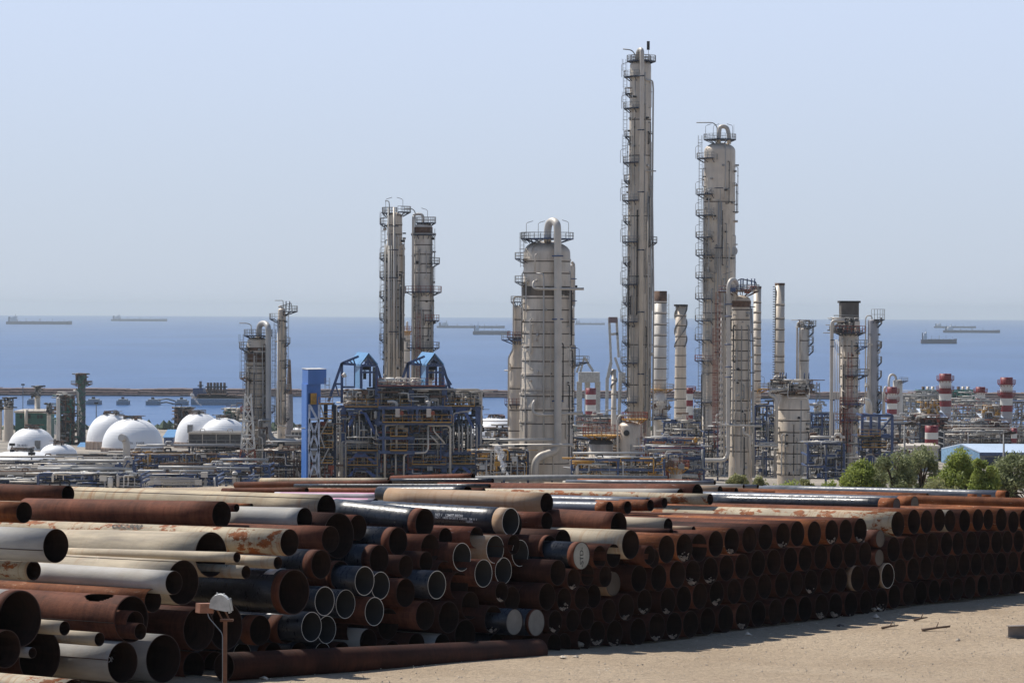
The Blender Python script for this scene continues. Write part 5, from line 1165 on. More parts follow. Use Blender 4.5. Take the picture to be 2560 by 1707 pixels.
# ---------------------------------------------------------------- striped stacks of the power plant at the right
def striped(label, D, cx, hw, ys, ybot=1180, plats=(), grp='red and white striped chimneys', low=None):
    u = Unit('striped_chimney', label, 'chimney', D, cx, ybot, group=grp)
    for i in range(len(ys) - 1):
        b = MB(); r_ = hw * u.k; b.lathe((u.x, u.D, 0), [(r_, u.z(ys[i + 1])), (r_, u.z(ys[i]))] + ([(r_ - .4, u.z(ys[i])), (r_ - .4, u.z(ys[i] + 5))] if i == 0 else []), 24)
        u.part('red_band' if i % 2 == 0 else 'white_band', b, M_redp if i % 2 == 0 else M_whp)
    b = MB(); b.lathe((u.x, u.D, 0), [(hw * u.k * (low or 1), u.zb), (hw * u.k, u.z(ys[-1]))], 24); u.part('shaft', b, simple('pale_shaft', (.42, .41, .42), .6, var=.1) if 'pale_shaft' not in bpy.data.materials else bpy.data.materials['pale_shaft'])
    for y in plats: u.platform(y, hw, wd=.85, deck=M_redp, rail=M_red)
    return u
q4 = lambda *v: [Q4(0, a)[1] for a in v]
striped('tallest-looking striped chimney left of centre in the right power block', 900, 2363, 15.2, q4(608, 665, 720, 765, 818, 865), plats=q4(655, 738), low=.95)
striped('striped chimney nearest the right edge of the photo', 900, 2516, 15.6, q4(637, 695, 750, 800, 855, 905), plats=q4(687, 772), low=.95)
striped('smaller striped chimney between the two big striped ones', 1080, 2451, 12, q4(712, 758, 803, 838, 880, 905), plats=q4(750,))
striped('striped chimney in front of the grey looped column, left of the power block', 1000, 2230, 12.5, q4(712, 762, 805, 840, 885, 925, 935), plats=q4(755, 820))
striped('short fat striped drum standing low in front of the left power block boiler', 720, 2329.5, 16.6, q4(1015, 1068, 1120, 1160), ybot=1190)
striped('low striped drum beside the shed roof at the right edge', 830, 2536, 7.5, q4(1035, 1076, 1115, 1150), ybot=1190)
striped('striped chimney peeping out behind the spiral-straked chimney', 900, 1724, 9, [969, 984, 1000, 1015, 1037, 1050], plats=[975])
striped('hazy striped chimney between the widest column and the tallest tower', 1150, 1477, 13, [970, 986, 998, 1012, 1026, 1042, 1050], plats=())
striped('faint short striped chimney left of the bottle-shaped column', 1250, 1247, 16, [1038, 1050], plats=())
# looped column of the power block
u = Unit('process_column', 'grey column with a looped top pipe behind the leftmost striped power-block chimney', 'column', 1020, 2244, 1195)
u.shell([(952, 12), (1100, 13)], M_cladg, dome=.3); u.tube(mp(Q4, [(568, 660, 0), (560, 625, 0), (538, 612, 0), (515, 625, 0), (508, 660, -1), (508, 720, -2)]), 3.0, M_pipe, bend=5, n=12); u.platform(Q4(0, 665)[1], 12, -90, 60, wd=2)
u.tube(mp(Q4, [(490, 710, -3), (474, 725, -3), (470, 930, -3)]), 3.2, M_pipe, n=10); u.tube(mp(Q4, [(462, 750, -4), (460, 930, -4)]), 1.6, M_rail)
def boiler(label, x0, x1, yroof, dx, D, seed):
    u = Unit('boiler_unit', label, 'boiler', D, (x0 + x1) / 2, 1195)
    b = MB(); a = u.P(x0, yroof + 40 / 3.136, 2); c = u.P(x1, yroof, 2); b.box(a.x, c.x, D, D + 14, u.zb, a.z); u.part('casing', b, simple('boiler_grey', (.16, .18, .22), .7) if 'boiler_grey' not in bpy.data.materials else bpy.data.materials['boiler_grey'])
    b = MB(); n0 = 0; l = u.P(x0 + 12, yroof - 3); r = u.P(x1 + 3, yroof + 2)
    b.v += [(l.x, D - 2, l.z - 1.2), (r.x, D - 2, r.z - 1.2), (r.x, D + 15, r.z + .9), (l.x, D + 15, l.z + .9)]; b.v += [(x, y, z - .25) for x, y, z in b.v[:4]]
    for q in ((0, 1, 2, 3), (7, 6, 5, 4), (0, 4, 5, 1), (1, 5, 6, 2), (2, 6, 7, 3), (3, 7, 4, 0)): b.face(list(q))
    u.part('canopy', b, simple('pale_canopy', (.6, .68, .78), .5) if 'pale_canopy' not in bpy.data.materials else bpy.data.materials['pale_canopy'])
    u.deck(x0 - 5, x1 + 5, yroof + 10, (-3, 14), mat=M_rust, rail=M_red); u.deck(x0 - 12, x1 + 2, yroof + 24, (-3, 14), mat=M_rust, rail=M_red); u.deck(x0 - 25, x0 + 6, yroof + 42, (-3, 6), mat=M_rust, rail=M_yel)
    u.clutter(x0 + 5, x1 - 20, yroof - 34, yroof - 2, 110, (2, 12), (.1, .3), seed=seed, mats=[M_yel, M_pipe, M_grey, M_rust])
    u.clutter(x0 - 18, x1 - 18, yroof + 2, yroof + 30, 60, (-4, 0), (.12, .35), seed=seed + 1, mats=[M_rust, M_pipe, M_red, M_dark])
    for i in range(6):
        x = x0 - 22 + i * 5.0; u.tube([(x + 8, yroof - 2, 4), (x, yroof - 1 + i, -2), (x, yroof + 30, -3), (x - 12, yroof + 38, -4), (x - 38 + i * 2, yroof + 72, -8)], 1.2, M_pipe, 'feed_pipe', bend=6, n=8)
    u.frame([x0 - 26, x0 - 6, x0 + 20, (x0 + x1) / 2, x1], [yroof + 10, yroof + 32, yroof + 60], (-3, 10), .4, M_rust)
    for i in range(5): x = x0 + 14 + i * (x1 - x0 - 14) / 5; u.tube([(x, yroof + 14, -1), (x, 1180, -1)], 2.2 + (i % 2), M_pipeg if i % 2 else M_blued, 'downcomer')
boiler('left boiler block with pale canopy and yellow pipework', 2296, 2368, Q4(0, 925)[1], 0, 860, 51)
boiler('right boiler block with pale canopy and yellow pipework', 2450, 2521, Q4(0, 965)[1], 0, 860, 61)
# green framed plant on the skyline of the power block
for i, (x0, x1, lab) in enumerate(((2296, 2350, 'left green-framed cooler row on the skyline behind the power block'), (2384, 2432, 'middle green-framed cooler row on the skyline behind the power block'))):
    u = Unit('cooler_row', lab, 'cooler', 1250, (x0 + x1) / 2, 1010)
    u.frame([x0, (x0 + x1) / 2, x1], [975, 988, 1005], (0, 10), .5, simple('green_steel', (.04, .16, .13), .6) if 'green_steel' not in bpy.data.materials else bpy.data.materials['green_steel'])
    for j in range(3): x = x0 + 12 + j * 12; b = MB(); p = u.P(x, 966, 4); b.lathe((p.x, p.y, 0), [(4 * u.k, u.z(980)), (4 * u.k, p.z), (3.4 * u.k, p.z), (3.2 * u.k, p.z - 2)], 14); u.part('fan_stack', b, M_clad if j else M_rust)
    u.clutter(x0 - 6, x1 + 8, 978, 1008, 110, (-2, 8), (.2, .5), seed=70 + i, mats=[M_grey, M_dark, M_pipeg, bpy.data.materials['green_steel']])
def rack(label, x0, x1, y0, y1, D, seed, n=60, frame=M_blue, mats=None, levels=3, dep=(0, 10), rs=(.06, .2), pipes=5, name='pipe_rack', cat='pipe rack', bays=None):
    u = Unit(name, label, cat, D, (x0 + x1) / 2, 1195); rn = random.Random(seed)
    bays = bays or max(2, int((x1 - x0) * u.k / 7)); xs_ = [x0 + (x1 - x0) * i / bays for i in range(bays + 1)]; ys_ = [y0 + (y1 - y0) * i / levels for i in range(levels)]
    u.frame(xs_, ys_, dep, .35, frame)
    for i, yy in enumerate(ys_):
        for j in range(pipes):
            dy = rn.uniform(dep[0] + .2, dep[1]); r = rn.uniform(.07, .24)
            sp = rn.uniform(.25, 1); xa = x0 + (x1 - x0) * rn.uniform(0, 1 - sp) - 3; xb = xa + (x1 - x0) * sp + 6; yo = yy - (r + .25 + rn.choice((0, 0, .7, 1.6))) / u.k
            pts = [(xa, yo, dy), (xb, yo, dy)]
            if rn.random() < .3: m = rn.uniform(xa, max(xa + 1, xb - 16)); pts = [(xa, yo, dy), (m, yo, dy), (m, yo - 8, dy), (m + 14, yo - 8, dy), (m + 14, yo, dy), (xb, yo, dy)]
            u.tube(pts, r / u.k, rn.choice([M_pipe, M_pipeg, M_pipeg, M_rust, M_dark]), 'pipe', bend=3, n=8)
    u.clutter(x0, x1, y0 - 5, y1, n, (dep[0] - 1, dep[1]), rs, seed=seed, mats=mats or [M_pipe, M_pipeg, M_dark, M_blue, M_rail]); return u
rack('hazy jumble of process pipes left of the first big striped chimney', 2258, 2350, 990, 1050, 1050, 81, n=170, frame=M_grey, mats=[M_grey, M_pipeg, M_pipe, M_rail])
rack('hazy jumble of process pipes between the two big striped chimneys', 2376, 2500, 1004, 1060, 1050, 82, n=200, frame=M_grey, mats=[M_grey, M_pipeg, M_pipe, M_red])
rack('open steelwork at the right edge behind the last striped chimney', 2530, 2580, 1008, 1130, 900, 83, n=90, frame=M_grey, mats=[M_grey, M_rust, M_pipe])
rack('pipe rack below the power block, left part', 2200, 2300, 1060, 1170, 800, 84, n=140, frame=M_blued, mats=[M_grey, M_rust, M_pipe, M_dark])
rack('pipe rack below the power block, middle part', 2370, 2470, 1058, 1130, 850, 85, n=120, frame=M_grey, mats=[M_grey, M_pipe, M_rust, M_blued])
rack('blue rack with white pipes right of the squat banded vessel', 2026, 2085, 1036, 1190, 620, 86, n=110, frame=M_blue, pipes=4, levels=5)
rack('blue rack between the banded riser column and the squat vessel', 1888, 1945, 1015, 1190, 640, 87, n=110, frame=M_blue, levels=4)
rack('tangle of blue frames and pipes at the foot of the spiral-straked chimney', 1660, 1752, 1056, 1150, 640, 88, n=190, frame=M_blue, levels=3)
rack('low pipework at the foot between the tallest tower and the second one', 1612, 1740, 1100, 1195, 560, 89, n=170, frame=M_blue, levels=2, mats=[M_pipe, M_blue, M_red, M_yel, M_rail])
rack('pipework between the widest column and the round-topped tank', 1430, 1545, 1095, 1190, 600, 90, n=150, frame=M_blued, levels=2, mats=[M_pipe, M_blue, M_dark, M_yel, M_rail])
rack('low pipe bank left of the widest ribbed column', 1195, 1300, 1075, 1185, 620, 91, n=120, frame=M_blued, levels=4, mats=[M_pipeg, M_dark, M_pipe, M_grey], pipes=6)
rack('hazy machinery behind the widest column and the tallest tower', 1440, 1560, 1042, 1080, 900, 92, n=130, frame=M_grey, mats=[M_grey, M_clad, M_dark, M_red])
rack('distant pipework right of the striped chimney by the straked one', 1735, 1760, 1025, 1060, 900, 93, n=60, frame=M_grey, mats=[M_grey, M_dark])
rack('pale pipework at the foot of the beige banded column', 1760, 1830, 1080, 1190, 600, 95, n=130, frame=M_blue, levels=3)
rack('low blue pipework behind the bushes right of the squat banded vessel', 2020, 2110, 1110, 1195, 470, 96, n=150, frame=M_blue, levels=3)
rack('dense pale pipework low between the two tall towers', 1610, 1760, 1120, 1200, 480, 97, n=220, frame=M_blue, levels=3, mats=[M_pipe, M_pipe, M_blue, M_red, M_rail])
rack('dense pipework low behind the left street lamp', 2196, 2300, 1130, 1200, 620, 98, n=170, frame=M_rust, levels=3, mats=[M_pipe, M_whp, M_rust, M_dark])
rack('low white and grey pipework before the little looped-pipe tank', 1430, 1660, 1150, 1198, 460, 99, n=200, frame=M_blue, levels=2, mats=[M_pipe, M_pipeg, M_dark, M_yel])
rack('stepped pipework between the right power block and the warehouse', 2360, 2570, 1080, 1125, 830, 100, n=220, frame=M_grey, levels=3, mats=[M_pipe, M_pipeg, M_dark, M_rust])
rack('rack at the foot of the stained ladder-hung column', 2146, 2215, 1075, 1190, 640, 94, n=110, frame=M_blued)
# ================================================================ blue heater structure and blue silo
u = Unit('blue_process_structure', 'huge open blue steel structure packed with pipes under two gabled hoist houses', 'plant structure', 540, 1010, 1195)
qb = lambda x, y, *d: QB(x, y) + d
b = MB()
def post(b, x, y0, w=.9, dy=0):
    p = u.P(*QB(x, y0), dy); b.bar((p.x, p.y, p.z), (p.x, p.y, u.zb), w)
def beam(b, x0, x1, y, w=.7, dy=0):
    a = u.P(*QB(x0, y), dy); c = u.P(*QB(x1, y), dy); z = (a.z + c.z) / 2; b.bar((a.x, a.y, z), (c.x, c.y, z), w, w)
for dy in (0, 12, 24):
    for x, y in ((75, 640), (187, 640), (590, 395), (990, 395), (1385, 395), (1782, 645)): post(b, x, y, 1.0 if dy == 0 else .7, dy)
    for x0, x1, y in ((590, 1385, 412), (60, 1845, 657), (187, 1782, 1190), (187, 1782, 1352)): beam(b, x0, x1, y, .7, dy)
for y in (412, 657, 1190, 1352):
    for x in (590, 990, 1385) + (() if y == 412 else (187, 1782)): a = u.P(*QB(x, y), 0); b.bar(a, (a.x, a.y + 24, a.z), .5)
u.part('main_frame', b, M_blue)
b = MB()
for (xa, ya, xb, yb) in ((355, 670, 245, 880), (415, 670, 560, 970), (350, 1205, 240, 1320), (420, 1205, 575, 1330), (350, 1370, 250, 1480), (420, 1370, 560, 1480), (1560, 670, 1480, 840), (1610, 670, 1725, 905), (1545, 1360, 1480, 1430), (1600, 1360, 1690, 1430)):
    b.bar(u.P(*QB(xa, ya), -.5), u.P(*QB(xb, yb), -.5), .55)
for x, y in ((385, 680), (385, 1200), (385, 1375), (1585, 680)): p = u.P(*QB(x, y), -.4); b.box(p.x - 1.1, p.x + 1.1, p.y - .15, p.y + .15, p.z - .8, p.z + .5)
u.part('brace', b, simple('faded_blue_steel', (.05, .10, .28), .5))
b = MB()     # protruding platform bay
for x0, x1, y in ((600, 1470, 662), (600, 1470, 845), (600, 1030, 1020), (600, 1030, 1188)): beam(b, x0, x1, y, .6, -4)
for x in (660, 1060, 1465): p = u.P(*QB(x, 662), -4); q = u.P(*QB(x, 1190), -4); b.bar(p, (p.x, p.y, q.z if x == 660 else u.P(*QB(x, 845), -4).z), .5)
u.part('balcony_frame', b, M_blue)
for x0, x1, y, d0 in ((590, 1385, 405, -1), (600, 990, 650, -1), (200, 590, 652, -1), (1385, 1740, 645, -1), (650, 1470, 838, -4.6), (740, 940, 1002, -4.6), (740, 940, 1172, -4.6), (230, 590, 1172, -1), (230, 590, 1345, -1), (1000, 1400, 1338, -1), (1480, 1780, 1330, -1)):
    u.deck(QB(x0, 0)[0], QB(x1, 0)[0], QB(0, y)[1], (d0, 6), mat=M_blued, rail=M_yel if y > 600 else M_red, rh=1.5)
b = MB()    # furnace casings standing inside
for x0, x1, y0, dy in ((215, 580, 900, 6), (610, 980, 900, 8), (1000, 1370, 880, 8), (1400, 1770, 1180, 8), (640, 980, 690, 12), (1020, 1370, 690, 12)):
    a = u.P(*QB(x0, y0), dy); c = u.P(*QB(x1, y0), dy); b.box(a.x, c.x, a.y, a.y + 10, u.zb, a.z)
u.part('furnace_casing', b, M_dark)
b = MB(); p = u.P(*QB(385, 900), 4); b.lathe((p.x, p.y + 3, 0), [(6.5, p.z - 2), (6.5, p.z + 1), (2.4, u.P(*QB(385, 700), 4).z)], 4); u.part('hopper', b, simple('sooty_hopper', (.10, .10, .10), .7, var=.5))
for pts, r in (([(675, 1500), (675, 890), (700, 862), (835, 860)], 2.9), ([(1185, 872), (1420, 868), (1452, 900), (1452, 1500)], 2.9), ([(1188, 880), (1190, 1150), (1160, 1192), (940, 1200), (902, 1230), (900, 1500)], 2.5),
    ([(812, 866), (815, 1150)], 3.0), ([(805, 1190), (805, 1450)], 2.0), ([(1255, 890), (1260, 940), (1385, 1080)], 2.2), ([(1215, 985), (1305, 1080)], 2.0), ([(515, 905), (515, 1010), (560, 1035), (620, 1035)], 1.2), ([(575, 905), (578, 970), (620, 1020)], 1.2),
    ([(220, 1012), (560, 1008)], 1.6), ([(640, 1030), (1320, 1028)], 1.0), ([(540, 1060), (545, 1085), (600, 1095), (1400, 1088)], 1.2), ([(705, 590), (770, 585), (815, 600), (815, 660)], 3.6), ([(1165, 600), (1195, 590), (1195, 660)], 4.2), ([(1250, 700), (1258, 810)], 2.2)):
    u.tube([qb(x, y, -3) for x, y in pts], r, M_pipe, 'process_pipe', bend=7, n=12)
for x, y in ((800, 675), (1170, 675)): b = MB(); a = u.P(*QB(x, y), -5); c = u.P(*QB(x + 54, y + 95), -5); b.box(a.x, c.x, a.y, a.y + 2, c.z, a.z); bb = MB(); m_ = (a + c) / 2; o = u.part('valve_box', b, M_pipe); bb.tube([m_ + Vector((.8, -.2, 0)), m_ + Vector((.8, -.9, 0))], .38, 10); u.part('handwheel', bb, M_red, o)
for x in (1490, 1555, 1597, 1660, 1705, 1770, 1815): u.tube([qb(x - 18, 800, 2), qb(x, 890, -1.5), qb(x, 920, -1.5), qb(x, 1185, -1.5)], 2.1, M_pipeg, 'standpipe', bend=4)
for i in range(3): u.tube([qb(1000, 440 + i * 8, -1 + i), qb(1795 - i * 12, 440 + i * 8, -1 + i), qb(1828 - i * 14, 475, -1 + i), qb(1828 - i * 14, 930, -1 + i)], 1.5, M_pipe, 'header_pipe', bend=5)
for i, x in enumerate((85, 105, 118, 140, 152, 165, 178, 205, 218)): u.tube([qb(x, 1500, -2), qb(x, (1100, 640, 1120, 680, 900, 1060, 1060, 1070, 1075)[i], -2), qb((550, 150, 560, 165, 170, 310, 500, 480, 500)[i], (1100, 632, 1125, 672, 890, 1060, 1052, 1070, 1085)[i], -2)], 1.15, M_pipe if i % 2 else M_rail, 'side_pipe', bend=4)
for x in (245, 308, 372, 428): u.tube([qb(x, 870, -2.4), qb(x, 1005, -2.4)], 1.1, M_pipe, 'burner_pipe')
u.tube([qb(690, 590, 2), qb(230, 590, 0), qb(215, 630, 0)], 2.4, M_pipe, 'header_pipe', bend=6); u.tube([qb(1560, 720, -1), qb(1500, 722, -1), qb(1485, 760, -1), qb(1487, 900, -1)], 1.8, M_pipe, 'header_pipe', bend=5); u.tube([qb(1700, 660, -1.2), qb(1690, 700, -1.2), qb(1560, 712, -1.2)], 1.8, M_pipe, 'header_pipe')
u.clutter(*[QB(v, 0)[0] for v in (190, 590)], QB(0, 450)[1], QB(0, 650)[1], 110, (-1, 12), (.08, .25), seed=101, mats=[M_pipe, M_rail, M_dark, M_rust, M_pipeg])
u.clutter(*[QB(v, 0)[0] for v in (590, 1400)], QB(0, 430)[1], QB(0, 650)[1], 190, (-1, 12), (.08, .28), seed=102, mats=[M_pipe, M_rail, M_dark, M_rust, M_pipeg])
u.clutter(*[QB(v, 0)[0] for v in (1400, 1830)], QB(0, 470)[1], QB(0, 650)[1], 70, (-1, 10), (.07, .2), seed=103, mats=[M_pipe, M_rail, M_dark])
u.clutter(*[QB(v, 0)[0] for v in (60, 600)], QB(0, 690)[1], QB(0, 1480)[1], 160, (-1, 5), (.08, .25), seed=104, mats=[M_pipe, M_rail, M_dark, M_rust, M_blue])
u.clutter(*[QB(v, 0)[0] for v in (600, 1480)], QB(0, 680)[1], QB(0, 1440)[1], 320, (-2, 7), (.07, .22), seed=105, mats=[M_pipeg, M_rail, M_dark, M_rust, M_blue, M_red])
u.clutter(*[QB(v, 0)[0] for v in (1480, 1830)], QB(0, 680)[1], QB(0, 1440)[1], 120, (1, 9), (.08, .25), seed=106, mats=[M_pipeg, M_dark, M_blue, M_rail])
u.clutter(*[QB(v, 0)[0] for v in (600, 1100)], QB(0, 320)[1], QB(0, 400)[1], 40, (-1, 8), (.15, .4), seed=107, mats=[M_pipe, M_whp])
for k, dx in enumerate((0, 785)):
    h = Unit('hoist_house', ('left' if k == 0 else 'right') + ' blue gabled hoist house with slanting legs on top of the blue structure', 'hoist house', 545, QB(455 + dx, 0)[0], 960, group='gabled hoist houses on the blue structure')
    g_ = lambda x, y, d=0: h.P(*QB(x + dx, y), d)
    # roof: ridge runs away from the viewer and slightly left
    b = MB(); A0, A1, A2 = g_(385, 165, -5), g_(485, 28, -5), g_(592, 158, -5); off = Vector((-2.9, 13, 0))
    for P_, Q_ in ((A0, A1), (A1, A2)):
        n0 = len(b.v); nrm = Vector((0, 0, .3))
        for p in (P_, Q_, Q_ + off, P_ + off): b.v.append(tuple(p + nrm))
        for p in (P_, Q_, Q_ + off, P_ + off): b.v.append(tuple(p))
        for q in ((0, 1, 2, 3), (7, 6, 5, 4), (0, 4, 5, 1), (1, 5, 6, 2), (2, 6, 7, 3), (3, 7, 4, 0)): b.face([n0 + i for i in q])
    # wider left slope drawn forward as in the photograph
    L0 = g_(318, 155, 6); L1 = g_(415, 28, 6); n0 = len(b.v)
    for p in (A0, A1, L1, L0): b.v.append(tuple(p + Vector((0, 0, .32))))
    for p in (A0, A1, L1, L0): b.v.append(tuple(p + Vector((0, 0, .04))))
    for q in ((0, 1, 2, 3), (7, 6, 5, 4), (0, 4, 5, 1), (1, 5, 6, 2), (2, 6, 7, 3), (3, 7, 4, 0)): b.face([n0 + i for i in q])
    h.part('roof', b, M_bluel)
    b = MB(); zf = g_(400, 425).z
    for p, w in ((g_(395, 165, -4.6), .5), (g_(580, 160, -4.6), .5), (g_(322, 160, 6), .4), (g_(500, 160, 8), .4)): b.bar(p, (p.x, p.y, zf), w)
    b.bar(g_(395, 160, -4.6), g_(580, 157, -4.6), .45); b.bar(g_(400, 240, -4.6), g_(580, 240, -4.6), .35)
    for xa, ya, xb, yb in ((430, 158, 475, 95), (520, 158, 485, 95), (440, 120, 540, 120), (475, 158, 475, 60)): b.bar(g_(xa, ya, -4.6), g_(xb, yb, -4.6), .35)
    h.part('frame', b, M_blue)
    b = MB(); a = g_(320, 165, 6); c = g_(388, 165, -4.4)
    n0 = 0; b.v += [(a.x, a.y, a.z), (c.x, c.y, c.z), (c.x, c.y, zf), (a.x, a.y, zf)]; b.v += [(x + .15, y + .1, z) for x, y, z in b.v[:4]]
    for q in ((0, 1, 2, 3), (7, 6, 5, 4), (0, 4, 5, 1), (1, 5, 6, 2), (2, 6, 7, 3), (3, 7, 4, 0)): b.face(list(q))
    h.part('side_wall', b, M_bluel)
    b = MB(); a = g_(530, 175, 2); c = g_(575, 175, 2); b.box(a.x, c.x, a.y, a.y + 1, zf, a.z); h.part('rear_wall', b, M_grey)
    b = MB(); a = g_(410, 170, -1); c = g_(495, 215, -1); b.box(a.x, c.x, a.y, a.y + 2, c.z, a.z); m_ = g_(436, 260, -1); b.bar((m_.x, m_.y, c.z), m_, .12); b.box(m_.x - .3, m_.x + .3, m_.y - .2, m_.y + .2, m_.z - 1, m_.z + .6); h.part('hoist', b, M_dark)
    b = MB()
    for xa, ya, xb, yb, w in ((165, 130, 165, 600, .5), (165, 130, 5, 590, .5), (165, 132, 365, 50, .45), (168, 138, 330, 148, .45), (90, 378, 165, 378, .35), (90, 385, 130, 520, .25), (255, 98, 300, 148, .25), (300, 75, 320, 145, .25), (225, 110, 245, 140, .25), (585, 180, 710, 590, .5), (588, 240, 680, 390, .35), (165, 415, 320, 415, .35)):
        if k == 1 and ya > 200 and xb < 200: continue
        b.bar(g_(xa, ya, -2), g_(xb, yb if not (k == 1 and (xa, xb) == (165, 165)) else 380, -2), w)
    h.part('slanting_leg', b, M_blue)
    if k == 0:
        ws = Unit('windsock', 'small red and white windsock beside the left hoist house', 'windsock', 538, QB(195, 0)[0], 1000); b = MB(); b.tube([ws.P(*QB(210, 262)), ws.P(*QB(170, 288))], [.5, .3], 8); ws.part('sock', b, M_whp); b = MB(); b.tube([ws.P(*QB(182, 279)), ws.P(*QB(174, 285))], [.38, .32], 8); ws.part('red_tip', b, M_red); b = MB(); b.bar(ws.P(*QB(212, 255)), ws.P(*QB(212, 420)), .1); ws.part('pole', b, M_rail)
u = Unit('lift_tower', 'bright blue boxy tower with overhanging head left of the blue structure', 'tower', 520, Q1(640, 0)[0], 1195)
def slab(b, pa, pb, dvec, z0, z1):
    q = [pa, pb, pb + dvec, pa + dvec]; n0 = len(b.v)
    for z in (z0, z1):
        for p in q: b.v.append((p.x, p.y, z))
    for f in ((0, 3, 2, 1), (4, 5, 6, 7), (0, 1, 5, 4), (1, 2, 6, 5), (2, 3, 7, 6), (3, 0, 4, 7)): b.face([n0 + i for i in f])
M_sil = simple('bright_blue_cladding', (.06, .18, .52), .45, var=.12, scale=.2, vec=(1, 1, .2))
cF = u.P(*Q1(597, 600)); cL = u.P(*Q1(551, 600), 7); cR = u.P(*Q1(740, 600), 2.4); dv = cL - cF; dv.z = 0; fr = cR - cF; fr.z = 0
b = MB(); slab(b, cF, cR, dv, u.z(Q1(0, 692)[1]), u.z(Q1(0, 575)[1])); u.part('head', b, M_sil)
b = MB(); slab(b, cF - fr * .03 - dv * .06, cR + fr * .0, dv * 1.12, u.z(Q1(0, 575)[1]), u.z(Q1(0, 572)[1])); u.part('roof_edge', b, M_whp)
b = MB(); cg = cF + fr * -.08; slab(b, cg, cg + fr * .09, dv * .85, u.zb, u.z(Q1(0, 692)[1])); u.part('lit_side_wall', b, M_sil)
b = MB(); slab(b, cF + dv * .12, cF + fr * .73 + dv * .12, dv * .7, u.z(Q1(0, 960)[1]), u.z(Q1(0, 692)[1])); u.part('shaft', b, M_sil)
b = MB(); a = cF + fr * .14 - dv * .02; slab(b, a, a + fr * .33, dv * .12, u.z(Q1(0, 850)[1]), u.z(Q1(0, 762)[1])); u.part('louvre', b, M_yel)
b = MB()
for x in (607, 682): a = u.P(*Q1(x, 850), -1); b.bar(a, (a.x, a.y, u.zb), .35)
for y0, y1 in ((968, 1190), (1200, 1420)):
    b.bar(u.P(*Q1(607, y0), -1), u.P(*Q1(680, y1), -1), .35); b.bar(u.P(*Q1(680, y0), -1), u.P(*Q1(607, y1), -1), .35); b.bar(u.P(*Q1(605, y0), -1), u.P(*Q1(682, y0), -1), .35)
b.bar(u.P(*Q1(612, 858), -1), u.P(*Q1(668, 965), -1), .4); u.part('lattice', b, simple('whitish_blue_bracing', (.45, .5, .6), .5))
for v in (845, 960, 1080, 1190, 1310): u.deck(Q1(680, 0)[0], Q1(790, 0)[0], Q1(0, v)[1], (-1, 6), rail=M_yel)
b = MB()
for i, (v0, v1) in enumerate(((960, 845), (1080, 960), (1190, 1080), (1310, 1190))):
    for d in (0, 1): b.bar(u.P(*Q1(725 if i % 2 == 0 else 700, v0), -1 + d), u.P(*Q1(690 if i % 2 == 0 else 760, v1), -1 + d), .25)
u.part('stair', b, M_rail); u.ladder(Q1(748, 0)[0], Q1(0, 640)[1], Q1(0, 850)[1], dy=0)
b = MB()
for x in (735, 800): p = u.P(*Q1(x, 850), 4); b.bar(p, (p.x, p.y, u.zb), .7)
u.part('post', b, M_blued); u.clutter(*[Q1(v, 0)[0] for v in (610, 800)], Q1(0, 1000)[1], 1195, 150, (1, 8), (.08, .3), seed=110, mats=[M_dark, M_rail, M_red, M_pipeg, M_rust])

# ---------------------------------------------------------------- left part: coolers, racks, tanks
def cooler(label, x0, x1, y0, y1, D, dep, seed, fr=M_blued, fans=True):
    u = Unit('air_cooler', label, 'air cooler', D, (x0 + x1) / 2, 1195); a = u.P(x0, y0); c = u.P(x1, y0); z0 = u.z(y1)
    b = MB(); b.box(a.x, c.x, D, D + dep, z0, a.z); u.part('fin_bank', b, simple('fin_bank_grey', (.13, .12, .11), .8, var=.3, scale=2) if 'fin_bank_grey' not in bpy.data.materials else bpy.data.materials['fin_bank_grey'])
    b = MB(); n = max(3, int((c.x - a.x) / 2.6))
    for i in range(n + 1): xx = a.x + (c.x - a.x) * i / n; b.box(xx - .08, xx + .08, D - .12, D, z0, a.z)
    b.box(a.x, c.x, D - .2, D, a.z - .35, a.z + .08); b.box(a.x, c.x, D - .2, D, z0 - .05, z0 + .3); u.part('rib', b, M_clad)
    for i in range(n // 2 + 1):
        xx = a.x + (c.x - a.x) * i / (n // 2)
        for yy in (D + 1, D + dep - 1): b = MB(); b.bar((xx, yy, u.zb), (xx, yy, z0), .35); u.part('leg', b, fr)
    u.deck(x0 - 4, x1 + 2, y1 + 2, (-1.5, 0), rail=M_rail)
    for i in range(n // 2): x = x0 + (x1 - x0) * (i + .5) / (n // 2); u.tube([(x - 6, y0 - 1, 1), (x - 6, y0 - 8, 1), (x + 6, y0 - 8, 1), (x + 6, y0 - 1, 1)], 1.0, M_pipe, 'header_loop', bend=3)
    u.clutter(x0, x1, y1 + 2, min(1195, y1 + 70), int((x1 - x0) * .5), (1, dep), (.08, .25), seed=seed, mats=[M_dark, M_rail, M_pipeg, M_rust]); return u
cooler('long dark air cooler bank in front of the two rear white domes', LL(1480, 0)[0], LL(1912, 0)[0], LL(0, 1068)[1], LL(0, 1168)[1], 600, 9, 201)
cooler('grey ribbed air cooler at the bottom left edge above the pipes', -30, LL(320, 0)[0], LL(0, 1385)[1], LL(0, 1470)[1], 470, 9, 202)
cooler('pale slatted air cooler between the thin column and the blue tower', Q1(355, 0)[0], Q1(548, 0)[0], Q1(0, 1275)[1], Q1(0, 1385)[1], 560, 9, 203)
cooler('small distant cooler behind the thick elbow pipe', Q1(465, 0)[0], Q1(548, 0)[0], Q1(0, 1055)[1], Q1(0, 1100)[1], 760, 8, 204)
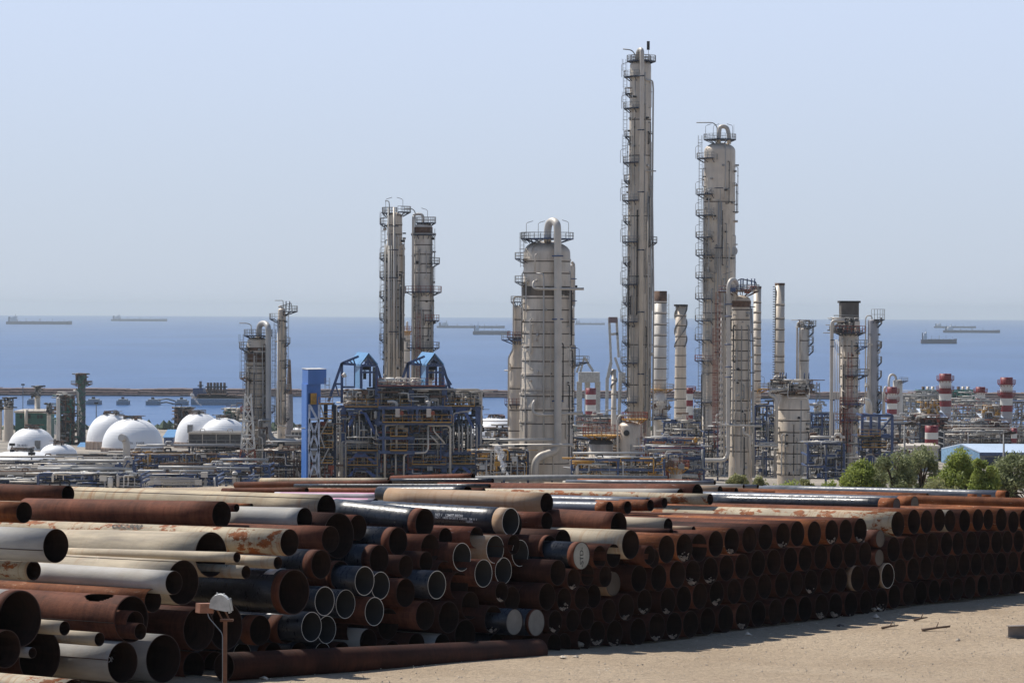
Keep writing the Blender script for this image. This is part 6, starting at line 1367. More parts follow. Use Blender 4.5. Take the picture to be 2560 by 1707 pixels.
rack('upper blue rack in front of the air cooler and hooked-pipe column', LL(1060, 0)[0], LL(1910, 0)[0], LL(0, 1255)[1], LL(0, 1400)[1], 540, 211, n=390, frame=M_blue, levels=2, mats=[M_pipe, M_dark, M_rail, M_rust, M_yel, M_blue], pipes=5)
u = rack('orange-railed rack under the long air cooler', LL(1040, 0)[0], LL(1700, 0)[0], LL(0, 1235)[1], LL(0, 1262)[1], 620, 212, n=150, frame=M_rust, levels=1, mats=[M_rust, M_yel, M_dark, M_pipeg]); u.deck(LL(1040, 0)[0], LL(1900, 0)[0], LL(0, 1272)[1], (-1, 8), mat=M_rust, rail=M_yel)
rack('broad low rack of pale pipes at the lower left', LL(320, 0)[0], LL(1060, 0)[0], LL(0, 1330)[1], LL(0, 1475)[1], 500, 213, n=390, frame=M_blue, levels=3, pipes=4, mats=[M_pipe, M_pipeg, M_pipe, M_dark, M_blue, M_rail])
rack('nearest blue rack with railings and hooped pipes at the lower left', LL(1090, 0)[0], LL(1700, 0)[0], LL(0, 1415)[1], LL(0, 1510)[1], 430, 214, n=300, frame=M_blue, levels=3, pipes=4, mats=[M_pipe, M_rail, M_blue, M_blue, M_dark])
rack('rack of pipes right of the lattice mast at the left', LL(1600, 0)[0], Q1(90, 0)[0] + 12, LL(0, 1420)[1], 1210, 450, 215, n=110, frame=M_blue, levels=2)
rack('machinery between the thin column and the blue tower', Q1(300, 0)[0], Q1(548, 0)[0], Q1(0, 1165)[1], 1195, 640, 216, n=190, frame=M_blued, levels=2, mats=[M_dark, M_rail, M_pipe, M_rust, M_red])
rack('pale pipe rack in front of the domes at the far left', -20, LL(900, 0)[0], LL(0, 1305)[1], LL(0, 1372)[1], 560, 217, n=180, frame=M_blued, levels=2, pipes=4, mats=[M_pipe, M_dark, M_rail])
u = Unit('pipe_bundle', 'bundle of four stepped pipes crossing in front of the white domes', 'pipe bundle', 545, LL(500, 0)[0], 1195)
for i in range(5):
    o = i * 14; u.tube([LL(-60, 1325 + o) + (i,), LL(480 + o, 1325 + o) + (i,), LL(505 + o, 1265 + o) + (i,), LL(900 - o, 1262 + o) + (i,), LL(950, 1330 + o) + (i,)], 1.35, M_pipe, 'pipe', bend=6, n=10)
b = MB()
for x in (60, 200, 340, 560, 700, 840): p = u.P(*LL(x, 1335), 2); b.bar(p, (p.x, p.y, u.zb), .3)
u.part('support', b, M_blued)
u = Unit('pipe_bundle', 'fan of hooped small pipes near the lower left, bending down together', 'pipe bundle', 420, LL(1250, 0)[0], 1195)
for i in range(5): u.tube([LL(1105 + i * 14, 1500) + (i * .6,), LL(1105 + i * 14, 1430 + i * 10) + (i * .6,), LL(1560, 1428 + i * 12) + (i * .6,)], .95, M_pipe, 'pipe', bend=6)
for i in range(2): u.tube([LL(945 + i * 22, 1500) + (i,), LL(945 + i * 22, 1445 + i * 14) + (i,), LL(1080, 1443 + i * 14) + (i,)], 2.4, M_pipe, 'pipe', bend=7)
u = Unit('vent_stack', 'grey vent pipe with a bent open top in a blue frame before the domes', 'vent', 500, LL(990, 0)[0], 1195)
u.tube([LL(950, 1108) + (-1,), LL(975, 1115) + (0,), LL(992, 1150) + (0,), LL(992, 1440) + (0,)], 9.2, M_cladg, 'vent_pipe', n=18, bend=10)
u.frame([LL(940, 0)[0], LL(1048, 0)[0]], [LL(0, 1295)[1], LL(0, 1400)[1]], (-3, 4), .35, M_blue, braces=[LL(940, 1400) + LL(1000, 1300)])
u = Unit('pressure_vessel', 'small pale upright drum with rounded top left of the lattice mast base', 'vessel', 450, LL(1843, 0)[0], 1195); u.shell([(1182, 7), (1206, 7)], M_pipe, dome=.6)
rack('near bright pipe bank filling the lower left beside the ribbed cooler', LL(300, 0)[0], LL(1100, 0)[0], LL(0, 1405)[1], LL(0, 1500)[1], 400, 221, n=495, frame=M_blue, levels=3, pipes=4, mats=[M_pipe, M_whp, M_pipeg, M_dark, M_blue])
rack('pale pipes under the ribbed cooler at the lower left edge', -20, LL(420, 0)[0], LL(0, 1455)[1], LL(0, 1500)[1], 420, 222, n=120, frame=M_blued, levels=2, mats=[M_pipe, M_dark, M_rail])
rack('middle pipe bank behind the bent-top vent pipe', LL(700, 0)[0], LL(1500, 0)[0], LL(0, 1300)[1], LL(0, 1400)[1], 600, 223, n=495, frame=M_blue, levels=3, pipes=4, mats=[M_pipe, M_dark, M_blue, M_rail, M_pipeg])
rack('dark service area between the domes and the pipe racks', LL(650, 0)[0], LL(1400, 0)[0], LL(0, 1255)[1], LL(0, 1310)[1], 760, 224, n=390, frame=M_blued, levels=2, pipes=4, mats=[M_dark, M_pipe, M_rail, M_pipeg])
rack('pipes and valves around the foot of the lattice mast', LL(1700, 0)[0], Q1(290, 0)[0], LL(0, 1330)[1], 1205, 500, 225, n=260, frame=M_blue, levels=3, mats=[M_pipe, M_dark, M_blue, M_rust, M_rail])
rack('pipework low right of the blue structure', 1190, 1320, 1130, 1198, 500, 226, n=200, frame=M_blued, levels=3, mats=[M_pipe, M_dark, M_yel, M_pipeg])
rack('pipework below the blue lift tower and elbow pipe', 660, 770, 1130, 1200, 530, 227, n=170, frame=M_blued, levels=2, mats=[M_pipe, M_dark, M_rust, M_rail])
# white dome tanks
def dome(label, D, cx, ytop, ybase, hwp, ycyl, text=None, tx=None, hatch=None, ty=0):
    u = Unit('dome_tank', label, 'storage tank', D, cx, ycyl, group='white domed storage tanks'); r = hwp * u.k; zb_ = u.z(ybase); zt = u.z(ytop); H = zt - zb_
    b = MB(); pr = []
    m = 14; cut = .2
    for i in range(m + 1):
        t = math.pi / 2 * (1 - i / m); rr = r * math.cos(t) ** .85 if t < math.pi / 2 else 0
        pr.append((max(rr, .01), zb_ + H * math.sin(t)))
    b.lathe((u.x, D, 0), pr, 48); b.f = [f[::-1] for f in b.f]
    for i in range(2, m): b.ring((u.x, D, pr[i][1] - .02), pr[i][0], .02, .03, 48)
    u.part('dome', b, M_white)
    b = MB(); b.lathe((u.x, D, 0), [(r * .985, u.zb - 6), (r * .985, zb_ - .1)], 48); b.ring((u.x, D, zb_ - .3), r * .97, r * .05, .35, 48); u.part('ring_wall', b, M_conc)
    b = MB()
    for i in range(24):
        a = R(i * 15 + 4); b.box(u.x + r * math.cos(a) - .35, u.x + r * math.cos(a) + .35, D + r * math.sin(a) - .35, D + r * math.sin(a) + .35, u.zb - 6, zb_ - .3)
    u.part('buttress', b, M_conc)
    q = Unit.clutter; u.clutter(cx - hwp * .3, cx + hwp * .3, ytop - 7, ytop + 3, 36, (-3, 3), (.08, .2), seed=int(cx), mats=[M_dark, M_grey, M_rust], name='roof_fittings')
    b = MB(); b.ring((u.x, D, zt - .4), r * .27, .12, 1.6, 24); u.part('roof_railing', b, M_rail) if False else None
    if text:
        cu = bpy.data.curves.new('lettering', 'FONT'); cu.body = text; cu.size = 1.0 if 'F' in text else 1.1; cu.align_x = 'CENTER'; cu.extrude = .02
        tmp = bpy.data.objects.new('tmp', cu); COL.objects.link(tmp); me = bpy.data.meshes.new_from_object(tmp.evaluated_get(bpy.context.evaluated_depsgraph_get())); bpy.data.objects.remove(tmp)
        zc = u.z(ty); xc = at(tx, ty, D - r * .8).x - u.x
        def rad(z):
            s_ = max(0, min(1, (z - zb_) / H)); return r * math.cos(math.asin(s_)) ** .85
        for v in me.vertices:
            X_ = xc + v.co.x; Zz = zc + v.co.y; rr = rad(Zz) + .3; v.co = Vector((X_, -math.sqrt(max(0, rr * rr - X_ * X_)), Zz - u.zb))
        me.materials.clear(); me.materials.append(ink); o = bpy.data.objects.new('lettering', me); COL.objects.link(o); o.parent = u.root
    if hatch:
        b = MB(); p = u.P(hatch[0], hatch[1], -r * .86); b.box(p.x - .9, p.x + .9, p.y - .5, p.y + 1.5, p.z - 1.4, p.z + 1.4); u.part('hatch', b, M_grey)
dome('leftmost domed tank, half seen, with faded lettering and a grey hatch', 960, LL(250, 0)[0], LL(0, 1030)[1], LL(0, 1212)[1], 60, 1150, 'TK-4101', LL(178, 0)[0], LL(295, 1165), LL(0, 1170)[1])
dome('domed tank behind and left of the lettered one in the middle pair', 970, LL(872, 0)[0], LL(0, 922)[1], LL(0, 1135)[1], 61, 1150)
dome('largest-looking domed tank with clear black lettering in the middle pair', 930, LL(1040, 0)[0], LL(0, 960)[1], LL(0, 1183)[1], 76, 1150, 'TK - F102B', LL(1078, 0)[0], None, LL(0, 1150)[1])
dome('left tank of the rear pair of domes above the long air cooler', 1000, LL(1560, 0)[0], LL(0, 915)[1], LL(0, 1140)[1], 60, 1150, hatch=LL(1490, 1040))
dome('right tank of the rear pair of domes, lower and partly behind the column', 990, LL(1752, 0)[0], LL(0, 953)[1], LL(0, 1150)[1], 62, 1150)
dome('low flattish dome just right of the leftmost domed tank', 900, LL(460, 0)[0], LL(0, 1155)[1], LL(0, 1250)[1], 47, 1180)
dome('wide shallow dome cut by the left edge in front of the leftmost tank', 800, LL(170, 0)[0], LL(0, 1212)[1], LL(0, 1330)[1], 92, 1200)
dome('pale dome just visible left of the bottle-shaped column', 1020, 1238, 1043, 1092, 66, 1150)
dome('white dome half hidden behind the thin pale column and blue tower', 1250, Q1(5, 0)[0] + 170, 1068, 1100, 40, 1150)
# green building and columns at the far left
u = Unit('process_building', 'dark green building with round silos at the far left shore', 'building', 1120, LL(240, 0)[0], 1080)
b = MB(); a = u.P(*LL(120, 915)); c = u.P(*LL(362, 915)); b.box(a.x, c.x, u.D, u.D + 20, u.zb, a.z); u.part('wall', b, M_green); b = MB(); b.box(a.x - .5, c.x + .5, u.D - .5, u.D + 20.5, a.z, a.z + .8); u.part('roof', b, M_clad)
for x, w_ in ((165, 6), (230, 6), (300, 7), (325, 6)): b = MB(); p = u.P(*LL(x, 945)); b.box(p.x - .5, p.x + .5, p.y - .15, p.y, p.z - .7, p.z + .7); u.part('window', b, M_dark)
u.tube([LL(205, 890) + (-1,), LL(205, 1060) + (-1,)], 4.5, M_clad, 'downcomer', n=12); u.deck(LL(180, 0)[0], LL(390, 0)[0], LL(0, 905)[1], (-1, 8), rail=M_rail)
for lab, D_, cx_, top, hw_, m_ in (('round brown silo at the right end of the green building', 1115, LL(385, 0)[0], LL(0, 880)[1], 5, M_clad2), ('grey chimney with two aerials above the green building', 1150, LL(294, 0)[0], LL(0, 745)[1], 7, M_clad), ('hazy brown column at the left edge beside the green building', 1100, LL(68, 0)[0], LL(0, 835)[1], 11.5, M_clad2), ('hazy column cut by the left edge of the photo', 1120, 1, LL(0, 850)[1], 4, M_clad2)):
    u = Unit('process_column', lab, 'column', D_, cx_, 1100); u.shell([(top, hw_), (1100, hw_ + .5)], m_, [top + 15], dome=.5); u.clutter(cx_ - hw_, cx_ + hw_, top - 12, top + 12, 26, (-2, 2), (.2, .5), seed=int(cx_) + 5, mats=[M_dark, M_grey])
u = Unit('lattice_tower', 'green-laced dark tower with a platform crown, tallest at the far left', 'tower', 1050, LL(640, 0)[0], 1110)
u.shell([(LL(0, 650)[1], 9.5), (1118, 10.5)], simple('dark_tower_cladding', (.16, .15, .15), .8), dome=.2); b = MB()
for i in range(16):
    z0 = u.z(1100 - i * 10); z1 = u.z(1090 - i * 10)
    for dx in (0, 6): xa = u.P(LL(628, 0)[0] + dx, 1000, -3).x; b.bar((xa, u.D - 4, z0), (xa + (1.3 if i % 2 else -1.3), u.D - 4, z1), .35)
u.part('green_lacing', b, simple('green_lacing', (.05, .16, .11), .6)); u.platform(LL(0, 690)[1], 12, wd=2.2, deck=M_rust); u.clutter(LL(595, 0)[0], LL(678, 0)[0], LL(0, 610)[1], LL(0, 690)[1], 70, (-3, 3), (.2, .45), seed=33, mats=[M_dark, M_grey, M_rust, M_green])
u.tube([LL(575, 745) + (-4,), LL(610, 748) + (-4,), LL(612, 1100) + (-4,)], 3, M_cladg, 'side_pipe', n=10)
u = rack('dark open framework left of the green-laced tower', LL(445, 0)[0], LL(582, 0)[0], LL(0, 795)[1], LL(0, 1180)[1], 1040, 34, n=230, frame=M_rust, levels=6, mats=[M_dark, M_rust, M_grey, M_green], rs=(.18, .5), name='process_unit', cat='process unit')
u = Unit('process_column', 'pale column at the left side of the dark open framework', 'column', 1030, LL(457, 0)[0], 1100); u.shell([(LL(0, 800)[1], 4.5), (1110, 5)], M_cladg, dome=.5)
rack('hazy process unit behind the rear left dome', LL(1370, 0)[0], LL(1500, 0)[0], LL(0, 890)[1], LL(0, 1060)[1], 1200, 35, n=220, frame=M_rust, levels=4, mats=[M_rust, M_grey, M_dark], rs=(.2, .55), name='process_unit', cat='process unit')
rack('hazy process unit behind the rear right dome', LL(1760, 0)[0], LL(1900, 0)[0], LL(0, 900)[1], LL(0, 980)[1], 1200, 36, n=170, frame=M_rail, levels=3, mats=[M_rail, M_green, M_clad, M_dark], rs=(.2, .55), name='process_unit', cat='process unit')
# small blue roofed buildings among the tanks
for lab, x0, x1, y0, y1, D_ in (('small building with bright blue roof behind the low dome', 590, 685, 1200, 1240, 1000), ('blue-walled shed right of the lettered domed tank', 1285, 1358, 1095, 1160, 1050), ('white hut with blue roof by the shore behind the framework', 400, 445, 950, 1020, 1250)):
    u = Unit('shed', lab, 'shed', D_, LL((x0 + x1) / 2, 0)[0], 1150); a = u.P(*LL(x0, y0 + 15)); c = u.P(*LL(x1, y0)); b = MB(); b.box(a.x, c.x, D_, D_ + 14, u.zb - 2, a.z); u.part('wall', b, M_blue if x0 == 1285 else M_whp)
    b = MB(); b.v += [(a.x - .4, D_ - .5, a.z), (c.x + .4, D_ - .5, a.z), (c.x + .4, D_ + 14.5, c.z + 1.5), (a.x - .4, D_ + 14.5, c.z + 1.5)]; b.v += [(x, y, z + .25) for x, y, z in b.v[:4]]
    for q in ((0, 3, 2, 1), (4, 5, 6, 7), (0, 1, 5, 4), (1, 2, 6, 5), (2, 3, 7, 6), (3, 0, 4, 7)): b.face(list(q))
    u.part('roof', b, M_bluel)
# ================================================================ harbour, shore, shed, lamps, trees, smoke
b = MB(); rb = random.Random(9)
Yb = 1985
for i in range(140):
    x0 = -700 + i * 10
    for j, (y0, z0, z1) in enumerate(((Yb - 16, -49.5, -47.8), (Yb - 9, -49.5, -46.2), (Yb, -49.5, -44.6 + rb.uniform(-.2, .2)))):
        b.box(x0, x0 + 10.2, y0 + rb.uniform(-1, 1), Yb + 22, z0, z1 + rb.uniform(-.3, .3))
b.build('breakwater', M_stone, loc=(0, Yb, SEA), label='long brown rock breakwater running across the harbour behind the plant', cat='breakwater')
for k, x in enumerate((252, 735, 965, 1200, 1425)):
    lab = ['mooring dolphin farthest left in the harbour', 'mooring dolphin right of the green-laced tower', 'middle mooring dolphin above the lettered dome', 'mooring dolphin right of the lettered dome', 'mooring dolphin nearest the loading jetty'][k]
    u = Unit('mooring_dolphin', lab, 'mooring dolphin', 1790, LL(x, 0)[0], 1000, group='mooring dolphins in the harbour'); u.root.location.z = SEA; w_ = (20, 36, 30, 34, 32)[k] * .12
    p = u.P(*LL(x, 838)); b = MB(); b.box(p.x - w_, p.x + w_, p.y - 5, p.y + 6, SEA - 1, SEA + 2.6); b.box(p.x - w_ * .7, p.x + w_ * .7, p.y - 4, p.y + 5, SEA + 2.6, SEA + 3.6); u.part('deck_block', b, simple('hazy_concrete', (.30, .33, .36), .9) if 'hazy_concrete' not in bpy.data.materials else bpy.data.materials['hazy_concrete'])
    b = MB(); b.box(p.x - w_ * .3, p.x + w_ * .1, p.y, p.y + 3, SEA + 3.6, SEA + 4.8); u.part('bollard', b, M_dark)
hzc = bpy.data.materials['hazy_concrete']
u = Unit('loading_jetty', 'loading jetty with a boxy blue building at the end of the harbour', 'jetty', 1800, LL(1650, 0)[0], 1000); u.root.location.z = SEA
a = u.P(*LL(1510, 850)); c = u.P(*LL(1930, 850)); b = MB(); b.box(a.x, c.x, u.D - 10, u.D + 40, SEA - 1, u.z(LL(0, 800)[1])); u.part('quay', b, hzc)
b = MB(); a = u.P(*LL(1512, 722)); c = u.P(*LL(1592, 722)); b.box(a.x, c.x, u.D, u.D + 15, SEA, a.z); d = u.P(*LL(1618, 752)); b.box(c.x, d.x, u.D, u.D + 15, SEA, d.z); u.part('blue_building', b, M_blue)
b = MB(); 
for i in range(22): x = rb.uniform(1530, 1900); p = u.P(*LL(x, rb.uniform(765, 800))); q = rb.uniform(1.5, 4); b.box(p.x - q, p.x + q, u.D - 6, u.D + 4, SEA, p.z)
u.part('machinery', b, M_rust); b = MB(); a = u.P(*LL(1215, 818)); c = u.P(*LL(1400, 830)); m_ = (a + c) / 2; b.tube([a, (m_.x, m_.y, m_.z + 1.6), c], .5, 5); b.tube([a - Vector((0, 0, 2)), (m_.x, m_.y, m_.z - .6), c - Vector((0, 0, 2))], .5, 5); u.part('catwalk', b, M_grey)
for k, x in enumerate((1572, 1632, 1655, 1682, 1706, 1732, 1760)):
    u = Unit('harbour_chimney', '%s from the left of the thin stacks beside the blue jetty building' % ['first', 'second', 'third', 'fourth', 'fifth', 'sixth', 'seventh'][k], 'chimney', 1805, LL(x, 0)[0], 1000, group='thin stacks on the loading jetty')
    u.root.location.z = SEA; b = MB(); p = u.P(*LL(x, 678 + (k == 0) * -10)); b.lathe((p.x, p.y, 0), [(2.0, SEA), (1.5, u.z(LL(0, 745)[1])), (.9, u.z(LL(0, 743)[1])), (.8, p.z)], 10); u.part('shaft', b, M_rust); b = MB(); b.ring((p.x, p.y, p.z - 3), .8, 1.1, .6, 10); u.part('platform', b, M_dark)
# thin masts
for lab, x, y0, D_ in (('thin mast standing in the harbour left of the grey chimney', 180, 695, 1500), ('thin lamp mast on the shore left of the domed pair', 755, 840, 1300), ('thin floodlight pole before the leftmost dome', 95, 1165, 900), ('short lamp pole before the wide shallow dome', 248, 1238, 760)):
    u = Unit('mast', lab, 'mast', D_, LL(x, 0)[0], 1000); b = MB(); p = u.P(*LL(x, y0)); b.bar(p, (p.x, p.y, u.zb), .35); u.part('pole', b, M_grey); b = MB(); b.box(p.x - .9, p.x + .9, p.y - .3, p.y + .3, p.z - .3, p.z + .5); u.part('lamp_head', b, M_dark)
# port cranes in the haze
M_crane = simple('off_white_crane', (.45, .43, .39), .6)
u = Unit('port_crane', 'hazy white harbour crane with tall slim A-frame left of the tallest tower', 'crane', 1300, 1533, 1050)
g_ = lambda x, y, d=0: u.P(*Q2(x, y), d)
for nm, segs, w_ in (('a_frame', ((1075, 170, 1090, 520), (1132, 165, 1150, 480), (1090, 300, 1145, 295), (1120, 480, 1175, 640)), 1.1), ('leg', ((1060, 640, 1055, 1040), (1165, 590, 1150, 1040), (1090, 520, 1065, 640)), 1.5)):
    b = MB()
    for q in segs: b.bar(g_(q[0], q[1]), g_(q[2], q[3]), w_)
    u.part(nm, b, M_crane)
b = MB(); a = g_(1072, 190); c = g_(1137, 165); b.box(a.x, c.x, u.D - 3, u.D + 3, g_(0, 205).z, c.z); u.part('head_frame', b, simple('crane_head_brown', (.16, .10, .10), .7)); b = MB(); a = g_(1150, 600); c = g_(1200, 600); b.box(a.x, c.x, u.D - 4, u.D + 4, g_(0, 670).z, a.z); u.part('machine_house', b, M_crane)
u = Unit('port_crane', 'hazy cream crane house on legs between the widest column and the tallest tower', 'crane', 1350, 1472, 1050)
b = MB(); a = g_(835, 595); c = g_(1000, 595); b.box(a.x, c.x, u.D - 5, u.D + 5, g_(0, 672).z, a.z); u.part('machine_house', b, M_crane)
b = MB(); [b.bar(g_(x, 670), (g_(x, 670).x, u.D, u.zb), 2.6) for x in (842, 905, 985)]; b.bar(g_(880, 480), g_(950, 590), 1.2); b.bar(g_(850, 520), g_(820, 600), 1.0); b.bar(g_(880, 480), g_(850, 595), 1.0); u.part('leg', b, M_crane)
# shed with pale blue roof
u = Unit('warehouse', 'low warehouse with a wide pale blue roof behind the trees', 'warehouse', 760, 2470, 1200)
g_ = lambda x, y, d=0: u.P(*Q4(x, y), d)
M_roof = simple('pale_blue_roof', (.55, .66, .80), .45, var=.06, scale=.3); M_wall = simple('pale_blue_wall', (.22, .38, .55), .6)
yf, ym, yb_ = 760, 768, 783
E0 = at(*Q4(1228, 1224), yf); E1 = at(*Q4(1600, 1222), yf); R0 = at(*Q4(1070, 1156), ym); B0 = at(*Q4(920, 1190), yb_); ze = E0.z; zr = R0.z; xe = E0.x; xf = E1.x + 12
def prism(b, pts, th):
    n0 = len(b.v); b.v += [tuple(p) for p in pts] + [(p[0], p[1], p[2] - th) for p in pts]
    for q in ((0, 1, 2, 3), (7, 6, 5, 4), (0, 4, 5, 1), (1, 5, 6, 2), (2, 6, 7, 3), (3, 7, 4, 0)): b.face([n0 + i for i in q])
b = MB(); prism(b, [(xe, yf, ze), (xf, yf, ze), (xf, ym, zr), (R0.x, ym, zr)], .3); prism(b, [(R0.x, ym, zr), (xf, ym, zr), (xf, yb_, B0.z), (B0.x, yb_, B0.z)], .3); u.part('roof', b, M_roof)
b = MB(); b.v += [(xe - .2, yf, ze - .35), (R0.x, ym - .2, zr - .35), (B0.x, yb_, B0.z - .35), (B0.x, yb_, u.zb), (xe - .2, yf, u.zb)]; b.face([0, 1, 2, 3, 4]); u.part('gable_wall', b, M_wall)
b = MB(); b.box(xe, xf, yf + .4, yf + .8, u.zb, ze - .4); u.part('front_wall', b, simple('grey_front_wall', (.2, .2, .22), .8)); b = MB(); b.box(xe - .3, xf, yf - .3, yf + .1, ze - .85, ze - .05); u.part('fascia', b, M_blue)
b = MB()
for q in ((1330, 1300), (1440, 1290)): p = u.P(*Q4(*q)); b.box(p.x - 2.2, p.x + 2.2, yf + .2, yf + .38, p.z - 1.6, p.z + 1.2)
u.part('window', b, M_blued)
u = Unit('shed', 'small flat grey-roofed shed behind the trees left of the warehouse', 'shed', 700, Q4(770, 0)[0], 1200); a = u.P(*Q4(652, 1168)); c = u.P(*Q4(890, 1190)); b = MB(); b.box(a.x, c.x, 700, 712, u.zb, c.z); u.part('wall', b, simple('whitish_wall', (.55, .53, .5), .8)); b = MB(); b.box(a.x - .5, c.x + .5, 699, 713, c.z, c.z + .6); u.part('roof', b, M_clad)
# street lamps
for k, (x, y, lab) in enumerate(((632, 1000, 'dark street lamp on a pole above the trees, left one'), (1410, 1072, 'dark street lamp on a pole before the warehouse roof'))):
    u = Unit('street_lamp', lab, 'street lamp', 250, Q4(x, 0)[0], 1200, group='street lamps behind the yard'); p = u.P(*Q4(x, y + 10)); b = MB(); b.tube([(p.x, p.y, u.zb), p], [.14, .08], 8); u.part('pole', b, M_grey)
    b = MB(); q = u.P(*Q4(x + 92, y - 2)); b.bar(p + Vector((0, 0, .05)), q, .42, .2); b.bar(p, p + Vector((.7, 0, .25)), .16); u.part('lamp_head', b, M_dark)

# trees
def mat_leaf(name, c0, c1):
    m, nt, b = nodes_mat(name); v = objvec(nt, rnd=True)
    col = ramp(nt, noise(nt, 1.2, v, 5, .7), [(.3, c0), (.7, c1)]); nt.links.new(col, b.inputs['Base Color']); b.inputs['Roughness'].default_value = .6
    tr = N(nt, 'BsdfTranslucent'); nt.links.new(col, tr.inputs['Color']); ms = N(nt, 'MixShader'); ms.inputs[0].default_value = .42
    nt.links.new(b.outputs[0], ms.inputs[1]); nt.links.new(tr.outputs[0], ms.inputs[2]); nt.links.new(ms.outputs[0], nt.nodes['Material Output'].inputs[0]); return m
LF = [mat_leaf('grey_green_leaf', (.17, .20, .09), (.34, .37, .19)), mat_leaf('fresh_green_leaf', (.18, .23, .05), (.40, .46, .12)), mat_leaf('olive_leaf', (.19, .20, .08), (.36, .36, .17))]
M_bark = simple('tree_bark', (.09, .065, .045), .9)
def tree(label, D, cx, ytop, hwp, mt, seed, dense=1.0, droop=.5):
    rn = random.Random(seed); k = D / F; p = at(cx, 1100, D); gz = ground_z(p.x, D); top = at(cx, ytop, D).z; H = top - gz; Rr = hwp * 1.5 * k
    rt = thing('tree', (p.x, D, gz), label, 'tree', 'trees between the yard and the plant'); b = MB()
    b.tube([(p.x, D, gz - .3), (p.x + .1, D, gz + H * .35), (p.x - .15, D, gz + H * .6)], [.28, .2, .1], 7)
    clumps = []; n = int(40 * dense)
    vis0 = gz + H * .12
    for i in range(n):
        a = rn.uniform(0, 6.28); t = rn.random(); hh = vis0 + (top - vis0) * t; rad = Rr * math.sqrt(rn.random()) * (1 - .6 * max(0, t - .5) / .5); c = Vector((p.x + rad * math.cos(a), D + rad * math.sin(a) * .8, hh - rn.uniform(.3, .8)))
        clumps.append(c); s_ = Vector((p.x, D, gz + H * rn.uniform(.25, .55))); m_ = (s_ + c) / 2 + Vector((0, 0, .3)); b.tube([s_, m_, c], [.07, .05, .02], 5)
    b.build('trunk', M_bark, rt); b = MB()
    for c in clumps:
        R0 = Rr * rn.uniform(.2, .5)
        for j in range(int(230 * dense)):
            d = Vector((rn.gauss(0, 1), rn.gauss(0, 1), rn.gauss(0, .8))); d.normalize(); q = c + d * R0 * rn.random() ** .45; q.z -= droop * rn.random() ** 2 * R0
            s_ = rn.uniform(.05, .11); e = Vector((rn.gauss(0, 1), rn.gauss(0, 1), rn.gauss(0, 1))).normalized(); f = e.cross(Vector((rn.gauss(0, 1), rn.gauss(0, 1), rn.gauss(0, 1)))).normalized(); n0 = len(b.v)
            for vv in (q - e * s_ * 1.7, q + f * s_ * .6, q + e * s_ * 1.7, q - f * s_ * .6): b.v.append(tuple(vv))
            b.face([n0, n0 + 1, n0 + 2, n0 + 3])
    b.build('crown', LF[mt], rt)
tree('leafy tree top at the left of the tree line, before the banded riser column', 200, 1840, 1163, 26, 2, 1, .8)
tree('low bush just right of the leftmost tree top', 205, 1893, 1186, 26, 2, 2, .7); tree('second low bush before the squat banded vessel', 205, 1945, 1190, 28, 1, 3, .7)
tree('thin sprig of a tree before the squat banded vessel', 200, 2018, 1168, 16, 2, 4, .5); tree('low bush left of the feathery tree', 205, 2065, 1190, 30, 1, 5, .7)
tree('feathery green tree before the stained ladder-hung column', 190, 2153, 1142, 38, 1, 6, 1.2); tree('tall airy tree left of the first street lamp', 190, 2240, 1110, 40, 0, 7, 1.0)
tree('airy greyish tree just right of the first street lamp', 200, 2305, 1112, 44, 0, 8, .9); tree('dense drooping green tree before the warehouse gable', 185, 2392, 1116, 40, 1, 9, 1.3)
tree('bright green round bush-like tree before the warehouse', 180, 2462, 1140, 30, 1, 10, 1.2); tree('sparse grey tree at the right edge by the second lamp', 190, 2535, 1120, 42, 0, 11, .9)
tree('small low tree in the middle of the right tree line', 178, 2350, 1195, 46, 2, 12, .9)
tree('middle tree filling the gap before the small flat-roofed shed', 215, 2200, 1130, 36, 0, 13, .8); tree('tree crown behind and right of the drooping tree', 215, 2430, 1135, 36, 2, 14, .8)
tree('grey-green tree right of the bright round bush-like tree', 215, 2500, 1132, 32, 0, 15, .8); tree('low hedge-like bush between the two thin rows of bushes', 212, 1985, 1193, 30, 1, 16, .6)
sh = simple('far_scrub', (.05, .075, .04), .95, var=.4); b = MB(); rn = random.Random(4)
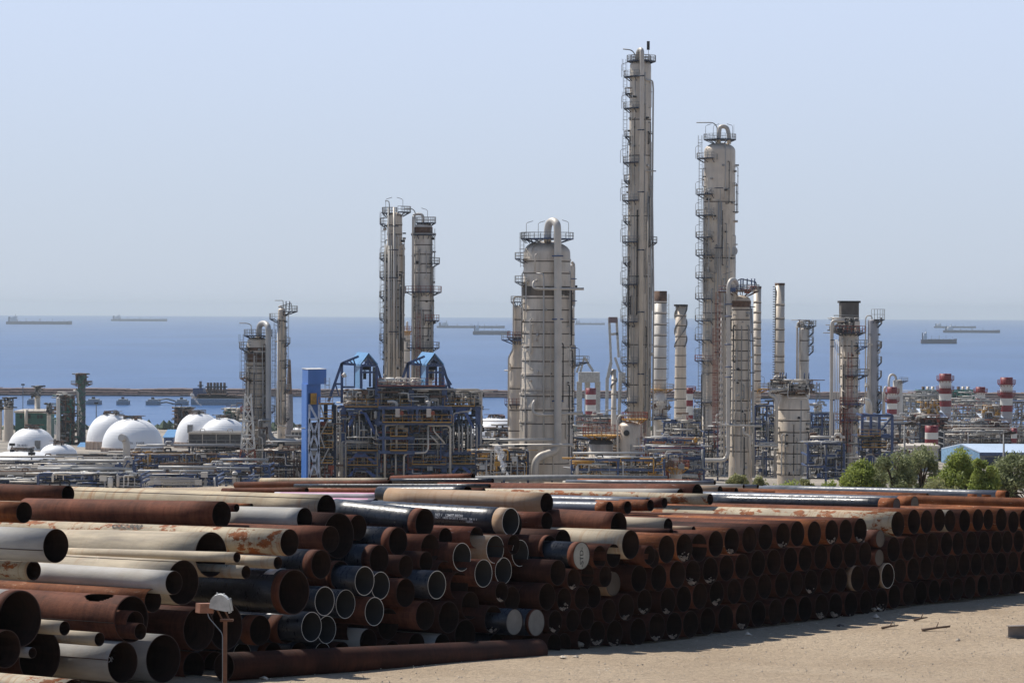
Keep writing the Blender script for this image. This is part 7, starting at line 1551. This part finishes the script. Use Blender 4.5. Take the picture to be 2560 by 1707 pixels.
for _ in range(260):
    x = rn.uniform(-260, 260); y = rn.uniform(1330, 1430); stones(b, (x, y, ground_z(x, y)), 1, 1, .5, 1, 1.5, 3.6, rn)
b.build('shore_scrub', sh, kind='stuff')
# steam plumes
def plume(label, D, pts, rad, dens, seed, col=(1, 1, 1)):
    rn = random.Random(seed); b = MB(); P0 = at(*pts[0], D)
    for i in range(len(pts) - 1):
        for q in range(5):
            t = q / 5; x = pts[i][0] * (1 - t) + pts[i + 1][0] * t; y = pts[i][1] * (1 - t) + pts[i + 1][1] * t; p = at(x, y, D)
            rr = rad * D / F * (.5 + (i + t) / len(pts)) * rn.uniform(.7, 1.2); n = 8
            b.lathe(p + Vector((rn.uniform(-.3, .3), rn.uniform(-.4, .4), 0)), [(max(.01, rr * math.sin(math.pi * j / n)), -rr * math.cos(math.pi * j / n)) for j in range(n + 1)], 10)
    m, nt, bs = nodes_mat('steam'); bs.inputs['Base Color'].default_value = (.93, .93, .93, 1); bs.inputs['Roughness'].default_value = 1; bs.inputs['Specular IOR Level'].default_value = 0
    r_ = ramp(nt, noise(nt, .9, objvec(nt), 6, .7), [(.35, 0.), (.65, dens)]); nt.links.new(r_, bs.inputs['Alpha'])
    b.build('steam_plume', m, loc=P0, label=label, cat='steam', kind='stuff')
plume('white steam rising at the foot of the widest ribbed column', 440, [(1268, 1196), (1262, 1172), (1253, 1148), (1248, 1130), (1238, 1115)], 7, .6, 1)
plume('thin white steam above the rear left dome', 1100, [(500, 1012), (490, 1002), (482, 992), (477, 984)], 4, .25, 2)
HAZE = 4.8e-5
# ================================================================ haze
hz = MB(); hz.box(-30000, 30000, -30000, 30000, -62, 72)
hm = bpy.data.materials.new('haze'); hm.use_nodes = True; nt = hm.node_tree; nt.nodes.clear()
out = nt.nodes.new('ShaderNodeOutputMaterial'); pv = nt.nodes.new('ShaderNodeVolumePrincipled')
pv.inputs['Color'].default_value = (.82, .92, 1, 1); pv.inputs['Density'].default_value = HAZE; pv.inputs['Anisotropy'].default_value = .2
nt.links.new(pv.outputs[0], out.inputs['Volume'])
hz.build('haze', hm, kind='stuff')
